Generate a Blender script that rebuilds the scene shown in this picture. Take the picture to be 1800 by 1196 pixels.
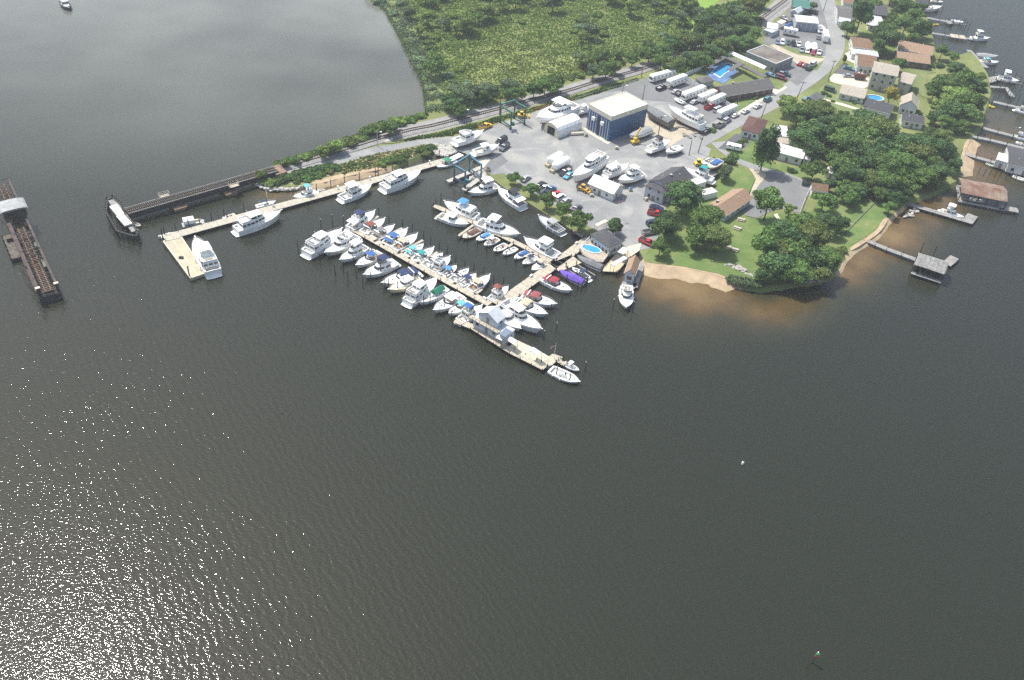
import bpy, math, random
import numpy as np
from mathutils import Vector, Matrix, noise as mnoise
from mathutils.geometry import tessellate_polygon
random.seed(7); RNG = np.random.default_rng(7)
for o in list(bpy.data.objects): bpy.data.objects.remove(o)
SC = bpy.context.scene; COL = SC.collection
# ---------------------------------------------------------------- camera
CAM_H, FPX, DEP, ROLL = 165.0, 1600.0, math.radians(40), math.radians(5)
FWD = Vector((0, math.cos(DEP), -math.sin(DEP)))
_r = Vector((1, 0, 0)); _u = _r.cross(FWD)
RGT = _r*math.cos(ROLL)+_u*math.sin(ROLL); UPV = -_r*math.sin(ROLL)+_u*math.cos(ROLL)
cd = bpy.data.cameras.new('camera'); camo = bpy.data.objects.new('camera', cd); COL.objects.link(camo)
cd.sensor_width = 36; cd.lens = FPX/1800*36; cd.clip_start = 1; cd.clip_end = 6000
camo.matrix_world = Matrix(((RGT.x, UPV.x, -FWD.x, 0), (RGT.y, UPV.y, -FWD.y, 0), (RGT.z, UPV.z, -FWD.z, CAM_H), (0, 0, 0, 1)))
SC.camera = camo
# ---------------------------------------------------------------- sky, sun, exposure
SUN_EL, SUN_AZ = math.radians(60.5), math.radians(-50.5)
w = bpy.data.worlds.new('World'); SC.world = w; w.use_nodes = True
nt = w.node_tree; bg = nt.nodes['Background']; sky = nt.nodes.new('ShaderNodeTexSky')
sky.sky_type = 'NISHITA'; sky.sun_disc = False; sky.sun_elevation = SUN_EL; sky.sun_rotation = SUN_AZ
sky.air_density = 1.4; sky.dust_density = 3.5; sky.ozone_density = 1.0; sky.altitude = 100
nt.links.new(sky.outputs[0], bg.inputs[0]); bg.inputs[1].default_value = 0.15
sl = bpy.data.lights.new('sun', 'SUN'); sl.energy = 4.4; sl.angle = math.radians(0.53); sl.color = (1, .97, .925)
so = bpy.data.objects.new('sun', sl); COL.objects.link(so)
SUND = Vector((math.cos(SUN_EL)*math.sin(SUN_AZ), math.cos(SUN_EL)*math.cos(SUN_AZ), math.sin(SUN_EL)))
so.rotation_euler = SUND.to_track_quat('Z', 'Y').to_euler()
SC.view_settings.view_transform = 'Standard'; SC.view_settings.look = 'None'
SC.view_settings.exposure = 0.32; SC.view_settings.gamma = 1
SC.cycles.use_denoising = False
# ---------------------------------------------------------------- from the survey photo to the ground
def P(px, py, z=0.0):
    v = FWD*FPX+RGT*(px-900)-UPV*(py-598); t = (z-CAM_H)/v.z
    return Vector((v.x*t, v.y*t, z))
ZL = 1.2; HAZE = 0.00023
# ---------------------------------------------------------------- materials
MATS = {}
def mat(name, col, rough=.6, metal=0, var=.0, scale=1.0, col2=None, bump=0, spec=.5, detail=4, rnd=0, trans=0):
    if name in MATS: return MATS[name]
    m = bpy.data.materials.new(name); MATS[name] = m; m.use_nodes = True; n = m.node_tree.nodes; l = m.node_tree.links
    b = n['Principled BSDF']; b.inputs['Base Color'].default_value = (*col, 1); b.inputs['Roughness'].default_value = rough
    b.inputs['Metallic'].default_value = metal; b.inputs['Specular IOR Level'].default_value = spec
    out = None
    if var or col2:
        tc = n.new('ShaderNodeTexCoord'); no = n.new('ShaderNodeTexNoise'); no.inputs['Scale'].default_value = scale; no.inputs['Detail'].default_value = detail
        l.new(tc.outputs['Object'], no.inputs['Vector'])
        mx = n.new('ShaderNodeMix'); mx.data_type = 'RGBA'
        c2 = col2 if col2 else tuple(c*(1-var) for c in col)
        c1 = col if col2 else tuple(min(1, c*(1+var)) for c in col)
        mx.inputs[6].default_value = (*c1, 1); mx.inputs[7].default_value = (*c2, 1)
        mr = n.new('ShaderNodeMapRange'); mr.inputs[1].default_value = .35; mr.inputs[2].default_value = .65
        l.new(no.outputs[0], mr.inputs[0]); l.new(mr.outputs[0], mx.inputs[0]); out = mx.outputs[2]
        if bump:
            bp = n.new('ShaderNodeBump'); bp.inputs['Strength'].default_value = bump; bp.inputs['Distance'].default_value = .1
            l.new(no.outputs[0], bp.inputs['Height']); l.new(bp.outputs[0], b.inputs['Normal'])
    if rnd:
        oi = n.new('ShaderNodeObjectInfo'); hs = n.new('ShaderNodeHueSaturation')
        m1 = n.new('ShaderNodeMapRange'); m1.inputs[3].default_value = 1-rnd; m1.inputs[4].default_value = 1+rnd
        m2 = n.new('ShaderNodeMapRange'); m2.inputs[3].default_value = .5-.03*rnd; m2.inputs[4].default_value = .5+.03*rnd
        l.new(oi.outputs['Random'], m1.inputs[0]); l.new(m1.outputs[0], hs.inputs['Value'])
        l.new(oi.outputs['Random'], m2.inputs[0]); l.new(m2.outputs[0], hs.inputs['Hue'])
        if out: l.new(out, hs.inputs['Color'])
        else: hs.inputs['Color'].default_value = (*col, 1)
        out = hs.outputs[0]
    if out: l.new(out, b.inputs['Base Color'])
    if trans:
        tr = n.new('ShaderNodeBsdfTranslucent'); ms = n.new('ShaderNodeMixShader'); ms.inputs[0].default_value = trans
        if out: l.new(out, tr.inputs[0])
        l.new(b.outputs[0], ms.inputs[1]); l.new(tr.outputs[0], ms.inputs[2]); l.new(ms.outputs[0], n['Material Output'].inputs[0])
    return m
def cm(c, rough=.5, pre='paint'):
    return mat('%s %.2f %.2f %.2f' % (pre, *c), c, rough, var=.06, scale=2)
gel = mat('white gelcoat', (.86, .86, .83), .28, var=.04, scale=.8)
deckm = mat('deck nonskid', (.80, .80, .76), .6, var=.06, scale=1.5)
floorm = mat('cockpit floor', (.50, .49, .45), .7, var=.15, scale=2)
teak = mat('teak planks', (.33, .2, .1), .7, var=.2, scale=4)
glass = mat('dark glass', (.02, .025, .03), .08, spec=.8)
chrome = mat('stainless steel', (.5, .5, .5), .3, metal=.7)
black = mat('black rubber', (.02, .02, .02), .6)
redbot = mat('red bottom paint', (.22, .04, .03), .7, var=.2); bluebot = mat('blue bottom paint', (.03, .07, .14), .7, var=.2)
blackbot = mat('black bottom paint', (.03, .035, .04), .7, var=.2); greybot = mat('grey bottom paint', (.22, .25, .24), .7, var=.2)
beige = mat('beige vinyl', (.62, .55, .42), .7, var=.08)
greyv = mat('grey vinyl seat', (.35, .36, .37), .7, var=.1)
wood_old = mat('weathered planks', (.36, .335, .28), .85, var=.22, scale=1.2, detail=8)
wood_new = mat('pale dock planks', (.42, .375, .29), .85, var=.18, scale=1.0, detail=8)
wood_gry = mat('silver grey planks', (.25, .245, .23), .9, var=.25, scale=1.2, detail=8)
pilem = mat('creosoted pile', (.045, .038, .03), .9, var=.3, scale=3)
polem = mat('brown utility pole', (.10, .08, .06), .9, var=.2, scale=3)
capm = mat('white pile cap', (.75, .75, .73), .5)
conc = mat('concrete', (.42, .40, .35), .85, var=.12, scale=.8, detail=8)
steel_g = mat('green steel', (.03, .13, .085), .5, var=.15, scale=1)
steel_b = mat('teal steel', (.06, .17, .23), .5, var=.2, scale=1)
rust = mat('rusty steel', (.062, .042, .036), .8, var=.4, scale=.7, detail=8)
dark_steel = mat('dark steel', (.035, .032, .032), .8, var=.3, scale=1)
roof_gry = mat('grey shingles', (.12, .115, .11), .9, var=.14, scale=1.5, detail=8)
roof_dk = mat('charcoal shingles', (.065, .065, .07), .9, var=.16, scale=1.5, detail=8)
roof_tan = mat('tan shingles', (.30, .20, .13), .9, var=.12, scale=1.2, detail=8)
roof_brn = mat('brown shingles', (.19, .115, .07), .9, var=.15, scale=1.2, detail=8)
roof_mrn = mat('maroon brown shingles', (.10, .05, .04), .9, var=.15, scale=1.2, detail=8)
roof_bge = mat('beige shingles', (.36, .32, .26), .9, var=.12, scale=1.2, detail=8)
roof_wht = mat('white metal roof', (.66, .65, .60), .5, var=.06, scale=.6)
roof_crm = mat('cream membrane roof', (.56, .51, .40), .7, var=.1, scale=.25, detail=8)
roof_org = mat('rusted roof sheets', (.17, .085, .06), .85, col2=(.25, .19, .14), scale=.35, detail=8)
roof_lgy = mat('light grey metal roof', (.50, .53, .55), .5, var=.08, scale=1)
sid_wht = mat('white siding', (.66, .67, .66), .6, var=.05, scale=2)
sid_gry = mat('pale grey siding', (.46, .49, .52), .6, var=.05, scale=2)
sid_bge = mat('beige siding', (.42, .40, .34), .6, var=.05, scale=2)
sid_blu = mat('pale blue siding', (.54, .60, .67), .6, var=.05, scale=2)
sid_navy = mat('navy blue metal cladding', (.035, .095, .21), .5, var=.1, scale=.6)
brick = mat('dark brick', (.16, .08, .06), .85, var=.25, scale=4)
rock = mat('riprap stone', (.45, .43, .38), .9, var=.3, scale=1.5, rnd=.2)
tyre = mat('tyre rubber', (.02, .02, .02), .8)
poolw = mat('pool water', (.05, .30, .55), .1, var=.1, scale=1.5)
poolw2 = mat('blue pool liner', (.05, .22, .50), .2, var=.15, scale=1)
sand = mat('beach sand', (.44, .34, .21), .95, col2=(.33, .25, .16), scale=.35, detail=8)
leaf_cols = {'mid': ((0.096, 0.170, 0.048), (0.166, 0.268, 0.069)), 'dark': ((0.068, 0.131, 0.049), (0.125, 0.211, 0.068)),
             'light': ((0.174, 0.268, 0.069), (0.278, 0.365, 0.103)), 'olive': ((.13, .19, .055), (.19, .24, .075)), 'gold': ((0.383, 0.324, 0.069), (0.260, 0.259, 0.069)),
             'reed': ((.20, .29, .15), (.25, .33, .17)), 'straw': ((.17, .25, .07), (.22, .285, .095)),
             'blue': ((0.104, 0.162, 0.078), (0.174, 0.235, 0.113))}
def leafm(k):
    a, b = leaf_cols[k]; return mat('leaves '+k, a, .75, col2=b, scale=.35*3, detail=3, rnd=.18, spec=.2, trans=.22)
barkm = mat('bark', (.10, .08, .06), .9, var=.3, scale=3)
# ---------------------------------------------------------------- mesh builder
class MB:
    def __init__(s): s.v = []; s.f = []; s.m = []
    def poly(s, pts, m=0):
        n = len(s.v); s.v += [tuple(p) for p in pts]; s.f.append(tuple(range(n, n+len(pts)))); s.m.append(m)
    def box(s, x0, x1, y0, y1, z0, z1, m=0, M=None):
        n = len(s.v); c = [(x, y, z) for z in (z0, z1) for y in (y0, y1) for x in (x0, x1)]
        if M: c = [tuple(M @ Vector(p)) for p in c]
        s.v += c
        for q in ((0, 2, 3, 1), (4, 5, 7, 6), (0, 1, 5, 4), (2, 6, 7, 3), (0, 4, 6, 2), (1, 3, 7, 5)): s.f.append(tuple(n+i for i in q)); s.m.append(m)
    def loft(s, rings, m=0, closed=True, cap0=True, cap1=True):
        n = len(s.v); k = len(rings[0])
        for r in rings: s.v += [tuple(p) for p in r]
        for i in range(len(rings)-1):
            for j in range(k if closed else k-1):
                a = n+i*k+j; b = n+i*k+(j+1) % k; s.f.append((a, b, b+k, a+k)); s.m.append(m)
        if cap0: s.f.append(tuple(n+j for j in range(k-1, -1, -1))); s.m.append(m)
        if cap1: s.f.append(tuple(n+(len(rings)-1)*k+j for j in range(k))); s.m.append(m)
    def tube(s, p, q, r, r2=None, n=6, m=0):
        p = Vector(p); q = Vector(q); d = (q-p).normalized(); a = d.orthogonal().normalized(); b = d.cross(a); r2 = r if r2 is None else r2
        s.loft([[c+(a*math.cos(2*math.pi*i/n)+b*math.sin(2*math.pi*i/n))*rr for i in range(n)] for c, rr in ((p, r), (q, r2))], m)
    def path(s, pts, r, n=5, m=0):
        for a, b in zip(pts[:-1], pts[1:]): s.tube(a, b, r, n=n, m=m)
    def beam(s, p, q, w, h, m=0):
        p = Vector(p); q = Vector(q); d = (q-p).normalized(); a = Vector((0, 0, 1)).cross(d)
        a = (a if a.length > .01 else Vector((1, 0, 0))).normalized(); b = d.cross(a)
        s.loft([[c+a*x*w/2+b*y*h/2 for x, y in ((-1, -1), (1, -1), (1, 1), (-1, 1))] for c in (p, q)], m)
    def prism(s, pts, z0, z1, m=0):
        s.loft([[(p[0], p[1], z) for p in pts] for z in (z0, z1)], m)
    def build(s, name, mats, parent=None, smooth=False):
        me = bpy.data.meshes.new(name); me.from_pydata(s.v, [], s.f)
        if not isinstance(mats, (list, tuple)): mats = [mats]
        for m in mats: me.materials.append(m)
        if len(mats) > 1: me.polygons.foreach_set('material_index', s.m)
        if smooth: me.shade_smooth() if hasattr(me, 'shade_smooth') else None
        me.update(); o = bpy.data.objects.new(name, me); COL.objects.link(o)
        if parent: o.parent = parent
        return o
def tag(o, label=None, cat=None, group=None, kind=None):
    if label: o['label'] = label
    if cat: o['category'] = cat
    if group: o['group'] = group
    if kind: o['kind'] = kind
    return o
def thing(name, label, cat, loc, rz=0, group=None):
    o = bpy.data.objects.new(name, None); COL.objects.link(o); o.location = loc; o.rotation_euler = (0, 0, rz); o.empty_display_size = .5
    return tag(o, label, cat, group)
def dup(root, loc, rz=0, label=None, scale=None, group=None):
    r = root.copy(); COL.objects.link(r); r.location = loc; r.rotation_euler = (0, 0, rz)
    if label: r['label'] = label
    if group: r['group'] = group
    if scale: r.scale = scale
    for ch in list(root.children):
        c = ch.copy(); COL.objects.link(c); c.parent = r
        for g in list(ch.children): d = g.copy(); COL.objects.link(d); d.parent = c
    return r
def sheet(name, pts, z, m, kind='structure', label=None, cat=None):
    vs = [Vector((p[0], p[1], z)) for p in pts]; me = bpy.data.meshes.new(name)
    me.from_pydata(vs, [], [tuple(t) for t in tessellate_polygon([vs])]); me.materials.append(m); me.update()
    for f in me.polygons:
        if f.normal.z < 0: me.flip_normals(); break
    o = bpy.data.objects.new(name, me); COL.objects.link(o)
    if kind: o['kind'] = kind
    return tag(o, label, cat)
def pxs(pts, z=ZL): return [P(x, y, z) for x, y in pts]
def ribbon(pts, widths):
    L = []; R = []
    for i, p in enumerate(pts):
        a = pts[max(0, i-1)]; b = pts[min(len(pts)-1, i+1)]; d = (b-a); d.z = 0; d.normalize(); n = Vector((-d.y, d.x, 0)); wv = widths[i] if isinstance(widths, (list, tuple)) else widths
        L.append(p+n*wv/2); R.append(p-n*wv/2)
    return L, R
def smooth_line(pts, k=6):
    out = []
    for i in range(len(pts)-1):
        p0 = pts[max(0, i-1)]; p1 = pts[i]; p2 = pts[i+1]; p3 = pts[min(len(pts)-1, i+2)]
        for j in range(k):
            t = j/k; out.append(.5*((2*p1)+(p2-p0)*t+(2*p0-5*p1+4*p2-p3)*t*t+(3*p1-p0-3*p2+p3)*t**3))
    out.append(pts[-1]); return out
# ================================================================ SETTING
# ---- water: one sheet; the shallows show the sandy bottom as their own colour (vertex attribute)
xs = np.unique(np.concatenate([np.array([-3000, -1500, -800, -500]), np.arange(-320, 420, 3.0), np.array([420, 600, 900, 1500, 3000])]))
ys = np.unique(np.concatenate([np.array([-600, -200, 0]), np.arange(40, 560, 3.0), np.array([560, 700, 1000, 2000, 3500])]))
X, Y = np.meshgrid(xs, ys); nx, ny = len(xs), len(ys)
wv = np.stack([X.ravel(), Y.ravel(), np.zeros(X.size)], 1)
idx = np.arange(X.size).reshape(ny, nx)
wf = np.stack([idx[:-1, :-1].ravel(), idx[:-1, 1:].ravel(), idx[1:, 1:].ravel(), idx[1:, :-1].ravel()], 1)
me = bpy.data.meshes.new('water'); me.from_pydata(wv.tolist(), [], wf.tolist())
at = me.attributes.new('shallow', 'FLOAT', 'POINT')
SH = [(1150, 492, 9, 1), (1180, 500, 11, 1), (1215, 508, 12, 1), (1250, 515, 10, .8), (1290, 530, 10, .6), (1330, 548, 8, .6), (1370, 550, 7, .6), (1400, 538, 7, .6), (1430, 520, 7, .4),
      (1480, 478, 9, .8), (1510, 455, 9, .8), (1540, 435, 9, .8), (1565, 415, 10, 1), (1590, 398, 9, .8), (1620, 385, 8, .6), (1560, 440, 12, .35), (1600, 425, 10, .2),
      (560, 332, 5, .8), (600, 326, 6, 1), (640, 314, 6, .9), (480, 342, 6, .6), (520, 342, 6, .6), (1700, 285, 12, .8), (1720, 305, 14, .6), (1730, 270, 12, .6), (1745, 230, 18, .5), (1765, 205, 14, .35), (1650, 355, 10, .7), (1200, 530, 14, .35),
      (720, 190, 18, .25), (745, 170, 10, .3)]
sv = np.zeros(len(wv))
for (a, b, r, s_) in SH:
    c = P(a, b); d2 = (wv[:, 0]-c.x)**2+(wv[:, 1]-c.y)**2; sv = np.maximum(sv, s_*np.exp(-d2/(r*1.15)**2))
at.data.foreach_set('value', sv.astype(np.float32))
wm = bpy.data.materials.new('river water'); wm.use_nodes = True; n = wm.node_tree.nodes; l = wm.node_tree.links; b = n['Principled BSDF']
a_ = n.new('ShaderNodeAttribute'); a_.attribute_name = 'shallow'
tc = n.new('ShaderNodeTexCoord')
nz = n.new('ShaderNodeTexNoise'); nz.inputs['Scale'].default_value = .12; nz.inputs['Detail'].default_value = 5; l.new(tc.outputs['Object'], nz.inputs['Vector'])
mu = n.new('ShaderNodeMath'); mu.operation = 'MULTIPLY_ADD'; l.new(nz.outputs[0], mu.inputs[0]); mu.inputs[1].default_value = .9; mu.inputs[2].default_value = -.45
ad = n.new('ShaderNodeMath'); ad.operation = 'MULTIPLY_ADD'; l.new(a_.outputs['Fac'], ad.inputs[0]); ad.inputs[1].default_value = 1.0
m0 = n.new('ShaderNodeMath'); m0.operation = 'MULTIPLY'; l.new(mu.outputs[0], m0.inputs[0]); l.new(a_.outputs['Fac'], m0.inputs[1]); l.new(m0.outputs[0], ad.inputs[2])
cr = n.new('ShaderNodeValToRGB'); e = cr.color_ramp.elements; e[0].position = 0; e[0].color = (.020, .0225, .0145, 1); e[1].position = 1; e[1].color = (.17, .115, .048, 1)
x_ = e.new(.3); x_.color = (.042, .038, .020, 1); x_ = e.new(.65); x_.color = (.10, .065, .025, 1)
l.new(ad.outputs[0], cr.inputs[0])
# the cove behind the causeway blends to a paler grey in broad drifts
nb = n.new('ShaderNodeTexNoise'); nb.inputs['Scale'].default_value = .012; nb.inputs['Detail'].default_value = 3; l.new(tc.outputs['Object'], nb.inputs['Vector'])
sp = n.new('ShaderNodeSeparateXYZ'); l.new(tc.outputs['Object'], sp.inputs[0])
my = n.new('ShaderNodeMapRange'); my.inputs[1].default_value = 250; my.inputs[2].default_value = 420; l.new(sp.outputs[1], my.inputs[0])
mxx = n.new('ShaderNodeMapRange'); mxx.inputs[1].default_value = 60; mxx.inputs[2].default_value = -20; l.new(sp.outputs[0], mxx.inputs[0])
mm = n.new('ShaderNodeMath'); mm.operation = 'MULTIPLY'; l.new(my.outputs[0], mm.inputs[0]); l.new(mxx.outputs[0], mm.inputs[1])
mn = n.new('ShaderNodeMath'); mn.operation = 'MULTIPLY'; l.new(mm.outputs[0], mn.inputs[0]); nb2 = n.new('ShaderNodeMapRange'); nb2.inputs[1].default_value = .3; nb2.inputs[2].default_value = .7; nb2.inputs[3].default_value = .35; nb2.inputs[4].default_value = 1; l.new(nb.outputs[0], nb2.inputs[0]); l.new(nb2.outputs[0], mn.inputs[1])
mx = n.new('ShaderNodeMix'); mx.data_type = 'RGBA'; l.new(mn.outputs[0], mx.inputs[0]); l.new(cr.outputs[0], mx.inputs[6]); mx.inputs[7].default_value = (.20, .205, .175, 1)
l.new(mx.outputs[2], b.inputs['Base Color'])
b.inputs['Roughness'].default_value = .05; b.inputs['IOR'].default_value = 1.33; b.inputs['Specular IOR Level'].default_value = .5
n1 = n.new('ShaderNodeTexNoise'); n1.inputs['Scale'].default_value = 1.2; n1.inputs['Detail'].default_value = 1.8; n1.inputs['Roughness'].default_value = .5
mp = n.new('ShaderNodeMapping'); mp.inputs['Rotation'].default_value = (0, 0, .5); mp.inputs['Scale'].default_value = (1, 1.7, 1)
l.new(tc.outputs['Object'], mp.inputs[0]); l.new(mp.outputs[0], n1.inputs['Vector'])
wvn = n.new('ShaderNodeTexWave'); wvn.inputs['Scale'].default_value = .16; wvn.inputs['Distortion'].default_value = 7; wvn.inputs['Detail'].default_value = 2; wvn.inputs['Detail Scale'].default_value = 1.2
mp2 = n.new('ShaderNodeMapping'); mp2.inputs['Rotation'].default_value = (0, 0, -.65); l.new(tc.outputs['Object'], mp2.inputs[0]); l.new(mp2.outputs[0], wvn.inputs['Vector'])
# gusts: broad patches where the ripples are steeper
ng = n.new('ShaderNodeTexNoise'); ng.inputs['Scale'].default_value = .018; ng.inputs['Detail'].default_value = 3; mp3 = n.new('ShaderNodeMapping'); mp3.inputs['Rotation'].default_value = (0, 0, .6); mp3.inputs['Scale'].default_value = (.5, 2.2, 1); l.new(tc.outputs['Object'], mp3.inputs[0]); l.new(mp3.outputs[0], ng.inputs['Vector'])
mg = n.new('ShaderNodeMapRange'); mg.inputs[1].default_value = .35; mg.inputs[2].default_value = .65; mg.inputs[3].default_value = .78; mg.inputs[4].default_value = 1.12; l.new(ng.outputs[0], mg.inputs[0])
hs = n.new('ShaderNodeMath'); hs.operation = 'MULTIPLY_ADD'; l.new(wvn.outputs['Fac'], hs.inputs[0]); hs.inputs[1].default_value = .2; l.new(n1.outputs[0], hs.inputs[2])
bp = n.new('ShaderNodeBump'); bp.inputs['Distance'].default_value = .10; cs_ = n.new('ShaderNodeMath'); cs_.operation = 'MULTIPLY_ADD'; l.new(mm.outputs[0], cs_.inputs[0]); cs_.inputs[1].default_value = -.7; cs_.inputs[2].default_value = 1; cq = n.new('ShaderNodeMath'); cq.operation = 'MULTIPLY'; l.new(cs_.outputs[0], cq.inputs[0]); l.new(mg.outputs[0], cq.inputs[1]); l.new(cq.outputs[0], bp.inputs['Strength']); l.new(hs.outputs[0], bp.inputs['Height']); l.new(bp.outputs[0], b.inputs['Normal'])
me.materials.append(wm); wo = bpy.data.objects.new('water', me); COL.objects.link(wo); wo['kind'] = 'structure'
# ---- land
def gmat(name, stops, scale, detail=8, bump=.3, scale2=None, cmix=None):
    m = bpy.data.materials.new(name); m.use_nodes = True; n = m.node_tree.nodes; l = m.node_tree.links; b = n['Principled BSDF']
    b.inputs['Roughness'].default_value = .95; b.inputs['Specular IOR Level'].default_value = .2
    tc = n.new('ShaderNodeTexCoord'); no = n.new('ShaderNodeTexNoise'); no.inputs['Scale'].default_value = scale; no.inputs['Detail'].default_value = detail; no.inputs['Roughness'].default_value = .62
    l.new(tc.outputs['Object'], no.inputs['Vector']); cr = n.new('ShaderNodeValToRGB'); e = cr.color_ramp.elements
    e[0].position, e[0].color = stops[0][0], (*stops[0][1], 1); e[1].position, e[1].color = stops[-1][0], (*stops[-1][1], 1)
    for p_, c_ in stops[1:-1]: x = e.new(p_); x.color = (*c_, 1)
    l.new(no.outputs[0], cr.inputs[0]); out = cr.outputs[0]
    n3 = n.new('ShaderNodeTexNoise'); n3.inputs['Scale'].default_value = 2.5; n3.inputs['Detail'].default_value = 4; l.new(tc.outputs['Object'], n3.inputs['Vector'])
    m3 = n.new('ShaderNodeMapRange'); m3.inputs[1].default_value = .3; m3.inputs[2].default_value = .7; m3.inputs[3].default_value = .86; m3.inputs[4].default_value = 1.14; l.new(n3.outputs[0], m3.inputs[0])
    if scale2:
        n2 = n.new('ShaderNodeTexNoise'); n2.inputs['Scale'].default_value = scale2; n2.inputs['Detail'].default_value = 6; n2.inputs['Distortion'].default_value = 1.2; l.new(tc.outputs['Object'], n2.inputs['Vector'])
        mr = n.new('ShaderNodeMapRange'); mr.inputs[1].default_value = cmix[1]; mr.inputs[2].default_value = cmix[2]; mr.inputs[4].default_value = cmix[3]; l.new(n2.outputs[0], mr.inputs[0])
        mx = n.new('ShaderNodeMix'); mx.data_type = 'RGBA'; l.new(mr.outputs[0], mx.inputs[0]); l.new(out, mx.inputs[6]); mx.inputs[7].default_value = (*cmix[0], 1); out = mx.outputs[2]
    hv = n.new('ShaderNodeHueSaturation'); l.new(out, hv.inputs['Color']); l.new(m3.outputs[0], hv.inputs['Value']); l.new(hv.outputs[0], b.inputs['Base Color'])
    if bump:
        bp = n.new('ShaderNodeBump'); bp.inputs['Strength'].default_value = bump; bp.inputs['Distance'].default_value = .2; l.new(n3.outputs[0], bp.inputs['Height']); l.new(bp.outputs[0], b.inputs['Normal'])
    return m
g_land = gmat('rough grass ground', [(.3, (.11, .14, .05)), (.5, (.17, .20, .07)), (.7, (.24, .26, .10))], .05, bump=.6, scale2=.2, cmix=((.16, .14, .07), .5, .7, .5))
g_lawn = gmat('mown lawn', [(.3, (.095, .15, .045)), (.5, (.125, .185, .055)), (.68, (.20, .22, .085))], .12, bump=.3)
g_lawn2 = gmat('dry lawn', [(.3, (.13, .17, .06)), (.55, (.17, .20, .08)), (.75, (.24, .23, .12))], .12, bump=.3)
g_meadow = gmat('bright meadow', [(.3, (.14, .24, .04)), (.7, (.22, .34, .06))], .06, bump=.4)
g_yard = gmat('dusty gravel yard', [(.32, (.205, .21, .205)), (.5, (.235, .24, .235)), (.68, (.28, .28, .265))], .06, bump=.2, scale2=.07, cmix=((.42, .41, .37), .48, .70, .6))
g_asph = gmat('asphalt lot', [(.3, (.15, .155, .155)), (.7, (.215, .215, .21))], .08, bump=.15, scale2=.1, cmix=((.30, .29, .26), .6, .75, .4))
g_asph2 = gmat('new asphalt', [(.3, (.085, .09, .095)), (.7, (.12, .125, .125))], .1, bump=.15)
g_road = gmat('worn road asphalt', [(.3, (.235, .24, .235)), (.7, (.30, .30, .285))], .08, bump=.15, scale2=.06, cmix=((.36, .35, .31), .58, .72, .5))
g_ball = gmat('rail ballast', [(.3, (.22, .215, .205)), (.7, (.32, .31, .29))], .5, bump=.5)
g_conc = gmat('pale concrete', [(.3, (.50, .46, .37)), (.7, (.58, .54, .44))], .3, bump=.1)  # pale warm concrete tone for aprons, paths, driveways and sidewalks
g_dirt = gmat('bare sandy dirt', [(.3, (.36, .31, .22)), (.55, (.46, .41, .31)), (.7, (.30, .28, .22))], .15, bump=.4)
g_weed = gmat('dry brown weeds', [(.3, (.12, .12, .05)), (.5, (.24, .20, .10)), (.7, (.31, .27, .16))], .25, bump=.7)
LAND = [(482, 298), (500, 283), (545, 270), (590, 256), (640, 238), (700, 217), (742, 204), (752, 196), (751, 165), (742, 130), (722, 92), (702, 52), (682, 18), (655, -6), (600, -50), (520, -120), (520, -260), (1760, -260), (1660, -80),
        (1607, 0), (1620, 20), (1630, 32), (1638, 60), (1641, 75), (1645, 90), (1690, 96), (1706, 90), (1722, 108), (1736, 130), (1742, 160), (1734, 190), (1728, 220), (1712, 236), (1700, 248), (1694, 266), (1690, 290), (1690, 312), (1668, 325),
        (1640, 338), (1600, 352), (1582, 368), (1563, 384), (1552, 398), (1540, 412), (1518, 426), (1496, 440), (1480, 458), (1474, 474), (1440, 492), (1380, 500), (1340, 506), (1305, 502), (1288, 496), (1276, 490), (1262, 485), (1250, 482), (1235, 479), (1220, 475.5), (1205, 473), (1190, 471), (1175, 469.5), (1160, 468), (1145, 467), (1134, 466),
        (1131, 455), (1124, 441), (1099, 436), (1092, 428), (1060, 410), (1036, 417), (1003, 403), (948, 369), (928, 356), (893, 334), (875, 322), (862, 310), (850, 297), (843, 285), (818, 270), (800, 264), (786, 272), (768, 268), (760, 262), (742, 272), (724, 279), (708, 285), (688, 294), (668, 298),
        (640, 304), (600, 313), (566, 322), (540, 324), (510, 328), (480, 328), (458, 320), (462, 308)]
_L = []; _b0, _b1 = LAND.index((1131, 455)), LAND.index((800, 264)); _rs = random.Random(5)
for i, p in enumerate(LAND):   # a ragged natural shore between the surveyed corners
    _L.append(p); q = LAND[(i+1) % len(LAND)]; dd = math.hypot(q[0]-p[0], q[1]-p[1])
    if _b0 <= i < _b1 or min(p[1], q[1]) < -20 or (1130 <= min(p[0], q[0]) <= 1290 and p[1] > 460): continue
    k = int(dd/7)
    for j in range(1, k): t = j/k; _L.append((p[0]+(q[0]-p[0])*t+_rs.uniform(-1, 1), p[1]+(q[1]-p[1])*t+_rs.uniform(-1.3, 1.3)))
LAND = _L
lp = pxs(LAND); nL = len(lp)
mb = MB(); me = bpy.data.meshes.new('ground')
# beach stretches slope out; the rest drops off steeply
ctr = []
area = sum(lp[i].x*lp[(i+1) % nL].y-lp[(i+1) % nL].x*lp[i].y for i in range(nL)); sgn = 1 if area > 0 else -1
BULK = set(range(LAND.index((1131, 455)), LAND.index((800, 264))+1))
vs = [Vector(p) for p in lp]; outer = []
for i in range(nL):
    d = lp[(i+1) % nL]-lp[i-1]; d.z = 0; d.normalize(); nrm = Vector((d.y, -d.x, 0))*sgn
    px_, py_ = LAND[i]; off = .25 if i in BULK else 2.2
    if 1133 <= px_ <= 1292 and 460 < py_ < 505: off = 6.2+.7*math.sin(px_*.11)+.4*math.sin(px_*.29)
    if 1474 <= px_ <= 1565 and 380 < py_ < 470: off = 3.0
    if 540 <= px_ <= 668 and 290 < py_ < 325: off = 3
    if 1690 <= px_ <= 1712 and 240 < py_ < 320: off = 6
    outer.append(lp[i]+nrm*off+Vector((0, 0, -1.2-(.35 if off > 3 else 1.2))))
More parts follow.
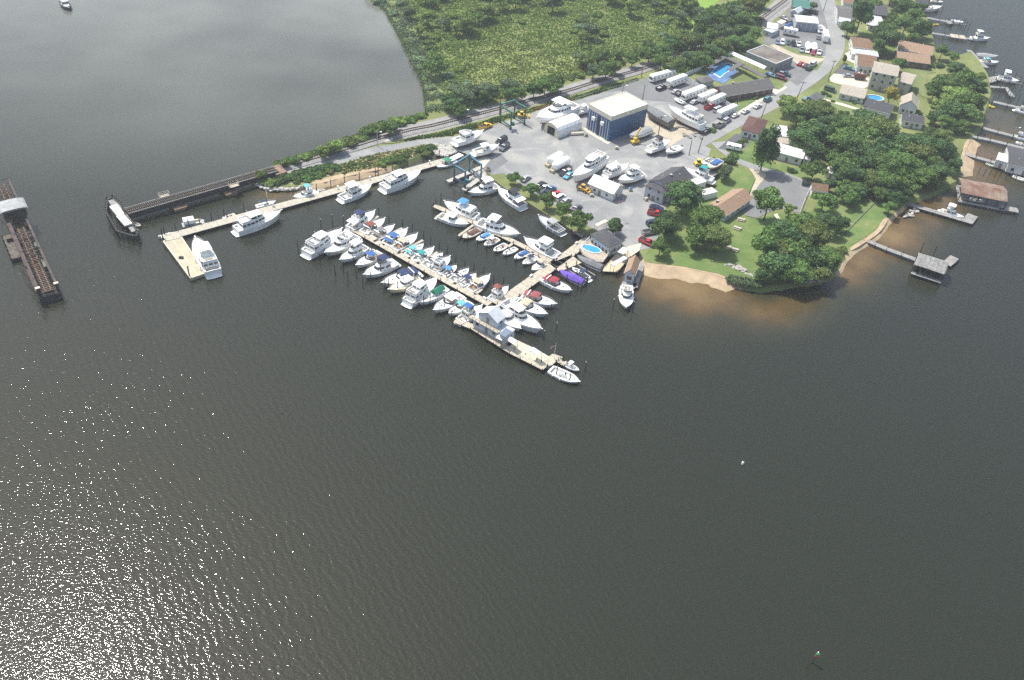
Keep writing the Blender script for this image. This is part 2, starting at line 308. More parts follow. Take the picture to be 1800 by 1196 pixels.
tri = [tuple(t) for t in tessellate_polygon([vs])]
allv = [tuple(v) for v in vs]+[tuple(v) for v in outer]
# consistent winding for the top
fs = []
for t in tri:
    a, b_, c = vs[t[0]], vs[t[1]], vs[t[2]]; fs.append(t if (b_-a).cross(c-a).z > 0 else t[::-1])
for i in range(nL):
    j = (i+1) % nL; q = (i, i+nL, j+nL, j); q = q if sgn > 0 else q[::-1]; fs.append(q)
me.from_pydata(allv, [], fs)
g_bulk = mat('timber bulkhead', (.10, .085, .065), .9, var=.3, scale=1)
for m in (g_land, sand, g_bulk): me.materials.append(m)
mi = [0]*len(tri)
for i in range(nL):
    px_, py_ = LAND[i]
    mi.append(2 if i in BULK else (1 if (1120 <= px_ <= 1305 and 460 < py_ < 505) or (1474 <= px_ <= 1590 and 360 < py_ < 475) or (530 <= px_ <= 690 and 290 < py_ < 326) or (1690 <= px_ <= 1712 and 240 < py_ < 325) else 0))
me.polygons.foreach_set('material_index', mi); me.update()
for f_ in me.polygons[len(tri):]: f_.use_smooth = mi[f_.index] == 1
go = bpy.data.objects.new('ground', me); COL.objects.link(go); go['kind'] = 'structure'
LAYER = [0]
def patch(name, pts, m, z=None, k=0):
    LAYER[0] += 1; zz = ZL+.004*LAYER[0] if z is None else z
    p = pxs(pts)
    if k: p = smooth_line(p+[p[0]], k)[:-1]
    return sheet(name, p, zz, m)
patch('beach', [(1133, 461), (1160, 464.5), (1185, 467), (1210, 470), (1235, 476), (1262, 481), (1284, 491), (1287, 495), (1250, 481.8), (1205, 472.8), (1150, 467.2), (1134, 465.8)], sand, k=2)
patch('beach', [(1563, 383), (1551, 384), (1546, 396), (1540, 405), (1520, 420), (1506, 428), (1494, 437), (1498, 440), (1520, 427), (1541, 413), (1554, 399)], sand, k=2)
patch('beach', [(545, 324), (560, 316), (600, 306), (640, 296), (668, 293), (670, 298), (640, 304), (600, 313), (566, 322)], sand, k=2)
patch('beach', [(1690, 315), (1689, 285), (1692, 262), (1700, 246), (1706, 246), (1697, 266), (1693, 292), (1693, 313)], sand, k=2)
patch('slope', [(600, 288), (640, 276), (670, 269), (720, 260), (765, 254), (772, 262), (742, 270), (724, 277), (690, 290), (668, 294), (640, 298), (600, 306), (575, 310), (560, 303)], g_weed, k=2)
patch('meadow', [(800, 120), (850, 85), (900, 78), (950, 95), (1010, 100), (1040, 115), (1015, 130), (985, 140), (950, 140), (880, 150), (850, 140), (810, 140)], gmat('marsh grass', [(.3, (.19, .23, .07)), (.6, (.25, .28, .09)), (.75, (.32, .30, .13))], .12, bump=.6), k=3)
patch('meadow', [(1200, 30), (1225, -5), (1300, -60), (1330, -40), (1265, 0), (1240, 25), (1210, 45)], g_meadow, k=3)
patch('rail_ballast', [(1170, 118), (1130, 128), (1060, 150), (1000, 169), (930, 188), (860, 208), (800, 224), (720, 242), (660, 256), (600, 270), (540, 286), (492, 297), (482, 296), (500, 283), (560, 268), (640, 242), (720, 219), (800, 201), (880, 181), (960, 160), (1040, 137), (1100, 120), (1150, 106), (1200, 92), (1250, 70), (1300, 48), (1340, 22), (1368, -4), (1400, -40), (1440, -40), (1405, 0), (1372, 27), (1345, 48), (1300, 72), (1240, 97), (1200, 110)], g_ball)
patch('yard', [(490, 301), (560, 284), (640, 263), (668, 257), (700, 253), (740, 245), (768, 242), (800, 240), (838, 232), (880, 216), (920, 205), (950, 194), (1000, 181), (1060, 163), (1110, 146), (1148, 134), (1168, 126), (1183, 128), (1206, 141), (1274, 183), (1293, 193), (1290, 205), (1262, 222), (1232, 238), (1222, 250), (1250, 262), (1245, 275), (1255, 285), (1262, 300), (1255, 318), (1215, 330), (1180, 345), (1172, 360), (1165, 380), (1160, 410), (1150, 435), (1125, 440), (1100, 436),
                (1093, 428), (1062, 408), (1045, 404), (1012, 388), (985, 368), (955, 350), (925, 330), (900, 314), (885, 305), (866, 308), (850, 297), (843, 285), (818, 270), (800, 264), (785, 262), (770, 254), (745, 254), (710, 261), (670, 269), (640, 277), (600, 288), (560, 296), (510, 306)], g_yard)
patch('asphalt_lot', [(1060, 163), (1110, 146), (1148, 134), (1168, 126), (1183, 128), (1206, 141), (1274, 183), (1292, 193), (1288, 202), (1250, 222), (1235, 215), (1180, 180), (1150, 178), (1130, 175), (1100, 160)], g_asph)
patch('bare_dirt', [(1140, 192), (1165, 205), (1190, 215), (1215, 228), (1248, 224), (1262, 214), (1255, 232), (1232, 245), (1205, 262), (1180, 258), (1150, 238), (1135, 225), (1130, 205)], g_dirt, k=2)
patch('concrete_apron', [(1024, 224), (1031, 226), (1074, 250), (1068, 254), (1030, 232)], g_conc)
patch('concrete_pad', [(850, 290), (880, 270), (893, 284), (862, 306)], g_asph)
road_c = smooth_line(pxs([(1192, 268), (1215, 253), (1240, 239), (1290, 212), (1340, 188), (1390, 158), (1430, 130), (1458, 102), (1468, 74), (1464, 42), (1454, 8), (1444, -30), (1420, -120)]), 5)
L, R = ribbon(road_c, [9, 9, 9, 9]+[9.5]*(len(road_c)-4)); LAYER[0] += 1
sheet('road', L+R[::-1], ZL+.004*LAYER[0], g_road)
patch('asphalt_lot', [(1352, 80), (1385, 98), (1382, 108), (1372, 118), (1360, 126), (1372, 130), (1402, 152), (1424, 130), (1440, 112), (1450, 98), (1452, 84), (1455, 50), (1450, 30), (1440, 0), (1430, -12), (1400, -14), (1398, 10), (1388, 16), (1372, 34), (1350, 55), (1340, 75)], g_asph)
patch('gravel_strip', [(1352, 80), (1362, 78), (1395, 94), (1452, 100), (1448, 106), (1425, 118), (1400, 112), (1390, 104), (1385, 98)], g_dirt, k=1)
patch('verge', [(1372, 78), (1390, 84), (1440, 98), (1452, 103), (1440, 103), (1400, 96), (1378, 86)], g_lawn2, k=1)
patch('verge', [(1436, 124), (1445, 112), (1448, 106), (1440, 112), (1420, 118), (1424, 124)], g_lawn, k=0)
lane = smooth_line(pxs([(1262, 250), (1280, 266), (1310, 285), (1345, 298), (1380, 306), (1425, 322)]), 5)
L, R = ribbon(lane, 6.5); LAYER[0] += 1; sheet('lane', L+R[::-1], ZL+.004*LAYER[0], g_road)
patch('lawn', [(1258, 330), (1270, 292), (1300, 296), (1322, 306), (1330, 320), (1322, 340), (1314, 352), (1318, 372), (1306, 376), (1335, 384), (1370, 376), (1405, 380), (1430, 370), (1440, 345), (1500, 340), (1545, 345), (1568, 360), (1562, 376), (1550, 388), (1540, 402), (1515, 420), (1492, 434), (1470, 460), (1420, 485), (1340, 500), (1300, 496), (1284, 491), (1262, 481), (1235, 476), (1205, 469.5), (1180, 466.5), (1140, 461.5), (1133, 452), (1140, 440), (1150, 436), (1165, 400), (1175, 360), (1190, 345), (1240, 345)], g_lawn, k=0)
patch('lawn', [(1270, 262), (1290, 238), (1312, 232), (1360, 262), (1362, 284), (1395, 296), (1430, 290), (1470, 310), (1440, 330), (1426, 320), (1380, 304), (1345, 296), (1300, 280)], g_lawn)
patch('asphalt_lot', [(1344, 300), (1385, 308), (1426, 326), (1420, 345), (1405, 376), (1370, 366), (1330, 384), (1304, 376), (1312, 362), (1320, 345), (1330, 325)], g_asph)
patch('bare_dirt', [(1316, 296), (1330, 300), (1344, 305), (1345, 312), (1332, 328), (1322, 345), (1318, 350), (1321, 330), (1328, 315)], g_dirt, k=2)
patch('driveway', [(1262, 262), (1278, 248), (1292, 236), (1325, 240), (1312, 258), (1296, 270), (1285, 266)], g_asph2)
patch('lawn', [(1276, 192), (1304, 168), (1328, 177), (1298, 196)], g_lawn)
patch('lawn', [(1306, 166), (1318, 156), (1350, 166), (1332, 176)], g_lawn)
patch('driveway', [(1328, 158), (1340, 148), (1370, 160), (1352, 172)], g_conc)
patch('lawn', [(1342, 146), (1352, 138), (1378, 152), (1370, 158)], g_lawn)
patch('sidewalk', [(1296, 198), (1330, 177), (1352, 168), (1380, 152), (1384, 155), (1356, 172), (1334, 181), (1300, 202)], g_conc)
patch('path', [(1307, 167), (1309, 165), (1331, 176), (1329, 178)], g_conc)
patch('pool_terrace', [(1240, 128), (1262, 104), (1292, 118), (1296, 128), (1272, 148), (1252, 140)], mat('blue pool paving', (.10, .18, .34), .8, var=.2, scale=.5))
patch('lawn', [(1446, 150), (1470, 144), (1525, 170), (1575, 190), (1580, 200), (1560, 215), (1500, 210), (1440, 185), (1432, 168)], g_lawn2)
patch('path', [(1438, 174), (1440, 172), (1480, 182), (1512, 192), (1510, 195), (1478, 186)], g_conc)
patch('driveway', [(1465, 128), (1480, 112), (1505, 122), (1500, 134), (1480, 134)], g_asph2)
patch('driveway', [(1458, 138), (1466, 130), (1530, 138), (1532, 148), (1520, 156), (1480, 150), (1460, 144)], g_conc)
patch('driveway', [(1420, 172), (1436, 162), (1450, 170), (1442, 184), (1430, 190), (1418, 186)], g_asph2)
patch('lawn', [(1596, 120), (1640, 118), (1645, 128), (1630, 130), (1625, 160), (1640, 175), (1620, 170), (1605, 150)], g_lawn2)
patch('lawn', [(1510, 60), (1545, 44), (1580, 60), (1575, 95), (1540, 100), (1520, 92)], g_lawn)
patch('terrace', [(1485, 94), (1505, 90), (1508, 104), (1500, 112), (1488, 106)], g_conc)
patch('path', [(1104, 434), (1128, 428), (1124, 441), (1109, 452), (1100, 437)], g_conc)
patch('path', [(1360, 378), (1366, 376), (1376, 394), (1364, 408), (1355, 404), (1368, 392)], g_conc)
patch('concrete_apron', [(838, 283), (850, 274), (862, 282), (850, 296), (843, 290)], g_conc)
# grass strip between the tracks and the yard
patch('verge', [(668, 253), (700, 248), (740, 240), (768, 232), (800, 224), (860, 208), (930, 190), (1000, 172), (1060, 155), (1130, 133), (1130, 137), (1060, 160), (1000, 178), (940, 194), (885, 211), (845, 226), (800, 236), (770, 239), (720, 247), (690, 253)], g_land)
# ---- railway
track = smooth_line([P(x, y, ZL+.45) for x, y in [(488, 294), (520, 286.5), (560, 275.5), (600, 264), (662, 245), (720, 229), (760, 221), (800, 211), (860, 196), (930, 177), (997, 160), (1060, 140.5), (1120, 124), (1160, 111), (1205, 95), (1240, 80), (1290, 58), (1338, 32), (1362, 14), (1385, -4), (1420, -40)]], 8)
def rail_mesh(line, off, w, h, z0):
    L0, R0 = ribbon(line, off*2); side = L0
    Lq, Rq = ribbon(side, w); mb = MB()
    mb.loft([[(a.x, a.y, z0), (b.x, b.y, z0), (b.x, b.y, z0+h), (a.x, a.y, z0+h)] for a, b in zip(Lq, Rq)])
    return mb
rt = thing('railway_track', 'single railway track on pale ballast running along the causeway behind the boatyard', 'railway', (0, 0, 0))
Lb, Rb = ribbon(track, 3.4); Lc, Rc = ribbon(track, 6.0)
mb = MB()
for i in range(len(track)-1):
    for (a, b, za, zb) in ((Rc, Rb, ZL, ZL+.3), (Rb, Lb, ZL+.3, ZL+.3), (Lb, Lc, ZL+.3, ZL)):
        mb.poly([(a[i].x, a[i].y, za+.19), (a[i+1].x, a[i+1].y, za+.19), (b[i+1].x, b[i+1].y, zb+.19), (b[i].x, b[i].y, zb+.19)])
mb.build('ballast_bed', g_ball, rt)
rail_steel = mat('brown rail steel', (.10, .075, .06), .5, metal=.3, var=.2, scale=2)
rail_mesh(track, .80, .16, .28, ZL+.50).build('rail', rail_steel, rt); rail_mesh(track, -.80, .16, .28, ZL+.50).build('rail', rail_steel, rt)
mb = MB(); acc = 0; tie = mat('dark tie timber', (.06, .05, .042), .9, var=.3, scale=2)
for a, b in zip(track[:-1], track[1:]):
    seg = (b-a).length; d = (b-a).normalized(); nn = Vector((-d.y, d.x, 0)); t = -acc
    while t < seg:
        if t >= 0:
            c = a+d*t; mb.loft([[c+nn*s*1.3+d*e*.13+Vector((0, 0, zz-ZL-.45+0)) for s, e in ((-1, -1), (1, -1), (1, 1), (-1, 1))] for zz in (ZL+.46, ZL+.53)])
        t += .95
    acc = (seg-t) if False else (.95-(t-seg)) % .95
ob = mb.build('ties', tie, rt); ob['kind'] = 'stuff'
# ================================================================ BUILDERS
CANV = dict(navy=(.02, .035, .10), blue=(.035, .12, .31), sky=(.07, .24, .50), aqua=(.12, .42, .42), teal=(.02, .26, .24), green=(.02, .20, .11), red=(.28, .03, .05), rust=(.22, .06, .04), brown=(.12, .06, .045),
            tan=(.50, .43, .31), gray=(.17, .18, .18), black=(.025, .025, .03), white=(.78, .78, .76), purple=(.13, .07, .40), maroon=(.26, .07, .07), lgray=(.34, .35, .34))
def canvm(c): return mat('canvas '+c, CANV[c], .85, var=.12, scale=1.2)
def hbeam(t, B):
    a = .86+.14*min(1, t/.35)
    return B/2*a*(1 if t < .42 else max(0, 1-((t-.42)/.58)**3.0))
def hull_parts(root, L, B, F, hm, bot, cock=None, floor_m=None, draft=.5, bw=.10, deck_m=None, full=1.0):
    N = 16; ts = [i/N for i in range(N+1)]; ts = sorted(set(ts+[.97, .99])|set(cock[:2] if cock else []))
    sh = lambda t: F*(1+.42*t*t*t)
    rows = []
    for t in ts:
        b = max(hbeam(t, B), .03); wl = b*(.95-.42*max(0, (t-.35)/.65)**1.5); xd = t*L; xw = L*(t-.085*t**5); xk = L*(t-.17*t**4)
        rows.append((xd, b, xw, wl, xk, sh(t), t))
    mb = MB()
    rg = []
    for xd, b, xw, wl, xk, s, t in rows:
        half = [(xd, b-.05, s+bw), (xd, b, s+bw), (xd+.01, b+.03, s*.9), ((xd+xw)/2, (b*.6+wl*.4), s*.5), (xw, wl, .12), (xw, wl*.93, -.08), (xk+(xw-xk)*.4, wl*.62, -draft*.7), (xk, .02, -draft)]
        rg.append(half+[(x, -y, z) for x, y, z in half[::-1]])
    k = len(rg[0]); n0 = 0
    for r in rg: mb.v += r
    for i in range(len(rg)-1):
        for j in range(k-1):
            a = i*k+j; mm_ = 1 if j in (5, 6, 7, 8, 9) else 0
            if j in (4, 10): mm_ = 1
            mb.f.append((a, a+k, a+k+1, a+1)); mb.m.append(mm_)
    mb.f.append(tuple(range(0, k))); mb.m.append(0)
    mb.build('hull', [hm, bot], root, smooth=False)
    # deck with a cockpit well
    mb = MB(); cz = None
    if cock: c0, c1, cd_, cwf = cock
    prev = None
    for xd, b, xw, wl, xk, s, t in rows:
        bb = b-.05
        if cock and c0 <= t <= c1:
            w_ = min(bb-.12, bb*cwf); fz = F*(1-0)-cd_
            prof = [(xd, bb, s+bw*.5), (xd, w_, s+bw*.5), (xd, w_, fz), (xd, -w_, fz), (xd, -w_, s+bw*.5), (xd, -bb, s+bw*.5)]
            if prev and len(prev) == 5 or prev is None and c0 == 0: pass
        else: prof = [(xd, bb, s), (xd, bb*.5, s+.05*b), (xd, 0, s+.08*b), (xd, -bb*.5, s+.05*b), (xd, -bb, s)]
        if prev:
            if len(prev) == len(prof):
                for j in range(len(prof)-1): mb.poly([prev[j], prof[j], prof[j+1], prev[j+1]], 1 if (len(prof) == 6 and j == 2) else 0)
            else:  # bulkhead wall between well and deck
                a, c = prev, prof
                well = a if len(a) == 6 else c; dk = c if len(a) == 6 else a; xx = well[0][0]
                mb.poly([(xx, well[1][1], well[1][2]), (xx, well[2][1], well[2][2]), (xx, well[3][1], well[3][2]), (xx, well[4][1], well[4][2])], 0)
                top = [(xx, p[1], p[2]) for p in dk]
                for j in range(4): mb.poly([top[j], dk[j], dk[j+1], top[j+1]] if dk[0][0] > xx else [dk[j], top[j], top[j+1], dk[j+1]], 0)
        elif len(prof) == 6:
            mb.poly([prof[1], prof[2], prof[3], prof[4]], 0)
        prev = prof
    mb.build('deck', [deck_m or deckm, floor_m or floorm], root)
    return sh
def house_rings(x0, x1, w0, w1, z0, h, ra, rf, tap=.86, curve=.35, n=5):
    def outline(xa, xb, wa, wb, z):
        c = (xb-xa)*curve*.5+.01; pts = [(xa, wa/2, z), ((xa+xb)/2, max(wa, wb)/2*.99+min(wa, wb)/2*.01, z), (xb-c, wb/2, z)]
        fr = [(xb-c+c*math.sin(math.pi/2*i/n), wb/2*math.cos(math.pi/2*i/n), z) for i in range(1, n)]
        f = pts+fr+[(xb, 0, z)]; return f+[(x, -y, zz) for x, y, zz in f[-2::-1]]
    return outline(x0, x1, w0, w1, z0), outline(x0+ra, x1-rf, w0*tap, w1*tap, z0+h)
def house(root, x0, x1, w0, w1, z0, h, ra=.1, rf=.6, tap=.88, name='cabin', m=None, win=(.45, .85), roof_over=.0, front=True, aft=True, winname='windows', curve=.35, pillars=.12):
    a, b = house_rings(x0, x1, w0, w1, z0, h, ra, rf, tap, curve)
    cx = (x0+x1)/2; top = [(cx+(x-cx)*.93, y*.9, z+.07) for x, y, z in b]; mid = [(x, y, z+.02) for x, y, z in b]
    mb = MB(); mb.loft([a, b, mid, top], cap0=False); mb.build(name, m or gel, root)
    if win:
        mw = MB(); k = len(a); fa, fb = win; c = Vector((cx, 0, 0))
        for j in range(k):
            A0, A1, B0, B1 = map(Vector, (a[j], a[(j+1) % k], b[j], b[(j+1) % k]))
            el = (A1-A0).length; isfront = 3 <= j+1 <= k-3 and el < (x1-x0)*.3 and (A0.x+A1.x)/2 > x0+(x1-x0)*.62; isaft = j == k-1
            if isfront and not front: continue
            if isaft and not aft: continue
            nr = (A1-A0).cross(B0-A0).normalized(); mid_ = (A0+A1)/2-c; mid_.z = 0
            if nr.dot(mid_) < 0: nr = -nr
            parts = max(1, int(el/1.5)) if not isfront else 1
            e = (.04 if isfront else pillars/ max(1, 1))
            for q in range(parts):
                u0 = (q+e)/parts; u1 = (q+1-e)/parts
                f = lambda u, v: (A0.lerp(A1, u)).lerp(B0.lerp(B1, u), v)+nr*.025
                mw.poly([f(u0, fa), f(u1, fa), f(u1, fb), f(u0, fb)])
        mw.build(winname, glass, root)
    return b
def awning(root, x0, x1, w, z, c, name='bimini_top', frame=True, crown=.15, zb=None, mt=None):
    mb = MB(); n = 5; rr = []
    for i in range(n+1):
        t = i/n; x = x0+(x1-x0)*t; zz = z+crown*math.sin(math.pi*t)
        rr.append([(x, w/2, zz-.10), (x, w/2*.9, zz), (x, 0, zz+.06), (x, -w/2*.9, zz), (x, -w/2, zz-.10), (x, -w/2*.88, zz-.06), (x, 0, zz), (x, w/2*.88, zz-.06)])
    mb.loft(rr); o = mb.build(name, mt or canvm(c), root)
    if frame and zb is not None:
        mf = MB()
        for x in (x0+.05, x1-.05):
            for s in (-1, 1): mf.tube((x*.5+(x0+x1)*.25, s*w/2*1.0, zb), (x, s*w/2*.95, z-.06), .025, n=4)
        mf.build('bimini_frame', chrome, root)
    return o
def bow_rail(root, L, B, F, t0=.5):
    sh = lambda t: F*(1+.42*t*t*t)
    mf = MB(); pts = []; N = 7
    for i in range(N+1):
        t = t0+(1-t0)*i/N*.985; pts.append((t*L, max(hbeam(t, B)-.1, .05), sh(t)+.1))
    for s in (1, -1):
        top = [(x, y*s, z+.6) for x, y, z in pts]; mf.path(top, .022, 4)
        for i in range(0, N+1): mf.tube((pts[i][0], pts[i][1]*s, pts[i][2]-.1), top[i], .016, n=4)
    mf.build('bow_rail', chrome, root)
def outboards(root, n, z, w=.5, cc=(.8, .8, .78)):
    for i in range(n):
        y = (i-(n-1)/2)*.75; mb = MB()
        mb.loft([[(-.75, y-.18, z-.2), (-.2, y-.18, z-.2), (-.2, y+.18, z-.2), (-.75, y+.18, z-.2)], [(-.85, y-.22, z+.2), (-.15, y-.22, z+.2), (-.15, y+.22, z+.2), (-.85, y+.22, z+.2)], [(-.7, y-.15, z+.45), (-.25, y-.15, z+.45), (-.25, y+.15, z+.45), (-.7, y+.15, z+.45)]])
        mb.box(-.6, -.35, y-.08, y+.08, z-1.1, z-.2); mb.build('outboard_motor', cm(cc, .3), root)
def jackstands(root, L, B, z0, zg):
    for t in (.12, .38, .64):
        for s in (1, -1):
            mb = MB(); top = Vector((t*L, s*B*.40, z0-.05)); 
            for dx, dy in ((-.4, .35), (.4, .35), (0, -.25)): mb.tube((t*L+dx, s*(B*.42+dy), zg), top, .035, n=4)
            mb.build('jack_stand', cm((.08, .16, .1)), root)
    for t in (.2, .6):
        mb = MB(); mb.box(t*L-.2, t*L+.2, -.25, .25, zg, z0-.5); mb.build('keel_block', wood_gry, root)
def boat(S, Bw, kind, label, canvas=None, hull=None, bot=None, bim=None, name='motor_boat', land=False, group=None, zg=None, flip=False, top=None, beam=None):
    wz = 0.0
    est = (P(*Bw, .9)-P(*S, .9)).length
    F = .25+.094*est if kind not in ('console', 'run', 'rib', 'skiff') else .34+.055*est
    draft = .35+.03*est
    if kind == 'my': F *= 1.12
    if land: wz = (zg if zg is not None else ZL)+draft+.55
    s = P(*S, wz+F); b = P(*Bw, wz+F*1.42); d = Vector((b.x-s.x, b.y-s.y, 0)); L = d.length; rz = math.atan2(d.y, d.x)
    B = beam or 1.12*L*{'my': .30, 'flybridge': .33, 'sedan': .34, 'express': .33, 'run': .37, 'console': .35, 'sail': .29, 'trawler': .34, 'cover': .30, 'skiff': .4, 'lobster': .33, 'rib': .42, 'long': .25}.get(kind, .33)
    r = thing(name, label, 'boat' if name != 'sailboat' else 'sailboat', (s.x, s.y, wz), rz, group)
    hm = hull or gel; bt = bot or (blackbot if not land else redbot); rnd = random.Random(int(S[0]*7+S[1]*13))
    seats = [greyv, beige, gel][rnd.randrange(3)]
    def seat(x0, x1, y0, y1, z, h=.45, m=None):
        mb = MB(); mb.box(x0, x1, y0, y1, z, z+h); mb.box(x0, x0+.15, y0, y1, z+h, z+h+.35); mb.build('seat', m or seats, r)
    if kind in ('express', 'sedan', 'run', 'console', 'lobster', 'trawler', 'my', 'flybridge', 'sail', 'skiff', 'long'):
        ck = {'express': (.05, .50, .55, .82), 'sedan': (.03, .26, .6, .84), 'run': (.08, .62, .4, .8), 'console': (.06, .80, .45, .84), 'lobster': (.03, .5, .55, .86), 'trawler': (.02, .12, .5, .8), 'my': (.015, .09, .4, .8), 'flybridge': (.03, .25, .6, .84), 'sail': (.08, .35, .4, .5), 'skiff': (.06, .8, .3, .8), 'long': (.02, .2, .5, .8)}[kind]
        hull_parts(r, L, B, F, hm, bt, ck, teak if rnd.random() < .15 else floorm, draft, .12 if L > 8 else .06, deck_m=deckm if hull is None else hull)
    fl = F-(ck[2] if kind not in ('cover', 'rib') else 0); dk = F+.08
    if kind != 'sail' and kind not in ('run', 'console', 'skiff', 'rib', 'cover') and L > 7:
        mb = MB(); mb.loft([[(-.9, -B*.38, z), (0, -B*.42, z), (0, B*.42, z), (-.9, B*.38, z), (-1.05, 0, z)] for z in (.22, .30)]); mb.build('swim_platform', deckm, r)
    if L > 6.5 and kind not in ('cover', 'console', 'rib', 'skiff'): bow_rail(r, L, B, F, .5 if kind != 'my' else .45)
    if kind == 'express':
        mb = MB(); a, b2 = house_rings(.47*L, .88*L, B*.72, B*.34, dk-.05, .34, .0, .9, .8); mb.loft([a, b2]); mb.build('foredeck_cabin', gel, r)
        a, b2 = house_rings(.40*L, .63*L, B*.86, B*.66, dk, .62, .45, .85, .84, .8); mw = MB(); k = len(a)
        for j in range(k-1): mw.poly([a[j], a[j+1], b2[j+1], b2[j]])
        mw.build('windshield', glass, r)
        seat(.07*L, .07*L+.55, -B*.32, B*.32, fl); seat(.33*L, .33*L+.5, -B*.30, -B*.06, fl, .6); seat(.33*L, .33*L+.5, B*.06, B*.30, fl, .6)
        mb = MB(); mb.box(.43*L, .47*L, -B*.36, -B*.04, fl, dk+.25); mb.build('helm_console', greyv, r)
        for k_ in range(2):
            mb = MB(); mb.loft([[(x+.72*L+k_*.09*L, y, z) for x, y in ((-.24, -.24), (.24, -.24), (.24, .24), (-.24, .24))] for z in (dk+.20-k_*.05, dk+.36-k_*.06)]); mb.build('deck_hatch', glass, r)
        mb = MB()
        if L > 7.5:
            for s_ in (-1, 1): mb.loft([[(.22*L, s_*B*.42, F), (.22*L+.4, s_*B*.42, F), (.22*L+.4, s_*B*.40, F), (.22*L, s_*B*.40, F)], [(.22*L-.5, s_*B*.36, F+1.4), (.22*L-.2, s_*B*.36, F+1.4), (.22*L-.2, s_*B*.33, F+1.4), (.22*L-.5, s_*B*.33, F+1.4)]])
            mb.box(.22*L-.5, .22*L-.2, -B*.36, B*.36, F+1.36, F+1.5); mb.build('radar_arch', gel, r)
        if canvas:
            awning(r, .27*L, .50*L, B*.76, F+1.5, canvas, zb=F)
            if bim: awning(r, .06*L, .24*L, B*.8, F+1.1, bim, 'cockpit_cover', crown=.1)
        if top: awning(r, .18*L, .50*L, B*.8, F+1.6, 'white', 'hardtop', zb=F, mt=gel)
    elif kind in ('sedan', 'flybridge', 'long'):
        x0, x1 = (.26, .70) if kind != 'long' else (.22, .62); hh = 1.55 if L > 9 else 1.25
        mb = MB(); a, b2 = house_rings(.60*L, .88*L, B*.62, B*.3, dk-.05, .32, 0, .8, .8); mb.loft([a, b2]); mb.build('foredeck_cabin', gel, r)
        house(r, x0*L, x1*L, B*.82, B*.56, dk-.03, hh, .0, L*.10, .86, win=(.42, .84))
        zt = dk+hh; a, b2 = house_rings(.24*L, .56*L, B*.74, B*.55, zt+.02, .7, -.15, -.12, 1.0, .7)
        mb = MB(); k = len(a); ins = lambda p, s_: ((p[0]-.4*L)*s_+.4*L, p[1]*s_, p[2])
        mb.loft([a, b2, [ins(p, .9) for p in b2], [(ins(p, .86)[0], ins(p, .86)[1], zt+.12) for p in a]], cap0=True, cap1=True); mb.build('flybridge', gel, r)
        mw = MB(); 
        for j in range(3, k-4): mw.poly([Vector(b2[j]), Vector(b2[j+1]), Vector(b2[j+1])+Vector((-.12, 0, .35)), Vector(b2[j])+Vector((-.12, 0, .35))])
        mw.build('bridge_windscreen', glass, r)
        seat(.33*L, .33*L+.45, -B*.22, -B*.02, zt+.1); seat(.33*L, .33*L+.45, B*.04, B*.22, zt+.1); seat(.07*L, .07*L+.5, -B*.28, B*.28, fl)
        mb = MB(); mb.box(.46*L, .49*L, -B*.2, B*.2, zt+.1, zt+.75); mb.build('helm_console', greyv, r)
        if canvas:
            awning(r, .27*L, .50*L, B*.70, zt+2.0, canvas, zb=zt+.6)
            if canvas != 'white':
                mf = MB(); mf.box(.485*L, .495*L, -B*.32, B*.32, zt+.75, zt+1.85); mf.build('enclosure_panel', mat('clear vinyl', (.10, .11, .12), .15), r)
        elif top: awning(r, .22*L, .52*L, B*.74, zt+1.95, 'white', 'hardtop', zb=zt+.6, mt=gel)
        if top == 'aft': awning(r, .04*L, .26*L, B*.8, zt+.1, 'white', 'aft_canopy', zb=F, mt=gel)
        mb = MB(); mb.tube((.25*L, B*.3, zt+.6), (.2*L, B*.34, zt+4.6), .03, .012, n=4); mb.tube((.25*L, -B*.3, zt+.6), (.2*L, -B*.34, zt+4.2), .03, .012, n=4); mb.build('antenna', chrome, r)
    elif kind in ('my', 'trawler'):
        hh = 1.7; mb = MB()
        a, b2 = house_rings(.62*L, .9*L, B*.6, B*.3, dk-.05, .35, 0, .8, .8); mb.loft([a, b2]); mb.build('foredeck_cabin', gel, r)
        house(r, .10*L, .66*L, B*.84, B*.60, dk-.03, hh, .05, L*.06, .92, win=(.45, .82))
        zt = dk+hh
        if kind == 'my':
            house(r, .30*L, .60*L, B*.66, B*.50, zt+.05, 1.15 if top else .75, .1, L*.05, .9, name='wheelhouse', win=(.3, .85) if top else None)
            zz = zt+(1.2 if top else .8)
            mb = MB(); a, b2 = house_rings(.11*L, .32*L, B*.74, B*.7, zt+.03, .6, 0, 0, 1.0, .2); mb.loft([a, b2, [((p[0]-.2*L)*.93+.2*L, p[1]*.93, p[2]) for p in b2], [((p[0]-.2*L)*.93+.2*L, p[1]*.93, zt+.12) for p in a]]); mb.build('upper_deck', gel, r)
            awning(r, .28*L, .54*L, B*.66, zz+1.5 if not top else zz+.12, canvas or 'white', 'hardtop', zb=zz, mt=None if canvas else gel)
            seat(.15*L, .15*L+.5, -B*.22, B*.22, zt+.12)
            mb = MB(); mb.loft([[(.22*L+2.6*t, s_*.55*w_, zt+.5+zq) for s_ in (-1, 1)] for t, w_, zq in ((0, 1, 0), (.7, 1, 0), (1, .3, .1))], closed=False, cap0=False, cap1=False)
        else:
            zz = zt; house(r, .34*L, .56*L, B*.6, B*.5, zt+.03, .7, .05, .3, .95, name='flybridge', win=None)
            awning(r, .12*L, .34*L, B*.8, zt+.3, 'white', 'aft_canopy', mt=gel)
            if canvas: awning(r, .32*L, .54*L, B*.66, zt+2.0, canvas, zb=zt+.7)
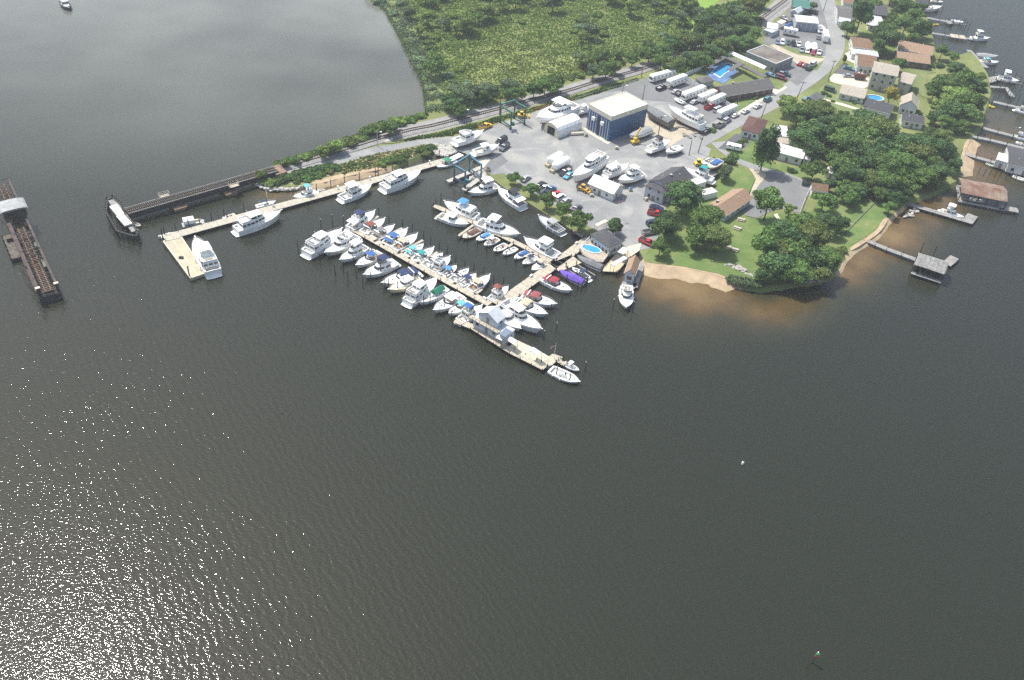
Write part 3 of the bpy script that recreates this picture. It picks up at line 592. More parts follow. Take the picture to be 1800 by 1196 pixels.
        mb = MB(); mb.tube((.3*L, 0, zz+.1), (.26*L, 0, zz+3.0), .05, .02, n=5); mb.tube((.28*L, -.6, zz+2), (.28*L, .6, zz+2), .03, n=4); mb.build('mast', gel, r)
        mb = MB(); mb.loft([[(.4*L+.3*math.cos(q*math.pi/4), .3*math.sin(q*math.pi/4), z) for q in range(8)] for z in (zz+1.75, zz+1.95)]) if not top else mb.box(.4*L-.3, .4*L+.3, -.3, .3, zz+.3, zz+.5); mb.build('radar_dome', gel, r)
        mb = MB(); sh = lambda t: F*(1+.42*t*t*t)
        for s_ in (1, -1):
            pts = [(t*L, s_*(hbeam(t, B)-.08), sh(t)+.8) for t in (.02, .1, .2, .3, .4, .48)]; mb.path(pts, .025, 4)
            for p in pts: mb.tube(p, (p[0], p[1], p[2]-.8), .018, n=4)
        mb.build('side_rail', chrome, r)
    elif kind == 'lobster':
        mb = MB(); a, b2 = house_rings(.50*L, .86*L, B*.7, B*.34, dk-.05, .5, 0, .7, .8); mb.loft([a, b2]); mb.build('foredeck_cabin', gel, r)
        house(r, .40*L, .62*L, B*.74, B*.6, dk-.03, 1.6, .1, .5, .9, name='wheelhouse', win=(.45, .85), aft=False)
        awning(r, .28*L, .56*L, B*.72, dk+1.75, canvas or 'white', 'hardtop', mt=None if canvas else gel, zb=F)
        seat(.06*L, .06*L+.4, -B*.3, B*.3, fl)
        mb = MB(); mb.tube((.45*L, 0, dk+1.8), (.42*L, 0, dk+4), .04, .02, n=4); mb.build('antenna', chrome, r)
    elif kind == 'run':
        mb = MB(); a, b2 = house_rings(.48*L, .70*L, B*.80, B*.58, F+.05, .45, .3, .6, .84, .9); k = len(a)
        for j in range(k-1): mb.poly([a[j], a[j+1], b2[j+1], b2[j]])
        mb.build('windshield', glass, r)
        seat(.40*L, .40*L+.45, -B*.30, -B*.06, fl); seat(.40*L, .40*L+.45, B*.06, B*.30, fl); seat(.10*L, .10*L+.5, -B*.30, B*.30, fl)
        if canvas == 'none': pass
        elif bim == 'cover':
            mb = MB(); mb.loft([[(.04*L, -B*.40, F+.12), (.64*L, -B*.36, F+.12), (.68*L, 0, F+.15), (.64*L, B*.36, F+.12), (.04*L, B*.40, F+.12)], [(.10*L, -B*.2, F+.42), (.52*L, -B*.2, F+.62), (.60*L, 0, F+.55), (.52*L, B*.2, F+.62), (.10*L, B*.2, F+.42)]]); mb.build('cockpit_cover', canvm(canvas), r)
        elif canvas: awning(r, .28*L, .56*L, B*.78, F+1.45, canvas, zb=F)
        if rnd.random() < .5: outboards(r, 1, F, cc=(.05, .05, .06))
    elif kind == 'console':
        mb = MB(); mb.loft([[(.42*L, -.45, fl), (.56*L, -.40, fl), (.56*L, .40, fl), (.42*L, .45, fl)], [(.44*L, -.42, fl+1.05), (.52*L, -.36, fl+1.05), (.52*L, .36, fl+1.05), (.44*L, .42, fl+1.05)]]); mb.build('console', gel, r)
        mb = MB(); mb.poly([(.53*L, -.36, fl+1.02), (.53*L, .36, fl+1.02), (.50*L, .32, fl+1.45), (.50*L, -.32, fl+1.45)]); mb.build('windshield', glass, r)
        seat(.33*L, .33*L+.45, -.5, .5, fl, .6); seat(.66*L, .66*L+.9, -B*.2, B*.2, fl, .3)
        if canvas: awning(r, .34*L, .58*L, B*.62, fl+2.1, canvas, 't_top', zb=fl, crown=.06)
        outboards(r, 2 if L > 7.5 else 1, F, cc=(.8, .8, .78) if rnd.random() < .5 else (.05, .05, .06))
    elif kind == 'skiff':
        for t in (.12, .4, .65):
            mb = MB(); mb.box(t*L, t*L+.3, -hbeam(t, B)*.85, hbeam(t, B)*.85, fl+.2, fl+.26); mb.build('thwart', wood_new, r)
        if canvas: mb = MB(); mb.loft([[(.3*L+.35*math.cos(q*math.pi/4), .35*math.sin(q*math.pi/4), z) for q in range(8)] for z in (fl+.1, fl+.5)]); mb.build('bait_tub', canvm(canvas), r)
        outboards(r, 1, F, cc=(.05, .05, .06))
    elif kind == 'sail':
        house(r, .36*L, .68*L, B*.55, B*.35, dk-.03, .4, .1, .4, .85, win=(.3, .75))
        hm_ = L*(1.1); mb = MB(); mb.tube((.58*L, 0, F), (.58*L, 0, F+hm_), .09, .06, n=6); mb.tube((.58*L, -.9, F+hm_*.6), (.58*L, .9, F+hm_*.6), .03, n=4); mb.build('mast', gel, r)
        mb = MB(); mb.tube((.57*L, 0, F+1.4), (.18*L, 0, F+1.5), .07, n=6); mb.build('boom', gel, r)
        mb = MB(); mb.tube((.56*L, 0, F+1.55), (.2*L, 0, F+1.6), .2, .13, n=6); mb.build('sail_cover', canvm(canvas or 'blue'), r)
        mb = MB()
        for q in ((L, 0, F*1.4), (0, 0, F), (.56*L, B*.45, F), (.56*L, -B*.45, F)): mb.tube((.58*L, 0, F+hm_*.98), q, .012, n=3)
        mb.build('rigging', chrome, r)
        if bim:
            mb = MB(); mb.loft([[(x, y, z) for x, y, z in ((x_, -w_, F+.9), (x_, 0, F+1.9), (x_, w_, F+.9))] for x_, w_ in ((.12*L, B*.32), (.5*L, B*.36))]); mb.build('boom_tent', canvm(bim), r)
            mb = MB(); mb.beam((L*.96, 0, F*1.45), (L*1.14, 0, F*1.6), .22, .12); mb.build('bowsprit', wood_new, r)
            mb = MB(); mb.box(.70*L, .84*L, -.35, .35, dk+.02, dk+.3); mb.build('deck_box', teak, r)
    elif kind == 'cover':
        hull_parts(r, L, B, F, hm, bt, None, None, draft, .02)
        mb = MB(); rr = []
        for i in range(11):
            t = i/10; bb = max(hbeam(t, B), .05)+.05; s_ = F*(1+.42*t**3); hgt = (1.0+.6*math.sin(math.pi*min(1, t*1.3)))*(1-t**3)*.75*min(1, L/9)+.12+.06*math.sin(i*2.1)
            rr.append([(t*L, bb, s_-.35), (t*L, bb, s_+.08), (t*L, bb*.5, s_+hgt*.75), (t*L, 0, s_+hgt), (t*L, -bb*.5, s_+hgt*.75), (t*L, -bb, s_+.08), (t*L, -bb, s_-.35)])
        mb.loft(rr); mb.build('fitted_cover', canvm(canvas or 'gray'), r)
    elif kind == 'rib':
        mb = MB(); pts = [(0, B*.38, .35), (.6*L, B*.38, .38), (.85*L, B*.25, .45), (L, 0, .55), (.85*L, -B*.25, .45), (.6*L, -B*.38, .38), (0, -B*.38, .35)]
        mb.path(pts, B*.14, 8); mb.build('tube', hull or canvm('lgray'), r, smooth=True)
        mb = MB(); mb.loft([[(.05*L, -B*.3, z), (.7*L, -B*.3, z), (.9*L, 0, z), (.7*L, B*.3, z), (.05*L, B*.3, z)] for z in (.02, .22)]); mb.build('floor', greyv, r)
        mb = MB(); mb.box(.35*L, .45*L, -B*.2, B*.2, .22, .6); mb.build('seat', black, r)
    if L > 9 and kind not in ('cover', 'rib'):   # fenders and anchor pulpit
        mb = MB(); mb.loft([[(L*.97, -.2, F*1.42+.08), (L*1.035, -.1, F*1.46+.08), (L*1.035, .1, F*1.46+.08), (L*.97, .2, F*1.42+.08)], [(L*.97, -.2, F*1.42+.16), (L*1.035, -.1, F*1.46+.16), (L*1.035, .1, F*1.46+.16), (L*.97, .2, F*1.42+.16)]]); mb.build('bow_pulpit', gel, r)
        if not land:
            mb = MB()
            for t in (.2, .45): mb.tube((t*L, hbeam(t, B)+.14, F*.35), (t*L, hbeam(t, B)+.14, F*.95), .13, n=6); mb.tube((t*L, -hbeam(t, B)-.14, F*.35), (t*L, -hbeam(t, B)-.14, F*.95), .13, n=6)
            mb.build('fenders', gel, r)
    if land: jackstands(r, L, B, 0, -(draft+.55))
    return r
# ---- vehicles
def wheel_mesh():
    mb = MB(); n = 12
    mb.loft([[(.34*math.cos(2*math.pi*i/n), y, .34*math.sin(2*math.pi*i/n)) for i in range(n)] for y in (-.11, .11)]); return mb
def rim_mesh():
    mb = MB(); n = 10
    mb.loft([[(.19*math.cos(2*math.pi*i/n), y, .19*math.sin(2*math.pi*i/n)) for i in range(n)] for y in (-.12, .12)]); return mb
WM = RM = None
def wheels(r, pts, s=1.0):
    global WM, RM
    for x, y in pts:
        if WM is None:
            o = wheel_mesh().build('wheel', tyre); WM = o.data; q = rim_mesh().build('rim', chrome, o); RM = q.data
        else:
            o = bpy.data.objects.new('wheel', WM); COL.objects.link(o); q = bpy.data.objects.new('rim', RM); COL.objects.link(q); q.parent = o
        o.parent = r; o.location = (x, y, .34*s); o.scale = (s, s, s)
def car(R, Fp, kind, col, label, name='parked_car', cat='car', roofc=None, z=None):
    zz = ZL+.11 if z is None else z
    a = P(*R, zz+.6); b = P(*Fp, zz+.6); c = (a+b)/2; d = b-a; rz = math.atan2(d.y, d.x)
    L, W, H = {'sedan': (5.0, 1.9, 1.45), 'suv': (5.0, 2.0, 1.85), 'pickup': (5.9, 2.05, 1.85), 'van': (5.4, 2.05, 2.1), 'coupe': (4.6, 1.85, 1.3)}[kind]
    if kind == 'pickup': name, cat = 'pickup_truck', 'pickup truck'
    if kind == 'van': name, cat = 'parked_van', 'van'
    r = thing(name, label, cat, (c.x, c.y, zz), rz); pm = mat('car paint %.2f %.2f %.2f' % col, col, .25, var=.03, scale=1, metal=.1)
    zb = .88 if kind in ('sedan', 'coupe') else 1.08; hood = zb-.08
    prof = [(-L/2, .32), (-L/2-.02, .65), (-L/2+.06, zb-.04), (-L/2+.2, zb), (L/2-1.25, zb), (L/2-.25, hood-.06), (L/2, .68), (L/2+.02, .35)]
    mb = MB(); rings = []
    for y, ins, dz in ((-W/2, .05, -.06), (-W/2+.10, 0, 0), (0, -.0, .03), (W/2-.10, 0, 0), (W/2, .05, -.06)):
        rings.append([((x*(1-ins*.3)), y, (z if z < .5 else z+dz)) for x, z in prof])
    mb.loft(rings)
    if kind == 'pickup':
        mb.box(-L/2+.05, -.35, -W/2+.04, -W/2+.14, zb-.02, zb+.30); mb.box(-L/2+.05, -.35, W/2-.14, W/2-.04, zb-.02, zb+.30); mb.box(-L/2+.02, -L/2+.12, -W/2+.04, W/2-.04, zb-.02, zb+.28)
    mb.build('body', pm, r)
    g0, g1, t0, t1 = {'sedan': (-1.9, 1.25, -1.15, .45), 'coupe': (-1.8, 1.1, -1.0, .25), 'suv': (-2.4, 1.35, -2.2, .7), 'pickup': (-.35, 1.65, -.2, .95), 'van': (-2.6, 1.9, -2.5, 1.2)}[kind]
    w0, w1 = W/2-.08, W/2-.30
    mb = MB(); mb.loft([[(g0, -w0, zb-.02), (g1, -w0, zb-.02), (g1, w0, zb-.02), (g0, w0, zb-.02)], [(t0, -w1, H-.04), (t1, -w1, H-.04), (t1, w1, H-.04), (t0, w1, H-.04)]]); mb.build('windows', glass, r)
    mb = MB(); mb.loft([[(t0-.03, -w1-.03, H-.05), (t1+.03, -w1-.03, H-.05), (t1+.03, w1+.03, H-.05), (t0-.03, w1+.03, H-.05)], [(t0+.1, -w1+.08, H+.02), (t1-.1, -w1+.08, H+.02), (t1-.1, w1-.08, H+.02), (t0+.1, w1-.08, H+.02)]])
    for x, xx in ((g0, t0), (g1, t1), ((g0+g1)/2-.1, (t0+t1)/2-.1)):
        for s in (-1, 1): mb.beam((x, s*(w0+.01), zb-.03), (xx, s*(w1+.01), H-.04), .1, .05)
    mb.build('roof', pm if roofc is None else cm(roofc), r)
    if kind == 'pickup': mb = MB(); mb.box(-L/2+.14, -.40, -W/2+.16, W/2-.16, zb+.045, zb+.06); mb.build('cargo_bed', black if sum(col) > .3 else greyv, r)
    for s in (-1, 1):
        mb = MB(); mb.box(L/2-.06, L/2+.035, s*(W/2-.3)-.17, s*(W/2-.3)+.17, .56, .70); mb.build('headlight', mat('headlight glass', (.7, .7, .7), .1), r)
        mb = MB(); mb.box(-L/2-.045, -L/2+.02, s*(W/2-.25)-.13, s*(W/2-.25)+.13, .64, .80); mb.build('tail_light', mat('tail light', (.3, .02, .02), .2), r)
    wheels(r, [(x, s*(W/2-.08)) for x in (-L/2+.95, L/2-.95) for s in (-1, 1)])
    return r
def trailer(R, Fp, label, kind='fifth', L=None, H=3.4, W=2.5, col=None, name='camper_trailer', cat='camper trailer', stripe=True):
    zz = ZL+.11; a = P(*R, zz+H*.5); b = P(*Fp, zz+H*.5); d = b-a; d.z = 0; L = L or d.length; rz = math.atan2(d.y, d.x); c = (a+b)/2
    r = thing(name, label, cat, (c.x, c.y, zz), rz); m = col or gel; zb = .75; x0, x1 = -L/2, L/2; mb = MB(); n = 4
    pr = [(x0, zb), (x0, H-.25), (x0+.15, H-.06), (x0+.4, H)]
    if kind == 'fifth': pr += [(x1-.5, H), (x1-.05, H-.35), (x1, H-.9), (x1-.15, H-1.65), (x1-2.3, H-1.7), (x1-2.4, zb)]
    elif kind == 'motorhome': pr += [(x1-.6, H), (x1-.1, H-.3), (x1, H-1.2), (x1+.02, zb)]
    else: pr += [(x1-.4, H), (x1-.1, H-.2), (x1, H-.6), (x1-.15, zb)]
    mb.loft([[(x, y*(1), z-(dz if z > zb+.1 else 0)) for x, z in pr] for y, dz in ((-W/2, .1), (-W/2+.15, 0), (W/2-.15, 0), (W/2, .1))]); mb.build('body', m, r)
    mw = MB(); k = max(2, int(L/2.2))
    for s in (-1, 1):
        for i in range(k):
            xc = x0+L*(i+.6)/k-.3
            if xc < x1-2.4 or kind != 'fifth': mw.box(xc-.4, xc+.4, s*W/2-.02, s*W/2+.02, zb+1.0, zb+1.6)
    if kind == 'motorhome': mw.box(x1-.05, x1+.05, -W*.42, W*.42, zb+.8, zb+1.7)
    mw.box(x0-.02, x0+.02, -.5, .5, zb+1.1, zb+1.7); mw.build('windows', glass, r)
    mb = MB()
    for x in (x0+L*.3, x0+L*.6): mb.box(x-.35, x+.35, -.3, .3, H-.01, H+.22)
    mb.build('roof_vent', deckm, r)
    if stripe:
        mb = MB()
        for s in (-1, 1): mb.box(x0+.1, x1-(2.6 if kind == 'fifth' else .4), s*W/2-.015, s*W/2+.015, zb+.35, zb+.6)
        mb.build('side_stripe', cm((.45, .42, .36)), r)
    mb = MB(); mb.box(x0+.2, x1-(2.6 if kind == 'fifth' else .6), -W*.4, W*.4, zb-.28, zb); mb.build('chassis', dark_steel, r)
    wheels(r, [(x, s*(W/2-.2)) for x in ((-.5, .4) if kind != 'motorhome' else (x0+2.6, x1-1.4)) for s in (-1, 1)], 1.05)
    return r
# ---- buildings
def bld(name, label, A, B, C, ze, h=None, roof='gable', rh=1.6, flip=False, wall=None, roofm=None, over=.4, cat='house', wins=True, g=None, wz=None, ww=1.0, wh=1.1, rows=1, doors=((0, .5),), chim=None, wsides=(0, 1, 2, 3), garage=None, wstep=3.2):
    g = ZL if g is None else g; z1 = ze
    a, b, c = P(*A, z1), P(*B, z1), P(*C, z1); u = b-a; v = c-b
    if u.x*v.y-u.y*v.x < 0: a, c = c, a; flip = not flip; u = b-a; v = c-b
    X = u.length; ux = u.normalized(); uy = Vector((-ux.y, ux.x, 0)); Y = v.dot(uy); rz = math.atan2(ux.y, ux.x)
    r = thing(name, label, cat, (a.x, a.y, g), rz); H = z1-g; o = over; wm_, rm_ = wall or sid_wht, roofm or roof_gry
    X, Y = X-2*o, Y-2*o; T = Matrix.Translation((o, o, 0))
    mb = MB(); mb.prism([(0, 0), (X, 0), (X, Y), (0, Y)], 0, H)
    ax = 'y' if flip else 'x'
    if roof == 'gable':
        if ax == 'x':
            for x in (0, X): mb.poly([(x, 0, H), (x, Y, H), (x, Y/2, H+rh)])
        else:
            for y in (0, Y): mb.poly([(0, y, H), (X, y, H), (X/2, y, H+rh)])
    w_ = mb.build('wall', wm_, r); w_.location = (o, o, 0)
    mb = MB(); t = .14
    if roof == 'gable':
        W2 = (Y if ax == 'x' else X)/2; sl = rh/W2; zl = H-o*sl
        prof = [(-o, zl), (W2, H+rh), (2*W2+o, zl), (2*W2+o, zl+t), (W2, H+rh+t), (-o, zl+t)]
        e0, e1 = (-o, (X if ax == 'x' else Y)+o)
        mb.loft([[((e, p, z) if ax == 'x' else (p, e, z)) for p, z in prof] for e in (e0, e1)])
    elif roof == 'hip':
        k = min(X, Y)/2; z0 = H-.05; base = [(-o, -o, z0), (X+o, -o, z0), (X+o, Y+o, z0), (-o, Y+o, z0)]; b2 = [(x, y, z0+t) for x, y, z in base]
        if X >= Y: R0, R1 = (k, Y/2, H+rh), (X-k, Y/2, H+rh)
        else: R0, R1 = (X/2, k, H+rh), (X/2, Y-k, H+rh)
        n = len(mb.v); mb.v += base+b2+[R0, R1]
        F = [(3, 2, 1, 0), (0, 1, 5, 4), (1, 2, 6, 5), (2, 3, 7, 6), (3, 0, 4, 7)]
        F += [(4, 5, 9, 8), (5, 6, 9), (6, 7, 8, 9), (7, 4, 8)] if X >= Y else [(4, 5, 8), (5, 6, 9, 8), (6, 7, 9), (7, 4, 8, 9)]
        for q in F: mb.f.append(tuple(n+i for i in q)); mb.m.append(0)
    elif roof == 'flat':
        mb.prism([(-o, -o), (X+o, -o), (X+o, Y+o), (-o, Y+o)], H+.003, H+.18)
    elif roof == 'parapet':
        mb.prism([(.3, .3), (X-.3, .3), (X-.3, Y-.3), (.3, Y-.3)], H+.003, H+.10)
        pm_ = MB()
        for q in ((-o, X+o, -o, .3), (-o, X+o, Y-.3, Y+o), (-o, .3, .3, Y-.3), (X-.3, X+o, .3, Y-.3)): pm_.box(*q, H+.003, H+.35)
        q_ = pm_.build('parapet', mat('parapet trim', (.55, .56, .55), .6), r); q_.location = (o, o, 0)
    elif roof == 'shed':
        p = [(-o, -o, H), (X+o, -o, H), (X+o, Y+o, H+rh), (-o, Y+o, H+rh)]; mb.loft([p, [(x, y, z+t) for x, y, z in p]])
    rf = mb.build('roof', rm_, r); rf.location = (o, o, 0)
    if roof in ('gable', 'hip'):
        mg = MB()
        if roof == 'gable' and ax == 'x':
            for yy in (-o-.06, Y+o-.02): mg.box(-o, X+o, yy, yy+.08, zl-.08, zl+.10)
        elif roof == 'gable':
            for xx in (-o-.06, X+o-.02): mg.box(xx, xx+.08, -o, Y+o, zl-.08, zl+.10)
        if mg.v: q = mg.build('gutter', sid_wht, r); q.location = (o, o, 0)
    if roof == 'gable' and X*Y > 60:
        for fx_, fy_ in ((.3, .3), (.7, .68)):
            q_ = (fy_ if ax == 'x' else fx_); zr = H+rh*(1-abs(q_-.5)*2); mb = MB(); mb.tube((X*fx_, Y*fy_, zr-.3), (X*fx_, Y*fy_, zr+.55), .16, n=6); mb.build('roof_vent', sid_wht, rf)
    if wins:
        zc = wz or min(H-1.0, 1.6)
        for sd in wsides:
            Ls = X if sd in (0, 2) else Y; n_ = max(1, int(Ls/wstep))
            for rr_ in range(rows):
                for i in range(n_):
                    uu = Ls*(i+.5)/n_
                    if rr_ == 0 and any(s_ == sd and abs(f_*Ls-uu) < 1.1 for s_, f_ in doors): continue
                    zq = zc+rr_*2.8; mw = MB(); mf = MB()
                    def bx(M_, hw, z0, z1, p):
                        if sd == 0: M_.box(uu-hw, uu+hw, -p, .0, z0, z1)
                        elif sd == 2: M_.box(uu-hw, uu+hw, Y, Y+p, z0, z1)
                        elif sd == 1: M_.box(X, X+p, uu-hw, uu+hw, z0, z1)
                        else: M_.box(-p, 0, uu-hw, uu+hw, z0, z1)
                    bx(mf, ww/2+.1, zq-wh/2-.1, zq+wh/2+.1, .03); bx(mw, ww/2, zq-wh/2, zq+wh/2, .05)
                    q = mf.build('window', sid_wht if wm_ != sid_wht else sid_gry, r); q.location = (o, o, 0); mw.build('pane', glass, q)
    for s_, f_ in doors:
        Ls = X if s_ in (0, 2) else Y; uu = f_*Ls; mb = MB(); hw = .48
        if s_ == 0: mb.box(uu-hw, uu+hw, -.05, 0, 0, 2.05)
        elif s_ == 2: mb.box(uu-hw, uu+hw, Y, Y+.05, 0, 2.05)
        elif s_ == 1: mb.box(X, X+.05, uu-hw, uu+hw, 0, 2.05)
        else: mb.box(-.05, 0, uu-hw, uu+hw, 0, 2.05)
        q = mb.build('door', cm((.25, .2, .16)) if wm_ != sid_navy else glass, r); q.location = (o, o, 0)
    if garage:
        s_, n_, gc = garage
        for i in range(n_):
            Ls = X if s_ in (0, 2) else Y; w1 = Ls/n_; u0 = w1*i+.3; u1 = w1*(i+1)-.3; mb = MB()
            if s_ == 0: mb.box(u0, u1, -.06, 0, .0, H*.82)
            elif s_ == 2: mb.box(u0, u1, Y, Y+.06, .0, H*.82)
            elif s_ == 1: mb.box(X, X+.06, u0, u1, 0, H*.82)
            else: mb.box(-.06, 0, u0, u1, 0, H*.82)
            q = mb.build('garage_door', gc, r); q.location = (o, o, 0)
    if chim:
        fx, fy, hh = chim; mb = MB(); mb.box(X*fx-.35, X*fx+.35, Y*fy-.35, Y*fy+.35, H-.2, H+hh); q = mb.build('chimney', brick, rf)
        mb = MB(); mb.box(X*fx-.42, X*fx+.42, Y*fy-.42, Y*fy+.42, H+hh+.003, H+hh+.12); mb.build('chimney_cap', conc, q)
    r['dims'] = (X, Y, H); return r
# ---- trees: trunk with limbs plus a crown of leaf clumps gathered in lobes
PROTO = {}
def crown_mesh(kind, seed, lobes, flat=1.0, leaf=.075, nleaf=3600, tall=1.0):
    rg = np.random.default_rng(seed); cs = []; rs = []
    for i in range(lobes):
        th = rg.uniform(0, 2*np.pi); ph = rg.uniform(-.55, 1.0); rr = rg.uniform(.35, .80); rad = rg.uniform(.20, .46)
        cs.append((rr*np.cos(th)*math.sqrt(max(.05, 1-ph*ph*.6)), rr*np.sin(th)*math.sqrt(max(.05, 1-ph*ph*.6)), ph*.62*tall)); rs.append(rad)
    cs.append((0, 0, .1)); rs.append(.55); cs = np.array(cs); rs = np.array(rs)
    pr = rs**2/np.sum(rs**2); li = rg.choice(len(rs), nleaf, p=pr); d = rg.normal(size=(nleaf, 3)); d /= np.linalg.norm(d, axis=1)[:, None]
    d[:, 2] = np.where(rg.random(nleaf) < .6, np.abs(d[:, 2]), d[:, 2])
    q = rs[li]*(rg.uniform(.55, 1.22, nleaf)); p = cs[li]+d*q[:, None]*np.array([1, 1, .85*flat]); p[:, 2] *= flat
    nrm = d+rg.normal(size=(nleaf, 3))*.55; nrm /= np.linalg.norm(nrm, axis=1)[:, None]
    t = np.cross(nrm, rg.normal(size=(nleaf, 3))); t /= np.linalg.norm(t, axis=1)[:, None]; bb = np.cross(nrm, t); s = (leaf*rg.uniform(.6, 1.4, nleaf))[:, None]
    v = np.stack([p-t*s, p+bb*s*.8-t*s*.1, p+t*s, p-bb*s*.8+t*s*.15], 1).reshape(-1, 3)
    f = np.arange(nleaf*4).reshape(-1, 4)
    V = v.tolist(); F = f.tolist()
    for c, r_ in zip(cs, rs):   # inner mass of foliage
        k = len(V); n = 7
        for a in range(1, 5):
            ph = math.pi*a/5
            for b in range(n): 
                j = 1+.25*rg.uniform(-1, 1); V.append((c[0]+math.sin(ph)*math.cos(2*math.pi*b/n)*r_*.66*j, c[1]+math.sin(ph)*math.sin(2*math.pi*b/n)*r_*.66*j, (c[2]+math.cos(ph)*r_*.6*j)*flat))
        for a in range(3):
            for b in range(n): F.append([k+a*n+b, k+(a+1)*n+b, k+(a+1)*n+(b+1) % n, k+a*n+(b+1) % n])
        F.append([k+b for b in range(n)]); F.append([k+3*n+b for b in range(n-1, -1, -1)])
    me = bpy.data.meshes.new('crown'); me.from_pydata(V, [], F); me.materials.append(leafm(kind)); me.update(); return me
def trunk_mesh(seed):
    rg = random.Random(seed); mb = MB(); mb.tube((0, 0, -1.0), (.03, .02, -.25), .055, .038, 7); mb.tube((.03, .02, -.25), (0, 0, .3), .038, .018, 6)
    for i in range(6):
        a = i*1.05+rg.random(); l_ = rg.uniform(.35, .6); z = rg.uniform(-.35, 0); mb.tube((.02, .01, z), (l_*math.cos(a), l_*math.sin(a), z+rg.uniform(.2, .45)), .022, .008, 5)
    return mb.build('trunk', barkm)
def tree_proto(kind, var, shape):
    key = (kind, var, shape)
    if key not in PROTO:
        lob, flat, leaf, nl, tall = {'round': (11, .8, .080, 3400, 1.0), 'tall': (11, 1.15, .085, 3400, 1.1), 'cone': (9, 1.45, .085, 3000, 1.2), 'bush': (7, .62, .11, 1300, .7), 'small': (8, .85, .11, 1500, 1.0), 'big': (24, .75, .052, 7500, 1.0)}[shape]
        PROTO[key] = crown_mesh(kind, hash((kind == 'mid', var*7+len(kind), shape == 'tall')) % 9999+var, lob, flat, leaf, nl, tall)
    return PROTO[key]
TRUNKS = []
def tree(px, py, r, kind='mid', shape='round', label='green tree', group=None, name='tree', cat='tree', base=ZL, hc=None):
    if not TRUNKS:
        for s in range(2): t = trunk_mesh(s); TRUNKS.append(t.data); bpy.data.objects.remove(t)
    flat = {'round': .8, 'tall': 1.15, 'cone': 1.45, 'bush': .62, 'small': .85, 'big': .72}[shape]
    hc = hc or (r*flat*(.55 if shape == 'bush' else .95)+ (0 if shape == 'bush' else r*.35)); p = P(px, py, base+hc)
    root = thing(name, label, cat, (p.x, p.y, base), random.uniform(0, 6.28), group)
    c = bpy.data.objects.new('crown' if shape != 'bush' else 'foliage', tree_proto(kind, random.randrange(2), shape)); COL.objects.link(c); c.parent = root; c.location = (0, 0, hc); c.scale = (r*1.05, r*1.05, r*random.uniform(.92, 1.08))
    if shape != 'bush':
        t = bpy.data.objects.new('trunk', TRUNKS[random.randrange(2)]); COL.objects.link(t); t.parent = root; t.location = (0, 0, hc); t.scale = (r, r, hc)
    return root
# ---- docks, piles, poles
def pile(pt, top, label, group, z=None, r=.15, cap=False, lean=0):
    p = P(pt[0], pt[1], 0); mb = MB(); mb.tube((0, 0, -1), (lean, 0, top), r, r*.85, 8)
    root = thing('mooring_pile', label, 'piling', (p.x, p.y, 0), random.uniform(0, 6), group); mb.build('post', pilem, root)
    if cap: m2 = MB(); m2.tube((lean, 0, top), (lean, 0, top+.25), r*1.1, .03, 8); m2.build('cap', capm, root)
    return root
def dock(pts, w, label, z=1.1, m=None, piles=6.0, name='dock', cat='dock', ph=1.2, fingers=(), boards=True, off=None, boxes=0, parent=None, pr=.13):
    p = [P(x, y, z) for x, y in pts]; o0 = p[0].copy(); o0.z = 0; m = m or wood_new
    r = thing(name, label, cat, o0)
    def strip(line, wd, nm):
        Lx, Rx = ribbon(line, wd); mb = MB()
        mb.loft([[Vector((a.x, a.y, zz))-o0 for a, zz in ((Rx[i], z-.18), (Lx[i], z-.18), (Lx[i], z), (Rx[i], z))] for i in range(len(line))]); mj = mb  # joints between deck panels, laid as thin battens
        for i in range(len(line)-1):
            sg = (line[i+1]-line[i]).length; k = int(sg/2.4)
            d = (line[i+1]-line[i]).normalized(); nn = Vector((-d.y, d.x, 0))
            for j in range(1, k):
                c = line[i]+d*sg*j/k-o0; mj.loft([[c+nn*s*wd*.49+d*e*.05+Vector((0, 0, dz)) for s, e in ((-1, -1), (1, -1), (1, 1), (-1, 1))] for dz in (.003, .02)], 1)
        return mb.build(nm, [m, wood_gry], r)
    strip(p, w, 'deck')
    for a, b in fingers: strip([P(*a, z), P(*b, z)], .9, 'finger_pier')
    if piles:
        Lx, Rx = ribbon(p, w+.3); pm = None
        for side in (Lx, Rx):
            for i in range(len(side)-1):
                sg = (side[i+1]-side[i]).length; k = max(1, round(sg/piles))
                for j in range(k+(1 if i == len(side)-2 else 0)):
                    c = side[i].lerp(side[i+1], j/k)-o0
                    if pm is None: mb = MB(); mb.tube((0, 0, -1), (0, 0, z+ph), pr, pr*.9, 7); q = mb.build('piling', pilem, r); pm = q.data
                    else: q = bpy.data.objects.new('piling', pm); COL.objects.link(q); q.parent = r
                    q.location = (c.x, c.y, 0)
    for k in range(boxes):
        t = (k+.5)/boxes; 
        i = min(len(p)-2, int(t*(len(p)-1))); f = t*(len(p)-1)-i; c = p[i].lerp(p[i+1], f); d = (p[i+1]-p[i]).normalized(); nn = Vector((-d.y, d.x, 0)); c = c+nn*(w/2-.35)
        root = thing('dock_box', 'white fibreglass storage box standing on the edge of a marina dock', 'dock box', (c.x, c.y, z), math.atan2(d.y, d.x), 'white dock boxes')
        mb = MB(); mb.box(-.6, .6, -.28, .28, .0, .5); mb.build('box_body', gel, root); mb = MB(); mb.loft([[(-.63, -.31, .5), (.63, -.31, .5), (.63, .31, .5), (-.63, .31, .5)], [(-.55, -.2, .62), (.55, -.2, .62), (.55, .2, .62), (-.55, .2, .62)]]); mb.build('lid', deckm, root)
    return r
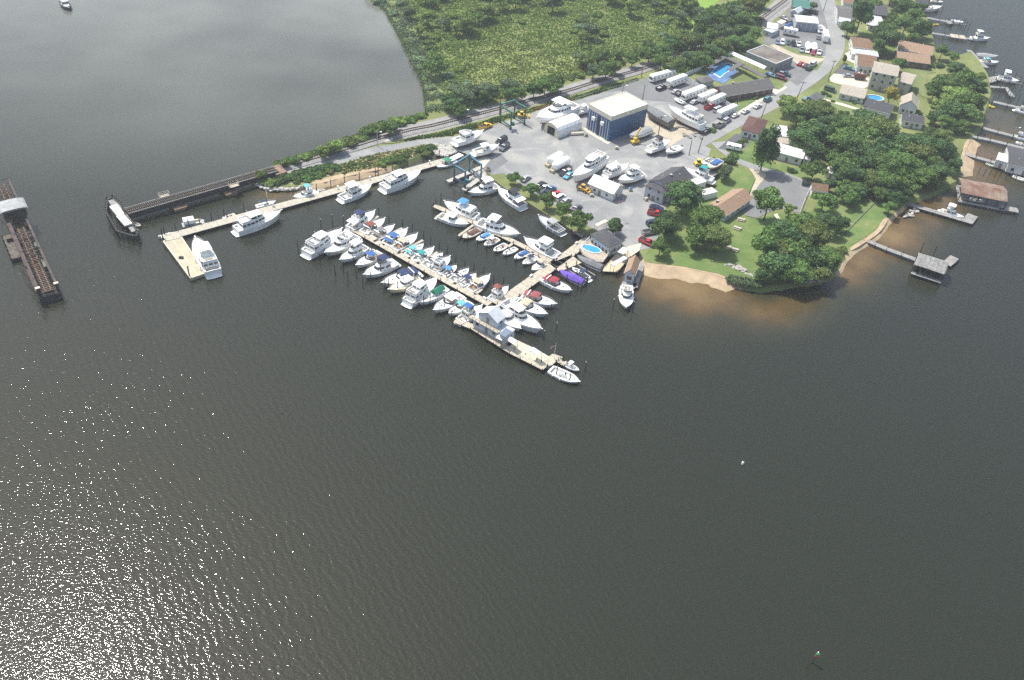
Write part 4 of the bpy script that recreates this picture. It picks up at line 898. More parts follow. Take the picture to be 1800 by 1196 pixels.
def upole(base, h, label, lean=0, arm=True, lamp=False, name='utility_pole', z=None, metal=False, group=None, rz=0):
    p = P(*base, ZL if z is None else z); root = thing(name, label, 'utility pole' if name == 'utility_pole' else 'light pole', p, rz, group)
    mb = MB(); mb.tube((0, 0, 0), (lean, 0, h), .17, .11, 8); mb.build('pole', polem if not metal else chrome, root)
    if arm: mb = MB(); mb.box(-1.1+lean, 1.1+lean, -.06, .06, h-.75, h-.6); mb.build('crossarm', polem, root); mb = MB(); [mb.tube((x+lean, 0, h-.6), (x+lean, 0, h-.35), .06, n=5) for x in (-1, -.4, .4, 1)]; mb.build('insulators', dark_steel, root)
    if lamp: mb = MB(); mb.tube((lean, 0, h-.3), (lean+1.2, 0, h), .04, n=5); mb.build('lamp_arm', chrome, root); mb = MB(); mb.loft([[(lean+1+.8*a, b*.25, h-.05+c) for a, b in ((0, -1), (1, -.7), (1, .7), (0, 1))] for c in (0, .2)]); mb.build('lamp_head', gel, root)
    return root
# ================================================================ BRIDGES
def railway_deck(root, a, b, w, z, mb_m=rust):
    pass
# fixed approach bridge
ga, gb = P(222, 372, 3.3), P(486, 297, 3.3); d = gb-ga; Lg = d.length; rz = math.atan2(d.y, d.x)
br = thing('railway_bridge', 'long dark plate girder railway bridge running from the bushy causeway to the pile fender', 'bridge', (ga.x, ga.y, 0), rz)
for s in (-1, 1):
    mb = MB(); mb.box(0, Lg, s*1.5-.12, s*1.5+.12, 1.2, 3.1)
    for i in range(int(Lg/2.2)): mb.box(i*2.2, i*2.2+.12, s*1.5-.25, s*1.5+.25, 1.25, 3.05)
    mb.box(0, Lg, s*1.5-.3, s*1.5+.3, 3.10, 3.18); mb.build('girder', dark_steel, br)
mb = MB()
for i in range(int(Lg/.62)): mb.box(i*.62, i*.62+.3, -2.0, 2.0, 3.18, 3.42)
o = mb.build('sleepers', mat('dark bridge ties', (.10, .09, .075), .9, var=.25, scale=1), br); o['kind'] = 'stuff'
for s in (-1, 1): mb = MB(); mb.box(0, Lg, s*.75-.05, s*.75+.05, 3.42, 3.58); mb.build('rail', rust, br)
for s in (-1, 1): mb = MB(); mb.box(0, Lg, s*1.85-.1, s*1.85+.1, 3.42, 3.55); mb.build('guard_timber', wood_gry, br)
for px_, py_ in ((307, 354), (396, 329)):
    q = P(px_, py_, 1.0)-ga; xx = q.x*math.cos(rz)+q.y*math.sin(rz); mb = MB(); mb.loft([[(xx-1.8, -3.4, z), (xx+1.8, -3.4, z), (xx+1.8, 3.4, z), (xx-1.8, 3.4, z)] for z in (-1, .7)]); mb.loft([[(xx-2.1, -3.7, z), (xx+2.1, -3.7, z), (xx+2.1, 3.7, z), (xx-2.1, 3.7, z)] for z in (.703, 1.2)]); mb.build('bridge_pier', mat('stained pier stone', (.22, .15, .10), .9, var=.3, scale=.8), br)
for px_, py_, s in ((285, 338, 1), (406, 319, -1)):
    q = P(px_, py_, 4)-ga; xx = q.x*math.cos(rz)+q.y*math.sin(rz); mb = MB(); mb.box(xx-1.6, xx+1.6, s*2.1, s*3.6, 3.2, 3.32)
    for zz in (3.8, 4.4): mb.tube((xx-1.6, s*3.55, zz), (xx+1.6, s*3.55, zz), .07, n=4); mb.tube((xx-1.6, s*2.1, zz), (xx-1.6, s*3.55, zz), .07, n=4); mb.tube((xx+1.6, s*2.1, zz), (xx+1.6, s*3.55, zz), .07, n=4)
    for a_ in (-1.6, 1.6):
        for b_ in (2.1, 3.55): mb.tube((xx+a_, s*b_, 3.2), (xx+a_, s*b_, 4.45), .07, n=4)
    mb.build('refuge_platform', wood_new, br)
mb = MB(); q = (gb-ga).length; mb.box(q-1.5, q+2.5, -3, 3, 0, 2.9); mb.build('abutment', mat('stained pier stone', (.22, .15, .10)), br)
# swing span, swung open in the channel
sa, sb = P(0, 319, 4), P(84, 508, 4); d = sa-sb; Ls = 64.5; rz = math.atan2(d.y, d.x)
sw = thing('swing_bridge', 'rusty steel swing bridge span standing open in the river, metal roofed cabin on it', 'bridge', (sb.x, sb.y, 0), rz)
Wd = 2.4
for s in (-1, 1):
    mb = MB(); mb.box(0, Ls, s*Wd-.12, s*Wd+.12, 2.2, 5.0)
    for i in range(int(Ls/1.8)+1): mb.box(i*1.8, i*1.8+.12, s*Wd-.3, s*Wd+.3, 2.25, 4.95)
    mb.box(-.1, Ls, s*Wd-.34, s*Wd+.34, 5.0, 5.10); mb.build('girder', rust, sw)
mb = MB()
for i in range(int(Ls/.9)): mb.box(i*.9, i*.9+.35, -1.3, 1.3, 3.0, 3.25)
mb.build('sleepers', mat('brown sleepers', (.13, .09, .06), .9, var=.3, scale=1), sw)
for s in (-1, 1): mb = MB(); mb.box(0, Ls, s*.75-.08, s*.75+.08, 3.26, 3.42); mb.build('rail', mat('rusted rail', (.16, .11, .08), .7), sw)
mb = MB()
for i in range(int(Ls/3.6)): x = i*3.6; mb.box(x, x+.22, -Wd+.15, Wd-.15, 2.6, 2.95)
mb.build('floor_beams', dark_steel, sw)
for xa, xb, zz in ((14, 19.5, 5.1), (19.5, 14, 5.12), (20, 25.5, 5.1), (25.5, 20, 5.12), (14, 14, 5.14), (20, 20, 5.16), (30, 30, 5.14), (26, 31, 5.12), (52, 63, 5.14), (63, 52, 5.18), (64, 64, 5.2)): mb = MB(); mb.beam((xa, -Wd, zz), (xb, Wd, zz), .2, .2); mb.build('cross_brace', dark_steel, sw)
mb = MB(); mb.box(0, 12, Wd+.3, Wd+.8, 4.2, 4.3); mb.box(12, 39, Wd+.36, Wd+.75, 4.95, 5.06); mb.build('walkway', rust, sw)
for s in (-1, 1): mb = MB(); mb.box(-.5, .4, s*Wd-.6, s*Wd+.6, 5.11, 5.3); mb.build('end_plate', beige, sw)
mb = MB(); mb.box(39.3, 44.7, -Wd-.9, Wd+.7, 5.11, 7.8); cb = mb.build('cabin', rust, sw)
mb = MB(); rr = []
for x in (38.8, 45.2):
    rr.append([(x, y, z) for y, z in [(-Wd-1.5, 7.7)]+[(-(Wd+1.4)*math.cos(t*math.pi/6), 7.8+.55*math.sin(t*math.pi/6)) for t in range(0, 7)]+[(Wd+1.5, 7.7)]])
mb.loft(rr); mb.build('cabin_roof', mat('galvanised roof', (.26, .27, .265), .5, var=.2, scale=.6), cb)
for q_ in ((-2.6, -1.8), (1.4, 2.2)): mb = MB(); mb.box(39.23, 39.3, q_[0], q_[1], 6.2, 7.4); mb.build('cabin_window', glass, cb)
for q_ in ((10.5, 14.5, -Wd+.3, -1.4, 3.2, 4.4), (22, 24.5, -Wd+.4, -1.5, 3.2, 4.5), (39, 42, -2.4, -1.2, 3.1, 4.8)): mb = MB(); mb.box(*q_); mb.build('machinery', mat('oily green machinery', (.08, .12, .09), .6, var=.4, scale=1), sw)
for x, rr_, w2 in ((2.5, 2.3, 2.9), ): mb = MB(); mb.box(x-3.2, x+1.8, -w2, w2, -1, 2.15); mb.build('end_pier', mat('dark wet pier', (.045, .042, .036), .9, var=.3, scale=1), sw)
mb = MB(); mb.tube((34, 0, -1), (34, 0, 2.0), 3.4, 3.2, 20); mb.build('pivot_pier', dark_steel, sw)
mb = MB(); mb.box(23.5, 37, Wd+.6, Wd+3.0, .5, 1.3); mb.box(33, 35, Wd+.8, Wd+2.4, 1.303, 2.4)
for k in range(6): mb.tube((23.5+k*2.7, Wd+3.1, -1), (23.5+k*2.7, Wd+3.1, 1.8), .18)
mb.build('fender_pier', mat('dark fender planks', (.10, .088, .07), .9, var=.3, scale=1), sw)
# rest pier with fender frame
o0 = P(213, 380, 2.2); rs = thing('bridge_rest_pier', 'timber pile fender with catwalk and white panels where the swing bridge closes', 'pier', (o0.x, o0.y, 0))
def lp_(x, y, z): q = P(x, y, z)-o0; return (q.x, q.y, z)
mb = MB(); mb.beam(lp_(196, 352, 2.6), lp_(238, 407, 2.6), 2.2, .25); mb.build('catwalk', wood_gry, rs)
for a_, b_ in (((199, 362), (212, 378)), ((211, 379), (226, 396))): mb = MB(); mb.beam(lp_(*a_, 3.3), lp_(*b_, 3.3), 2.4, .5); mb.build('white_panel', mat('weathered white panel', (.6, .58, .5), .7, var=.15, scale=1), rs)
ring = [(188, 352), (198, 348), (213, 361), (222, 384), (241, 405), (240, 416), (230, 414), (206, 407), (187, 374)]
mb = MB()
for i in range(len(ring)):
    a_, b_ = ring[i], ring[(i+1) % len(ring)]
    for zz in (1.2, 2.8): mb.beam(lp_(*a_, zz), lp_(*b_, zz), .5, .5)
mb.build('fender_beams', mat('black tarred timber', (.03, .03, .032), .8, var=.2, scale=1), rs)
for i in range(len(ring)):
    a_, b_ = Vector(lp_(*ring[i], 2)), Vector(lp_(*ring[(i+1) % len(ring)], 2)); k = max(1, int((b_-a_).length/1.3))
    for j in range(k): c = a_.lerp(b_, j/k); mb = MB(); mb.tube((c.x, c.y, -1), (c.x, c.y, 3.3), .24, n=6); mb.build('piling', pilem, rs)
# ================================================================ DOCKS
D = dock
D([(288, 418.5), (785, 281.5)], 3.4, 'long straight pale dock on the north side of the marina reaching out to the barge', m=mat('grey tan dock', (.40, .375, .30), .85, var=.12, scale=.8, detail=8), ph=.0, piles=9)
bq = thing('floating_barge', 'wide flat concrete float at the outer end of the long dock', 'barge', P(287, 424, 0)); q0 = P(287, 424, 0)
poly = [P(x, y, 1.0)-q0 for x, y in ((287, 424.5), (319, 417.5), (361, 480.5), (335, 489.5))]
mb = MB(); mb.prism([(v.x, v.y) for v in poly], -.3, 1.0); mb.build('deck', mat('float deck', (.42, .38, .27), .85, var=.1, scale=.5, detail=8), bq)
mb = MB()
for i in range(4): mb.beam((poly[i].x, poly[i].y, 1.08), (poly[(i+1) % 4].x, poly[(i+1) % 4].y, 1.08), .35, .16)
m1 = (poly[0]+poly[1])/2; m2 = (poly[2]+poly[3])/2; mb.beam((m1.x, m1.y, 1.03), (m2.x, m2.y, 1.03), .15, .05); mb.build('edge_timber', mat('pale rub rail', (.60, .55, .42), .8), bq)
for x, y in ((333, 486), (358, 478), (286, 419)): c = P(x, y, 1)-q0; mb = MB(); mb.tube((c.x, c.y, -1), (c.x, c.y, 4.6), .2, n=8); mb.build('spud_pile', pilem, bq)
mb = MB(); c = P(318, 454, 1)-q0; mb.box(c.x-.5, c.x+.7, c.y-.4, c.y+.4, 1.0, 1.5); mb.build('winch', dark_steel, bq)
for i, (x, y) in enumerate([(290, 416), (310, 410), (333, 404), (352, 398), (373, 392), (395, 386), (430, 376), (470, 365), (516, 352.5), (532, 348), (557, 341.5), (582, 334.5), (606, 328), (632, 321), (660, 313), (665, 311), (690, 304.5), (717, 297), (745, 289.5), (772, 282)]):
    pile((x, y-1), 3.9, 'dark timber pile standing through the north edge of the long outer dock', 'piles of the long dock', cap=False, r=.17)
for x, y in ((538, 346), (594, 332.5), (650, 316), (755, 288), (480, 363)):
    r_ = thing('dock_pedestal', 'small white power pedestal on the long outer dock', 'power pedestal', P(x, y, 1.1), 0, 'white dock pedestals'); mb = MB(); mb.box(-.2, .2, -.2, .2, 0, 1.0); mb.build('post', gel, r_); mb = MB(); mb.box(-.26, .26, -.26, .26, 1.003, 1.25); mb.build('head', deckm, r_)
D([(622, 402.5), (751, 475), (869, 539)], 2.4, 'main finger dock of the marina with boats slipped on both sides', ph=.9, boxes=6, fingers=[((630, 404), (665, 380)), ((657, 425), (707, 401)), ((699, 446), (743.5, 422)), ((733, 464), (769.5, 443)), ((765, 476), (777, 466)), ((798, 500), (807, 492)), ((834, 518), (847, 508.5)), ((735, 479), (722, 489)), ((781, 502), (771, 512)), ((645, 413), (655, 403)), ((673, 431), (688, 424)), ((718, 455), (730, 447))])
D([(860, 546), (965, 472), (1037, 419)], 3.6, 'wide connecting dock running from the pool terrace out to the floating office', ph=.8, boxes=4)
D([(985, 456), (1003, 470)], 9, 'broad wooden platform beside the wide dock near the purple covered boat', ph=.3, piles=5)
D([(763, 361.5), (834, 391.5), (884.5, 415.5), (928, 437), (974, 461)], 2.0, 'inner finger dock with small runabouts along its south side', ph=1.2, fingers=[((834, 394), (805.5, 415)), ((868, 412), (856, 421)), ((902, 427), (893, 434)), ((938, 443), (924, 452))])
fd = D([(800, 563), (832, 575), (900, 618), (958, 647)], 2.2, 'fuel dock in front of the floating office', ph=.6, piles=3.2)
D([(900, 605), (936, 622), (963, 638)], 4.6, 'pale wooden deck of the fuel dock under the white canopies', z=1.13, ph=0, piles=0, m=mat('pale fuel dock deck', (.56, .50, .37), .85, var=.1, scale=.8, detail=8))
D([(960, 641), (976, 627), (984, 632)], 2.8, 'short return at the end of the fuel dock with a flagpole', z=1.14, ph=.8, piles=4)
D([(981, 633), (993, 641)], 1.6, 'narrow landing between the two fishing boats', z=1.0, ph=.5)
D([(1485, 410), (1520, 421), (1560, 438), (1612, 457)], 2.0, 'grey wooden pier leading out to the ruined pier house', m=wood_gry, ph=.6, piles=5)
D([(1592, 357), (1640, 371), (1708, 391)], 2.4, 'grey plank dock with a white cruiser moored beside it', m=wood_gry, ph=.2, piles=6)
D([(1700, 391), (1710, 378)], 3.6, 'square end platform of the grey plank dock', z=1.13, m=wood_gry, ph=.2, piles=4)
D([(1628, 31), (1675, 40)], 2.2, 'northern grey dock with a small square platform', m=wood_gry); D([(1663, 38), (1675, 40)], 5, 'square grey platform beside the boat lift', z=1.13, m=wood_gry)
D([(1636, 58), (1709, 69)], 2.0, 'grey dock crossed by a tan wooden sun deck', m=wood_gry); D([(1671, 62.5), (1697, 66)], 5, 'tan wooden sun deck over the water', z=1.16, ph=0)
D([(1703, 88), (1720, 107), (1734, 119)], 2.6, 'grey angled dock with two boats moored along it', m=wood_gry, ph=.3)
D([(1734, 143), (1753, 137)], 4.0, 'small grey platform beside the big boat lift', m=wood_gry); D([(1737, 152), (1769, 154.5), (1780, 170)], 2.2, 'bent grey dock ending in an angled section', m=wood_gry, ph=1.4)
D([(1745, 178.6), (1797, 190.5)], 2.2, 'grey dock next to the yellow inflatable', m=wood_gry); D([(1727, 225), (1781, 239)], 2.4, 'grey dock with a lamp post near its end', m=wood_gry)
D([(1695, 237), (1740, 246), (1830, 268)], 2.2, 'long pale dock passing behind the dark roofed floating house', m=wood_gry); D([(1690, 269), (1768, 291)], 2.2, 'pale dock leading to the dark roofed floating house', m=wood_gry)
D([(1010, 404), (1030, 417)], 2.4, 'small dark landing below the bulkhead trees', m=wood_gry); D([(787, 319), (848, 293)], 1.8, 'narrow concrete runway of the boat lift slip on the seaward side', m=conc, z=1.3, ph=0, piles=2.6); D([(815, 334), (852, 307)], 1.8, 'second concrete runway of the boat lift slip', m=conc, z=1.3, ph=0, piles=2.6)
D([(785, 284), (811, 271)], 2.4, 'sloping white gangway linking the long dock to the yard', z=1.5, m=deckm, ph=0, piles=0)
D([(1094, 497), (1117, 504)], 3.4, 'grey landing in front of the brown roofed boathouse', m=wood_gry, ph=.3); D([(1116, 505), (1130, 462)], 1.6, 'dark narrow catwalk along the side of the boathouse', m=wood_gry, ph=.2)
S1 = 'tall dark mooring pile in the open water outside the outer boat slips'
for x, y in [(524.6, 443), (546, 446), (563, 464), (580, 463), (589.7, 484), (604, 478), (611.7, 494), (621.5, 466), (626.7, 489), (638.2, 506), (652, 498), (668.7, 484), (677, 508), (699, 514), (722.8, 534), (744.3, 538), (755.6, 536), (771.4, 551), (781.4, 547), (793.2, 562), (683.6, 508), (709.2, 506)]: pile((x, y), 3.8+random.uniform(-.3, .5), S1, 'outer mooring piles', lean=random.uniform(-.15, .15))
for x, y in [(801, 463), (816.8, 471), (833, 477), (850, 484), (867.2, 499), (884.5, 501), (666, 379), (684, 393), (707.3, 400), (725.2, 409), (744.6, 420), (757, 430), (772, 437), (786, 446)]: pile((x, y), 3.2, 'grey mooring pile at a boat bow on the inner side of the main dock', 'inner mooring piles')
for x, y in [(804.7, 421), (822, 428), (838.7, 436), (855.6, 443), (871.7, 449), (889.6, 457), (906.8, 466), (923.7, 476)]: pile((x, y), 3.2, 'dark mooring pile at the bow of a small boat off the inner finger dock', 'piles off the inner dock')
for x, y in [(761.5, 374), (766, 365), (775, 358)]: pile((x, y), 4.0, 'dark pile at the very tip of the inner finger dock', 'piles at the inner dock tip')
for x, y in [(604.8, 399), (584.7, 397), (564.8, 405)]: pile((x, y), 4.2, 'yellowish topped pile standing north of the largest houseboat style yacht', 'piles behind the first yacht', cap=True)
for x, y in [(987, 531), (1003, 517), (983.4, 511), (1021.5, 510), (968, 548)]: pile((x, y), 3.0, 'mooring pile at the bow of the red topped cruisers', 'piles by the red topped cruisers')
for x, y in [(977.5, 583), (955.7, 597), (1028.3, 652), (1001, 672), (978, 660)]: pile((x, y), 3.2, 'white capped mooring pile near the end of the fuel dock', 'piles off the fuel dock', cap=True)
for x, y in [(1077, 545), (1111.5, 549)]: pile((x, y), 4.0, 'white capped pile off the bow of the cruiser at the boathouse', 'boathouse piles', cap=True)
for i in range(12): pile((1741+i*4.6+(i % 3)*2, [132, 128, 165, 172][i % 4]-6+i*2), 3.5, 'dark pile standing among the private docks on the east shore', 'east shore piles')
for i in range(8): pile((1719+i*9.5, 308-3+i*1.5+(i % 2)*3), 3.0, 'leaning black pile behind the rusty roofed boat shed', 'piles behind the boat shed', lean=random.uniform(-.4, .4))
for x, y in [(1694, 46), (1697, 49), (1703, 50), (1618, 443), (1640, 450)]: pile((x, y), 3.8, 'pair of thin dark piles standing clear of any dock', 'loose piles')
# ================================================================ BOATS
b_ = boat
OUT = 'boats on the outer side of the main dock'; INN = 'boats on the inner side of the main dock'; CD = 'small boats off the inner finger dock'; PV = 'boats at the private east docks'; LB = 'boats standing ashore'
b_((538, 443), (601, 402), 'my', 'large white houseboat style yacht, westernmost boat of the outer slips', top=1, group=OUT, beam=5.2)
b_((625.5, 413.5), (571.5, 443.7), 'sedan', 'white cruiser with grey flybridge seats beside the westernmost houseboat style yacht', group=OUT, name='motor_yacht')
b_((643, 432.6), (597.7, 456.4), 'flybridge', 'white sportfisher with a cream hardtop, third boat from the west in the outer slips', top=1, group=OUT)
b_((668.4, 443.7), (626.3, 466), 'express', 'white express cruiser with a bright blue cockpit cover between two flybridge boats', canvas='blue', group=OUT)
b_((695.4, 459.6), (639.8, 482.6), 'sedan', 'white sedan cruiser with a square navy bimini over its flybridge', canvas='navy', group=OUT)
b_((735, 477), (671.5, 497), 'express', 'white express cruiser covered with several navy canvases beside the cream boat', canvas='navy', bim='navy', group=OUT)
b_((737.8, 489.2), (682.9, 508.8), 'lobster', 'cream hulled cruiser with a rounded white cabin top', group=OUT, hull=mat('cream gelcoat', (.72, .64, .46), .3))
b_((716, 529.5), (768, 487.7), 'my', 'white motor yacht lying stern outward in the outer slips next to the sailboat', top=1, group=OUT, name='motor_yacht')
b_((784.4, 505.8), (736.3, 531.3), 'sail', 'sailboat with a green tent over its boom and a long bowsprit', canvas='green', bim='green', name='sailboat', group=OUT, hull=None)
b_((810, 517.8), (762.6, 544.9), 'express', 'white express cruiser with a plain white hardtop east of the green tented sailboat', top=1, group=OUT)
b_((825, 531.3), (788.2, 550.9), 'express', 'white cruiser with a pale aqua cockpit top', canvas='aqua', group=OUT)
b_((807, 564.4), (847.6, 536.6), 'sedan', 'white cruiser with a blue bimini moored against the floating office', canvas='blue', group=OUT)
b_((873.7, 543), (915, 577.8), 'lobster', 'white trawler with a small tender behind the floating office', group=OUT, name='trawler')
b_((879.3, 535), (951.5, 577.8), 'my', 'big white motor yacht with cream upper deck seats, largest boat beside the floating office', top=1, name='motor_yacht', group=OUT, beam=5.0)
b_((902.3, 527), (961, 551.6), 'express', 'white express cruiser with a tan canvas top at the wide dock', canvas='tan', group=OUT)
b_((918.2, 517.5), (977.7, 534), 'express', 'long white cruiser with a dull red top, second from the purple covered boat', canvas='maroon', bim='maroon', group=OUT)
b_((861, 527.8), (893.6, 503.2), 'flybridge', 'white flybridge boat with a rust brown bimini in the corner of the two docks', canvas='rust', group=INN)
b_((614.4, 400.8), (658.8, 370.6), 'flybridge', 'white flybridge yacht with a navy bimini at the west end of the inner slips', canvas='navy', top='aft', group=INN, name='motor_yacht')
b_((636.6, 408.8), (676.3, 384), 'express', 'white cruiser with a brick red canvas top, second from the west in the inner slips', canvas='rust', group=INN)
b_((654.9, 416.7), (693, 396), 'express', 'white cruiser with a grey canvas enclosure', canvas='gray', bim='gray', group=INN)
b_((676.3, 429.4), (716, 401.6), 'express', 'white cruiser with two separate blue canvases', canvas='blue', bim='blue', group=INN)
b_((692.2, 438.2), (733.5, 411), 'express', 'white cruiser with a beige top next to the blue canvased one', canvas='tan', group=INN)
b_((713.6, 449.3), (744.6, 428.6), 'express', 'small white cruiser with bright aqua canvases', canvas='aqua', bim='aqua', group=INN)
b_((727.3, 458.4), (762.6, 435), 'express', 'white cruiser with a dark teal canvas top', canvas='teal', group=INN)
b_((743.8, 468), (778.4, 444.8), 'express', 'open white cruiser with no canvas just east of the teal topped one', group=INN)
b_((758.9, 477), (791.2, 450.8), 'sedan', 'narrow white cruiser with a pale grey hatch area west of the sky blue topped runabout', group=INN)
b_((778.4, 484.7), (802.5, 466.6), 'run', 'small white runabout with a sky blue bimini', canvas='sky', group=INN)
b_((792, 493.7), (824.3, 472), 'express', 'white cruiser with an open cockpit of grey seats east of the sky blue topped runabout', group=INN)
b_((810, 501), (837, 481), 'run', 'white runabout with a small navy bimini', canvas='navy', group=INN)
b_((825, 510.3), (861, 483.2), 'express', 'white cruiser with a cream top at the east end of the inner slips', canvas='tan', group=INN)
b_((838.2, 380.6), (781.2, 353.8), 'trawler', 'white trawler with a sky blue bimini and a boxy white aft canopy', canvas='sky', name='trawler')
b_((771.8, 377.7), (823, 393.6), 'lobster', 'white lobster boat style cruiser on the south side of the inner dock tip')
b_((841, 389), (912.6, 410.9), 'sedan', 'sleek white sport yacht with a black wraparound windscreen and white enclosed bridge', canvas='white', name='motor_yacht')
b_((842.6, 403), (813, 418), 'run', 'beige runabout with a dark brown cockpit cover', canvas='brown', bim='cover', group=CD, hull=mat('beige gelcoat', (.66, .60, .46), .3))
b_((861.3, 410.9), (836.8, 422.4), 'run', 'white bow rider with a sky blue cover over its windscreen', canvas='sky', bim='cover', group=CD)
b_((875.8, 419.6), (850.5, 431), 'console', 'white centre console boat with a white cover between blue and red boats', canvas='white', group=CD)
b_((890.2, 429.7), (867.8, 441.2), 'skiff', 'small open skiff with a red tub in it', canvas='red', group=CD, name='skiff')
b_((907.6, 436.2), (883.7, 447), 'console', 'white centre console boat with an outboard next to the small skiff', group=CD)
b_((927.8, 442), (904, 454.2), 'run', 'small white boat with a flat blue cockpit cover', canvas='blue', bim='cover', group=CD)
b_((943.7, 451.3), (918.4, 463.6), 'console', 'white console boat with a small navy top', canvas='navy', group=CD)
b_((962.4, 458.6), (934.3, 474.4), 'lobster', 'white cuddy boat with a tan cabin top at the corner of the wide dock', canvas='tan', group=CD)
b_((979.8, 449.9), (922, 418), 'sedan', 'white sportfisher with a cream flybridge top moored stern to the wide dock', top=1, name='motor_yacht')
b_((919.5, 361.9), (875.9, 330.3), 'flybridge', 'white flybridge yacht with a black bridge cover along the tree lined bulkhead', canvas='black', top='aft', name='motor_yacht')
b_((988.7, 407), (946.6, 378.4), 'lobster', 'grey workboat with a small pilot house along the tree lined bulkhead', hull=mat('light grey hull paint', (.40, .43, .44), .5), name='work_boat', canvas='lgray')
b_((874.4, 325.8), (824.7, 337.8), 'sedan', 'white convertible yacht beside the blue boat hoist', top=1, name='motor_yacht')
b_((800, 281), (767.5, 293), 'run', 'slim white boat with a green canvas at the shore end of the long dock', canvas='green')
b_((954.8, 489.6), (1004.8, 510.2), 'express', 'white cruiser with a bright crimson top beside the purple covered boat', canvas='red', bim='red')
b_((1025.5, 496.7), (983.4, 474.5), 'cover', 'boat under a bright purple fitted cover held in a lift', canvas='purple')
b_((1035, 489.6), (1005.6, 469.7), 'express', 'white boat with a navy top on a lift east of the purple covered boat', canvas='navy')
b_((1058.8, 470.5), (1015, 449), 'cover', 'boat under a faded grey cover moored below the oval pool', canvas='gray')
b_((1101.4, 503.9), (1100.6, 540), 'sedan', 'white cabin cruiser with a teal stern canvas in front of the brown roofed boathouse', beam=4.4)
b_((991, 638), (1018, 651), 'console', 'white centre console fishing boat with a T top at the end of the fuel dock', canvas='white', name='fishing_boat')
b_((967.4, 648.5), (1018.5, 671), 'console', 'long open white fishing boat, outermost boat at the end of the fuel dock', name='fishing_boat', beam=3.8)
b_((413.8, 402.5), (494, 370), 'my', 'big classic white motor yacht alongside the long outer dock', top=1, name='motor_yacht', beam=4.9)
b_((374.7, 476), (343, 417), 'my', 'modern white motor yacht moored against the flat float', name='motor_yacht', beam=5.7, canvas='white')
b_((283, 416), (313.5, 408.5), 'console', 'small white fishing boat at the very tip of the long outer dock')
b_((413, 377), (390, 384), 'run', 'small white boat just west of the big classic motor yacht', canvas='none')
b_((450, 363), (485, 353), 'sail', 'white sailboat with a tall mast behind the bow of the big classic motor yacht', canvas='blue', name='sailboat')
b_((233, 391.5), (247, 397.5), 'skiff', 'tiny grey dinghy beside the timber pile fender', hull=mat('weathered dinghy', (.42, .42, .36), .7), name='dinghy')
b_((557, 337), (514, 346), 'sedan', 'white cabin cruiser with bright aqua canvas near the riprap', canvas='aqua')
b_((558, 334.5), (571, 333), 'skiff', 'small white tender next to the aqua topped cruiser', name='dinghy')
b_((599, 348), (653, 324), 'sedan', 'white sedan yacht with cream bridge seats in the middle of the long outer dock', name='motor_yacht', top=1)
b_((673, 328), (740, 299), 'my', 'white aft cabin motor yacht at the shore end of the long outer dock', name='motor_yacht', top=1)
r_ = thing('pontoon_boat', 'pontoon boat with a white box canopy near the tip of the long dock', 'boat', P(323, 402, 0), math.atan2((P(361, 395)-P(323, 402)).y, (P(361, 395)-P(323, 402)).x))
for s in (0, 2.0): mb = MB(); mb.tube((-.2, s, .25), (6.8, s, .25), .35, n=8); mb.build('pontoon', chrome, r_)
mb = MB(); mb.box(-.2, 6.5, -.3, 2.3, .62, .72); mb.build('deck', greyv, r_); mb = MB(); mb.box(.3, 3.6, -.25, 2.25, 1.3, 2.6); mb.build('canopy', gel, r_)
mb = MB(); mb.box(3.8, 5.6, -.2, .3, .72, 1.2); mb.box(3.8, 5.6, 1.7, 2.2, .72, 1.2); mb.build('seat', beige, r_); mb = MB(); [mb.tube((x, y, .7), (x, y, 1.35), .04) for x in (.4, 3.5) for y in (-.2, 2.2)]; mb.build('canopy_post', chrome, r_)
# ashore
b_((800, 248), (849.2, 229), 'flybridge', 'white flybridge boat standing ashore by the grass strip nearest the railway', land=True, group=LB, name='motor_yacht')
b_((833.3, 267), (876.7, 254), 'lobster', 'white boat with a brown wooden aft deck standing ashore by the hoist slip', land=True, group=LB, canvas='white')
b_((1008.3, 181), (945, 206), 'sedan', 'large white yacht with a black windscreen standing behind the white storage tent', land=True, group=LB, canvas='white', name='motor_yacht')
b_((1016, 196), (1040, 186), 'lobster', 'small workboat with a red bottom behind the navy blue boat shed', land=True, group=LB, bot=redbot)
b_((1181, 214), (1134, 184), 'cover', 'large boat shrink wrapped in brown grey plastic beside the navy blue boat shed', canvas='gray', land=True, group=LB, beam=5, hull=mat('wrapped hull', (.17, .165, .145), .8))
b_((1237, 218), (1177, 186), 'my', 'long slender white yacht standing ashore between the camper lot and the bare dirt', land=True, group=LB, name='motor_yacht', beam=4.8)
b_((1203, 181), (1187, 172), 'rib', 'white inflatable dinghy lying on the asphalt among the campers', name='inflatable_dinghy', land=True, zg=ZL-.6, hull=gel)
b_((1142, 226), (1107, 238), 'cover', 'boat with a lilac grey cover in the shade of the navy blue boat shed', canvas='lgray', land=True, group=LB)
b_((1141.7, 261), (1176.7, 246), 'flybridge', 'white flybridge boat with a dark bimini standing between boat shed and dirt yard', canvas='black', land=True, group=LB)
b_((1197, 258), (1170.5, 267), 'run', 'white runabout standing beside the dark topped flybridge boat ashore', canvas='none', land=True, group=LB)
b_((1063, 273), (1007, 309), 'my', 'big white yacht, westernmost of the three hauled out behind the white workshop', land=True, group=LB, top=1, name='motor_yacht', beam=4.9)
b_((1065, 305), (1104, 288), 'trawler', 'white trawler yacht in the middle of the three hauled out behind the white workshop', land=True, group=LB, name='trawler')
b_((1129, 303), (1088, 316), 'sedan', 'smooth white yacht, easternmost of the three hauled out behind the white workshop', land=True, group=LB, canvas='white', name='motor_yacht')
b_((1253, 316), (1206, 296), 'sedan', 'white boat with teal canvas standing behind the grey office', canvas='teal', bim='teal', land=True, group=LB)
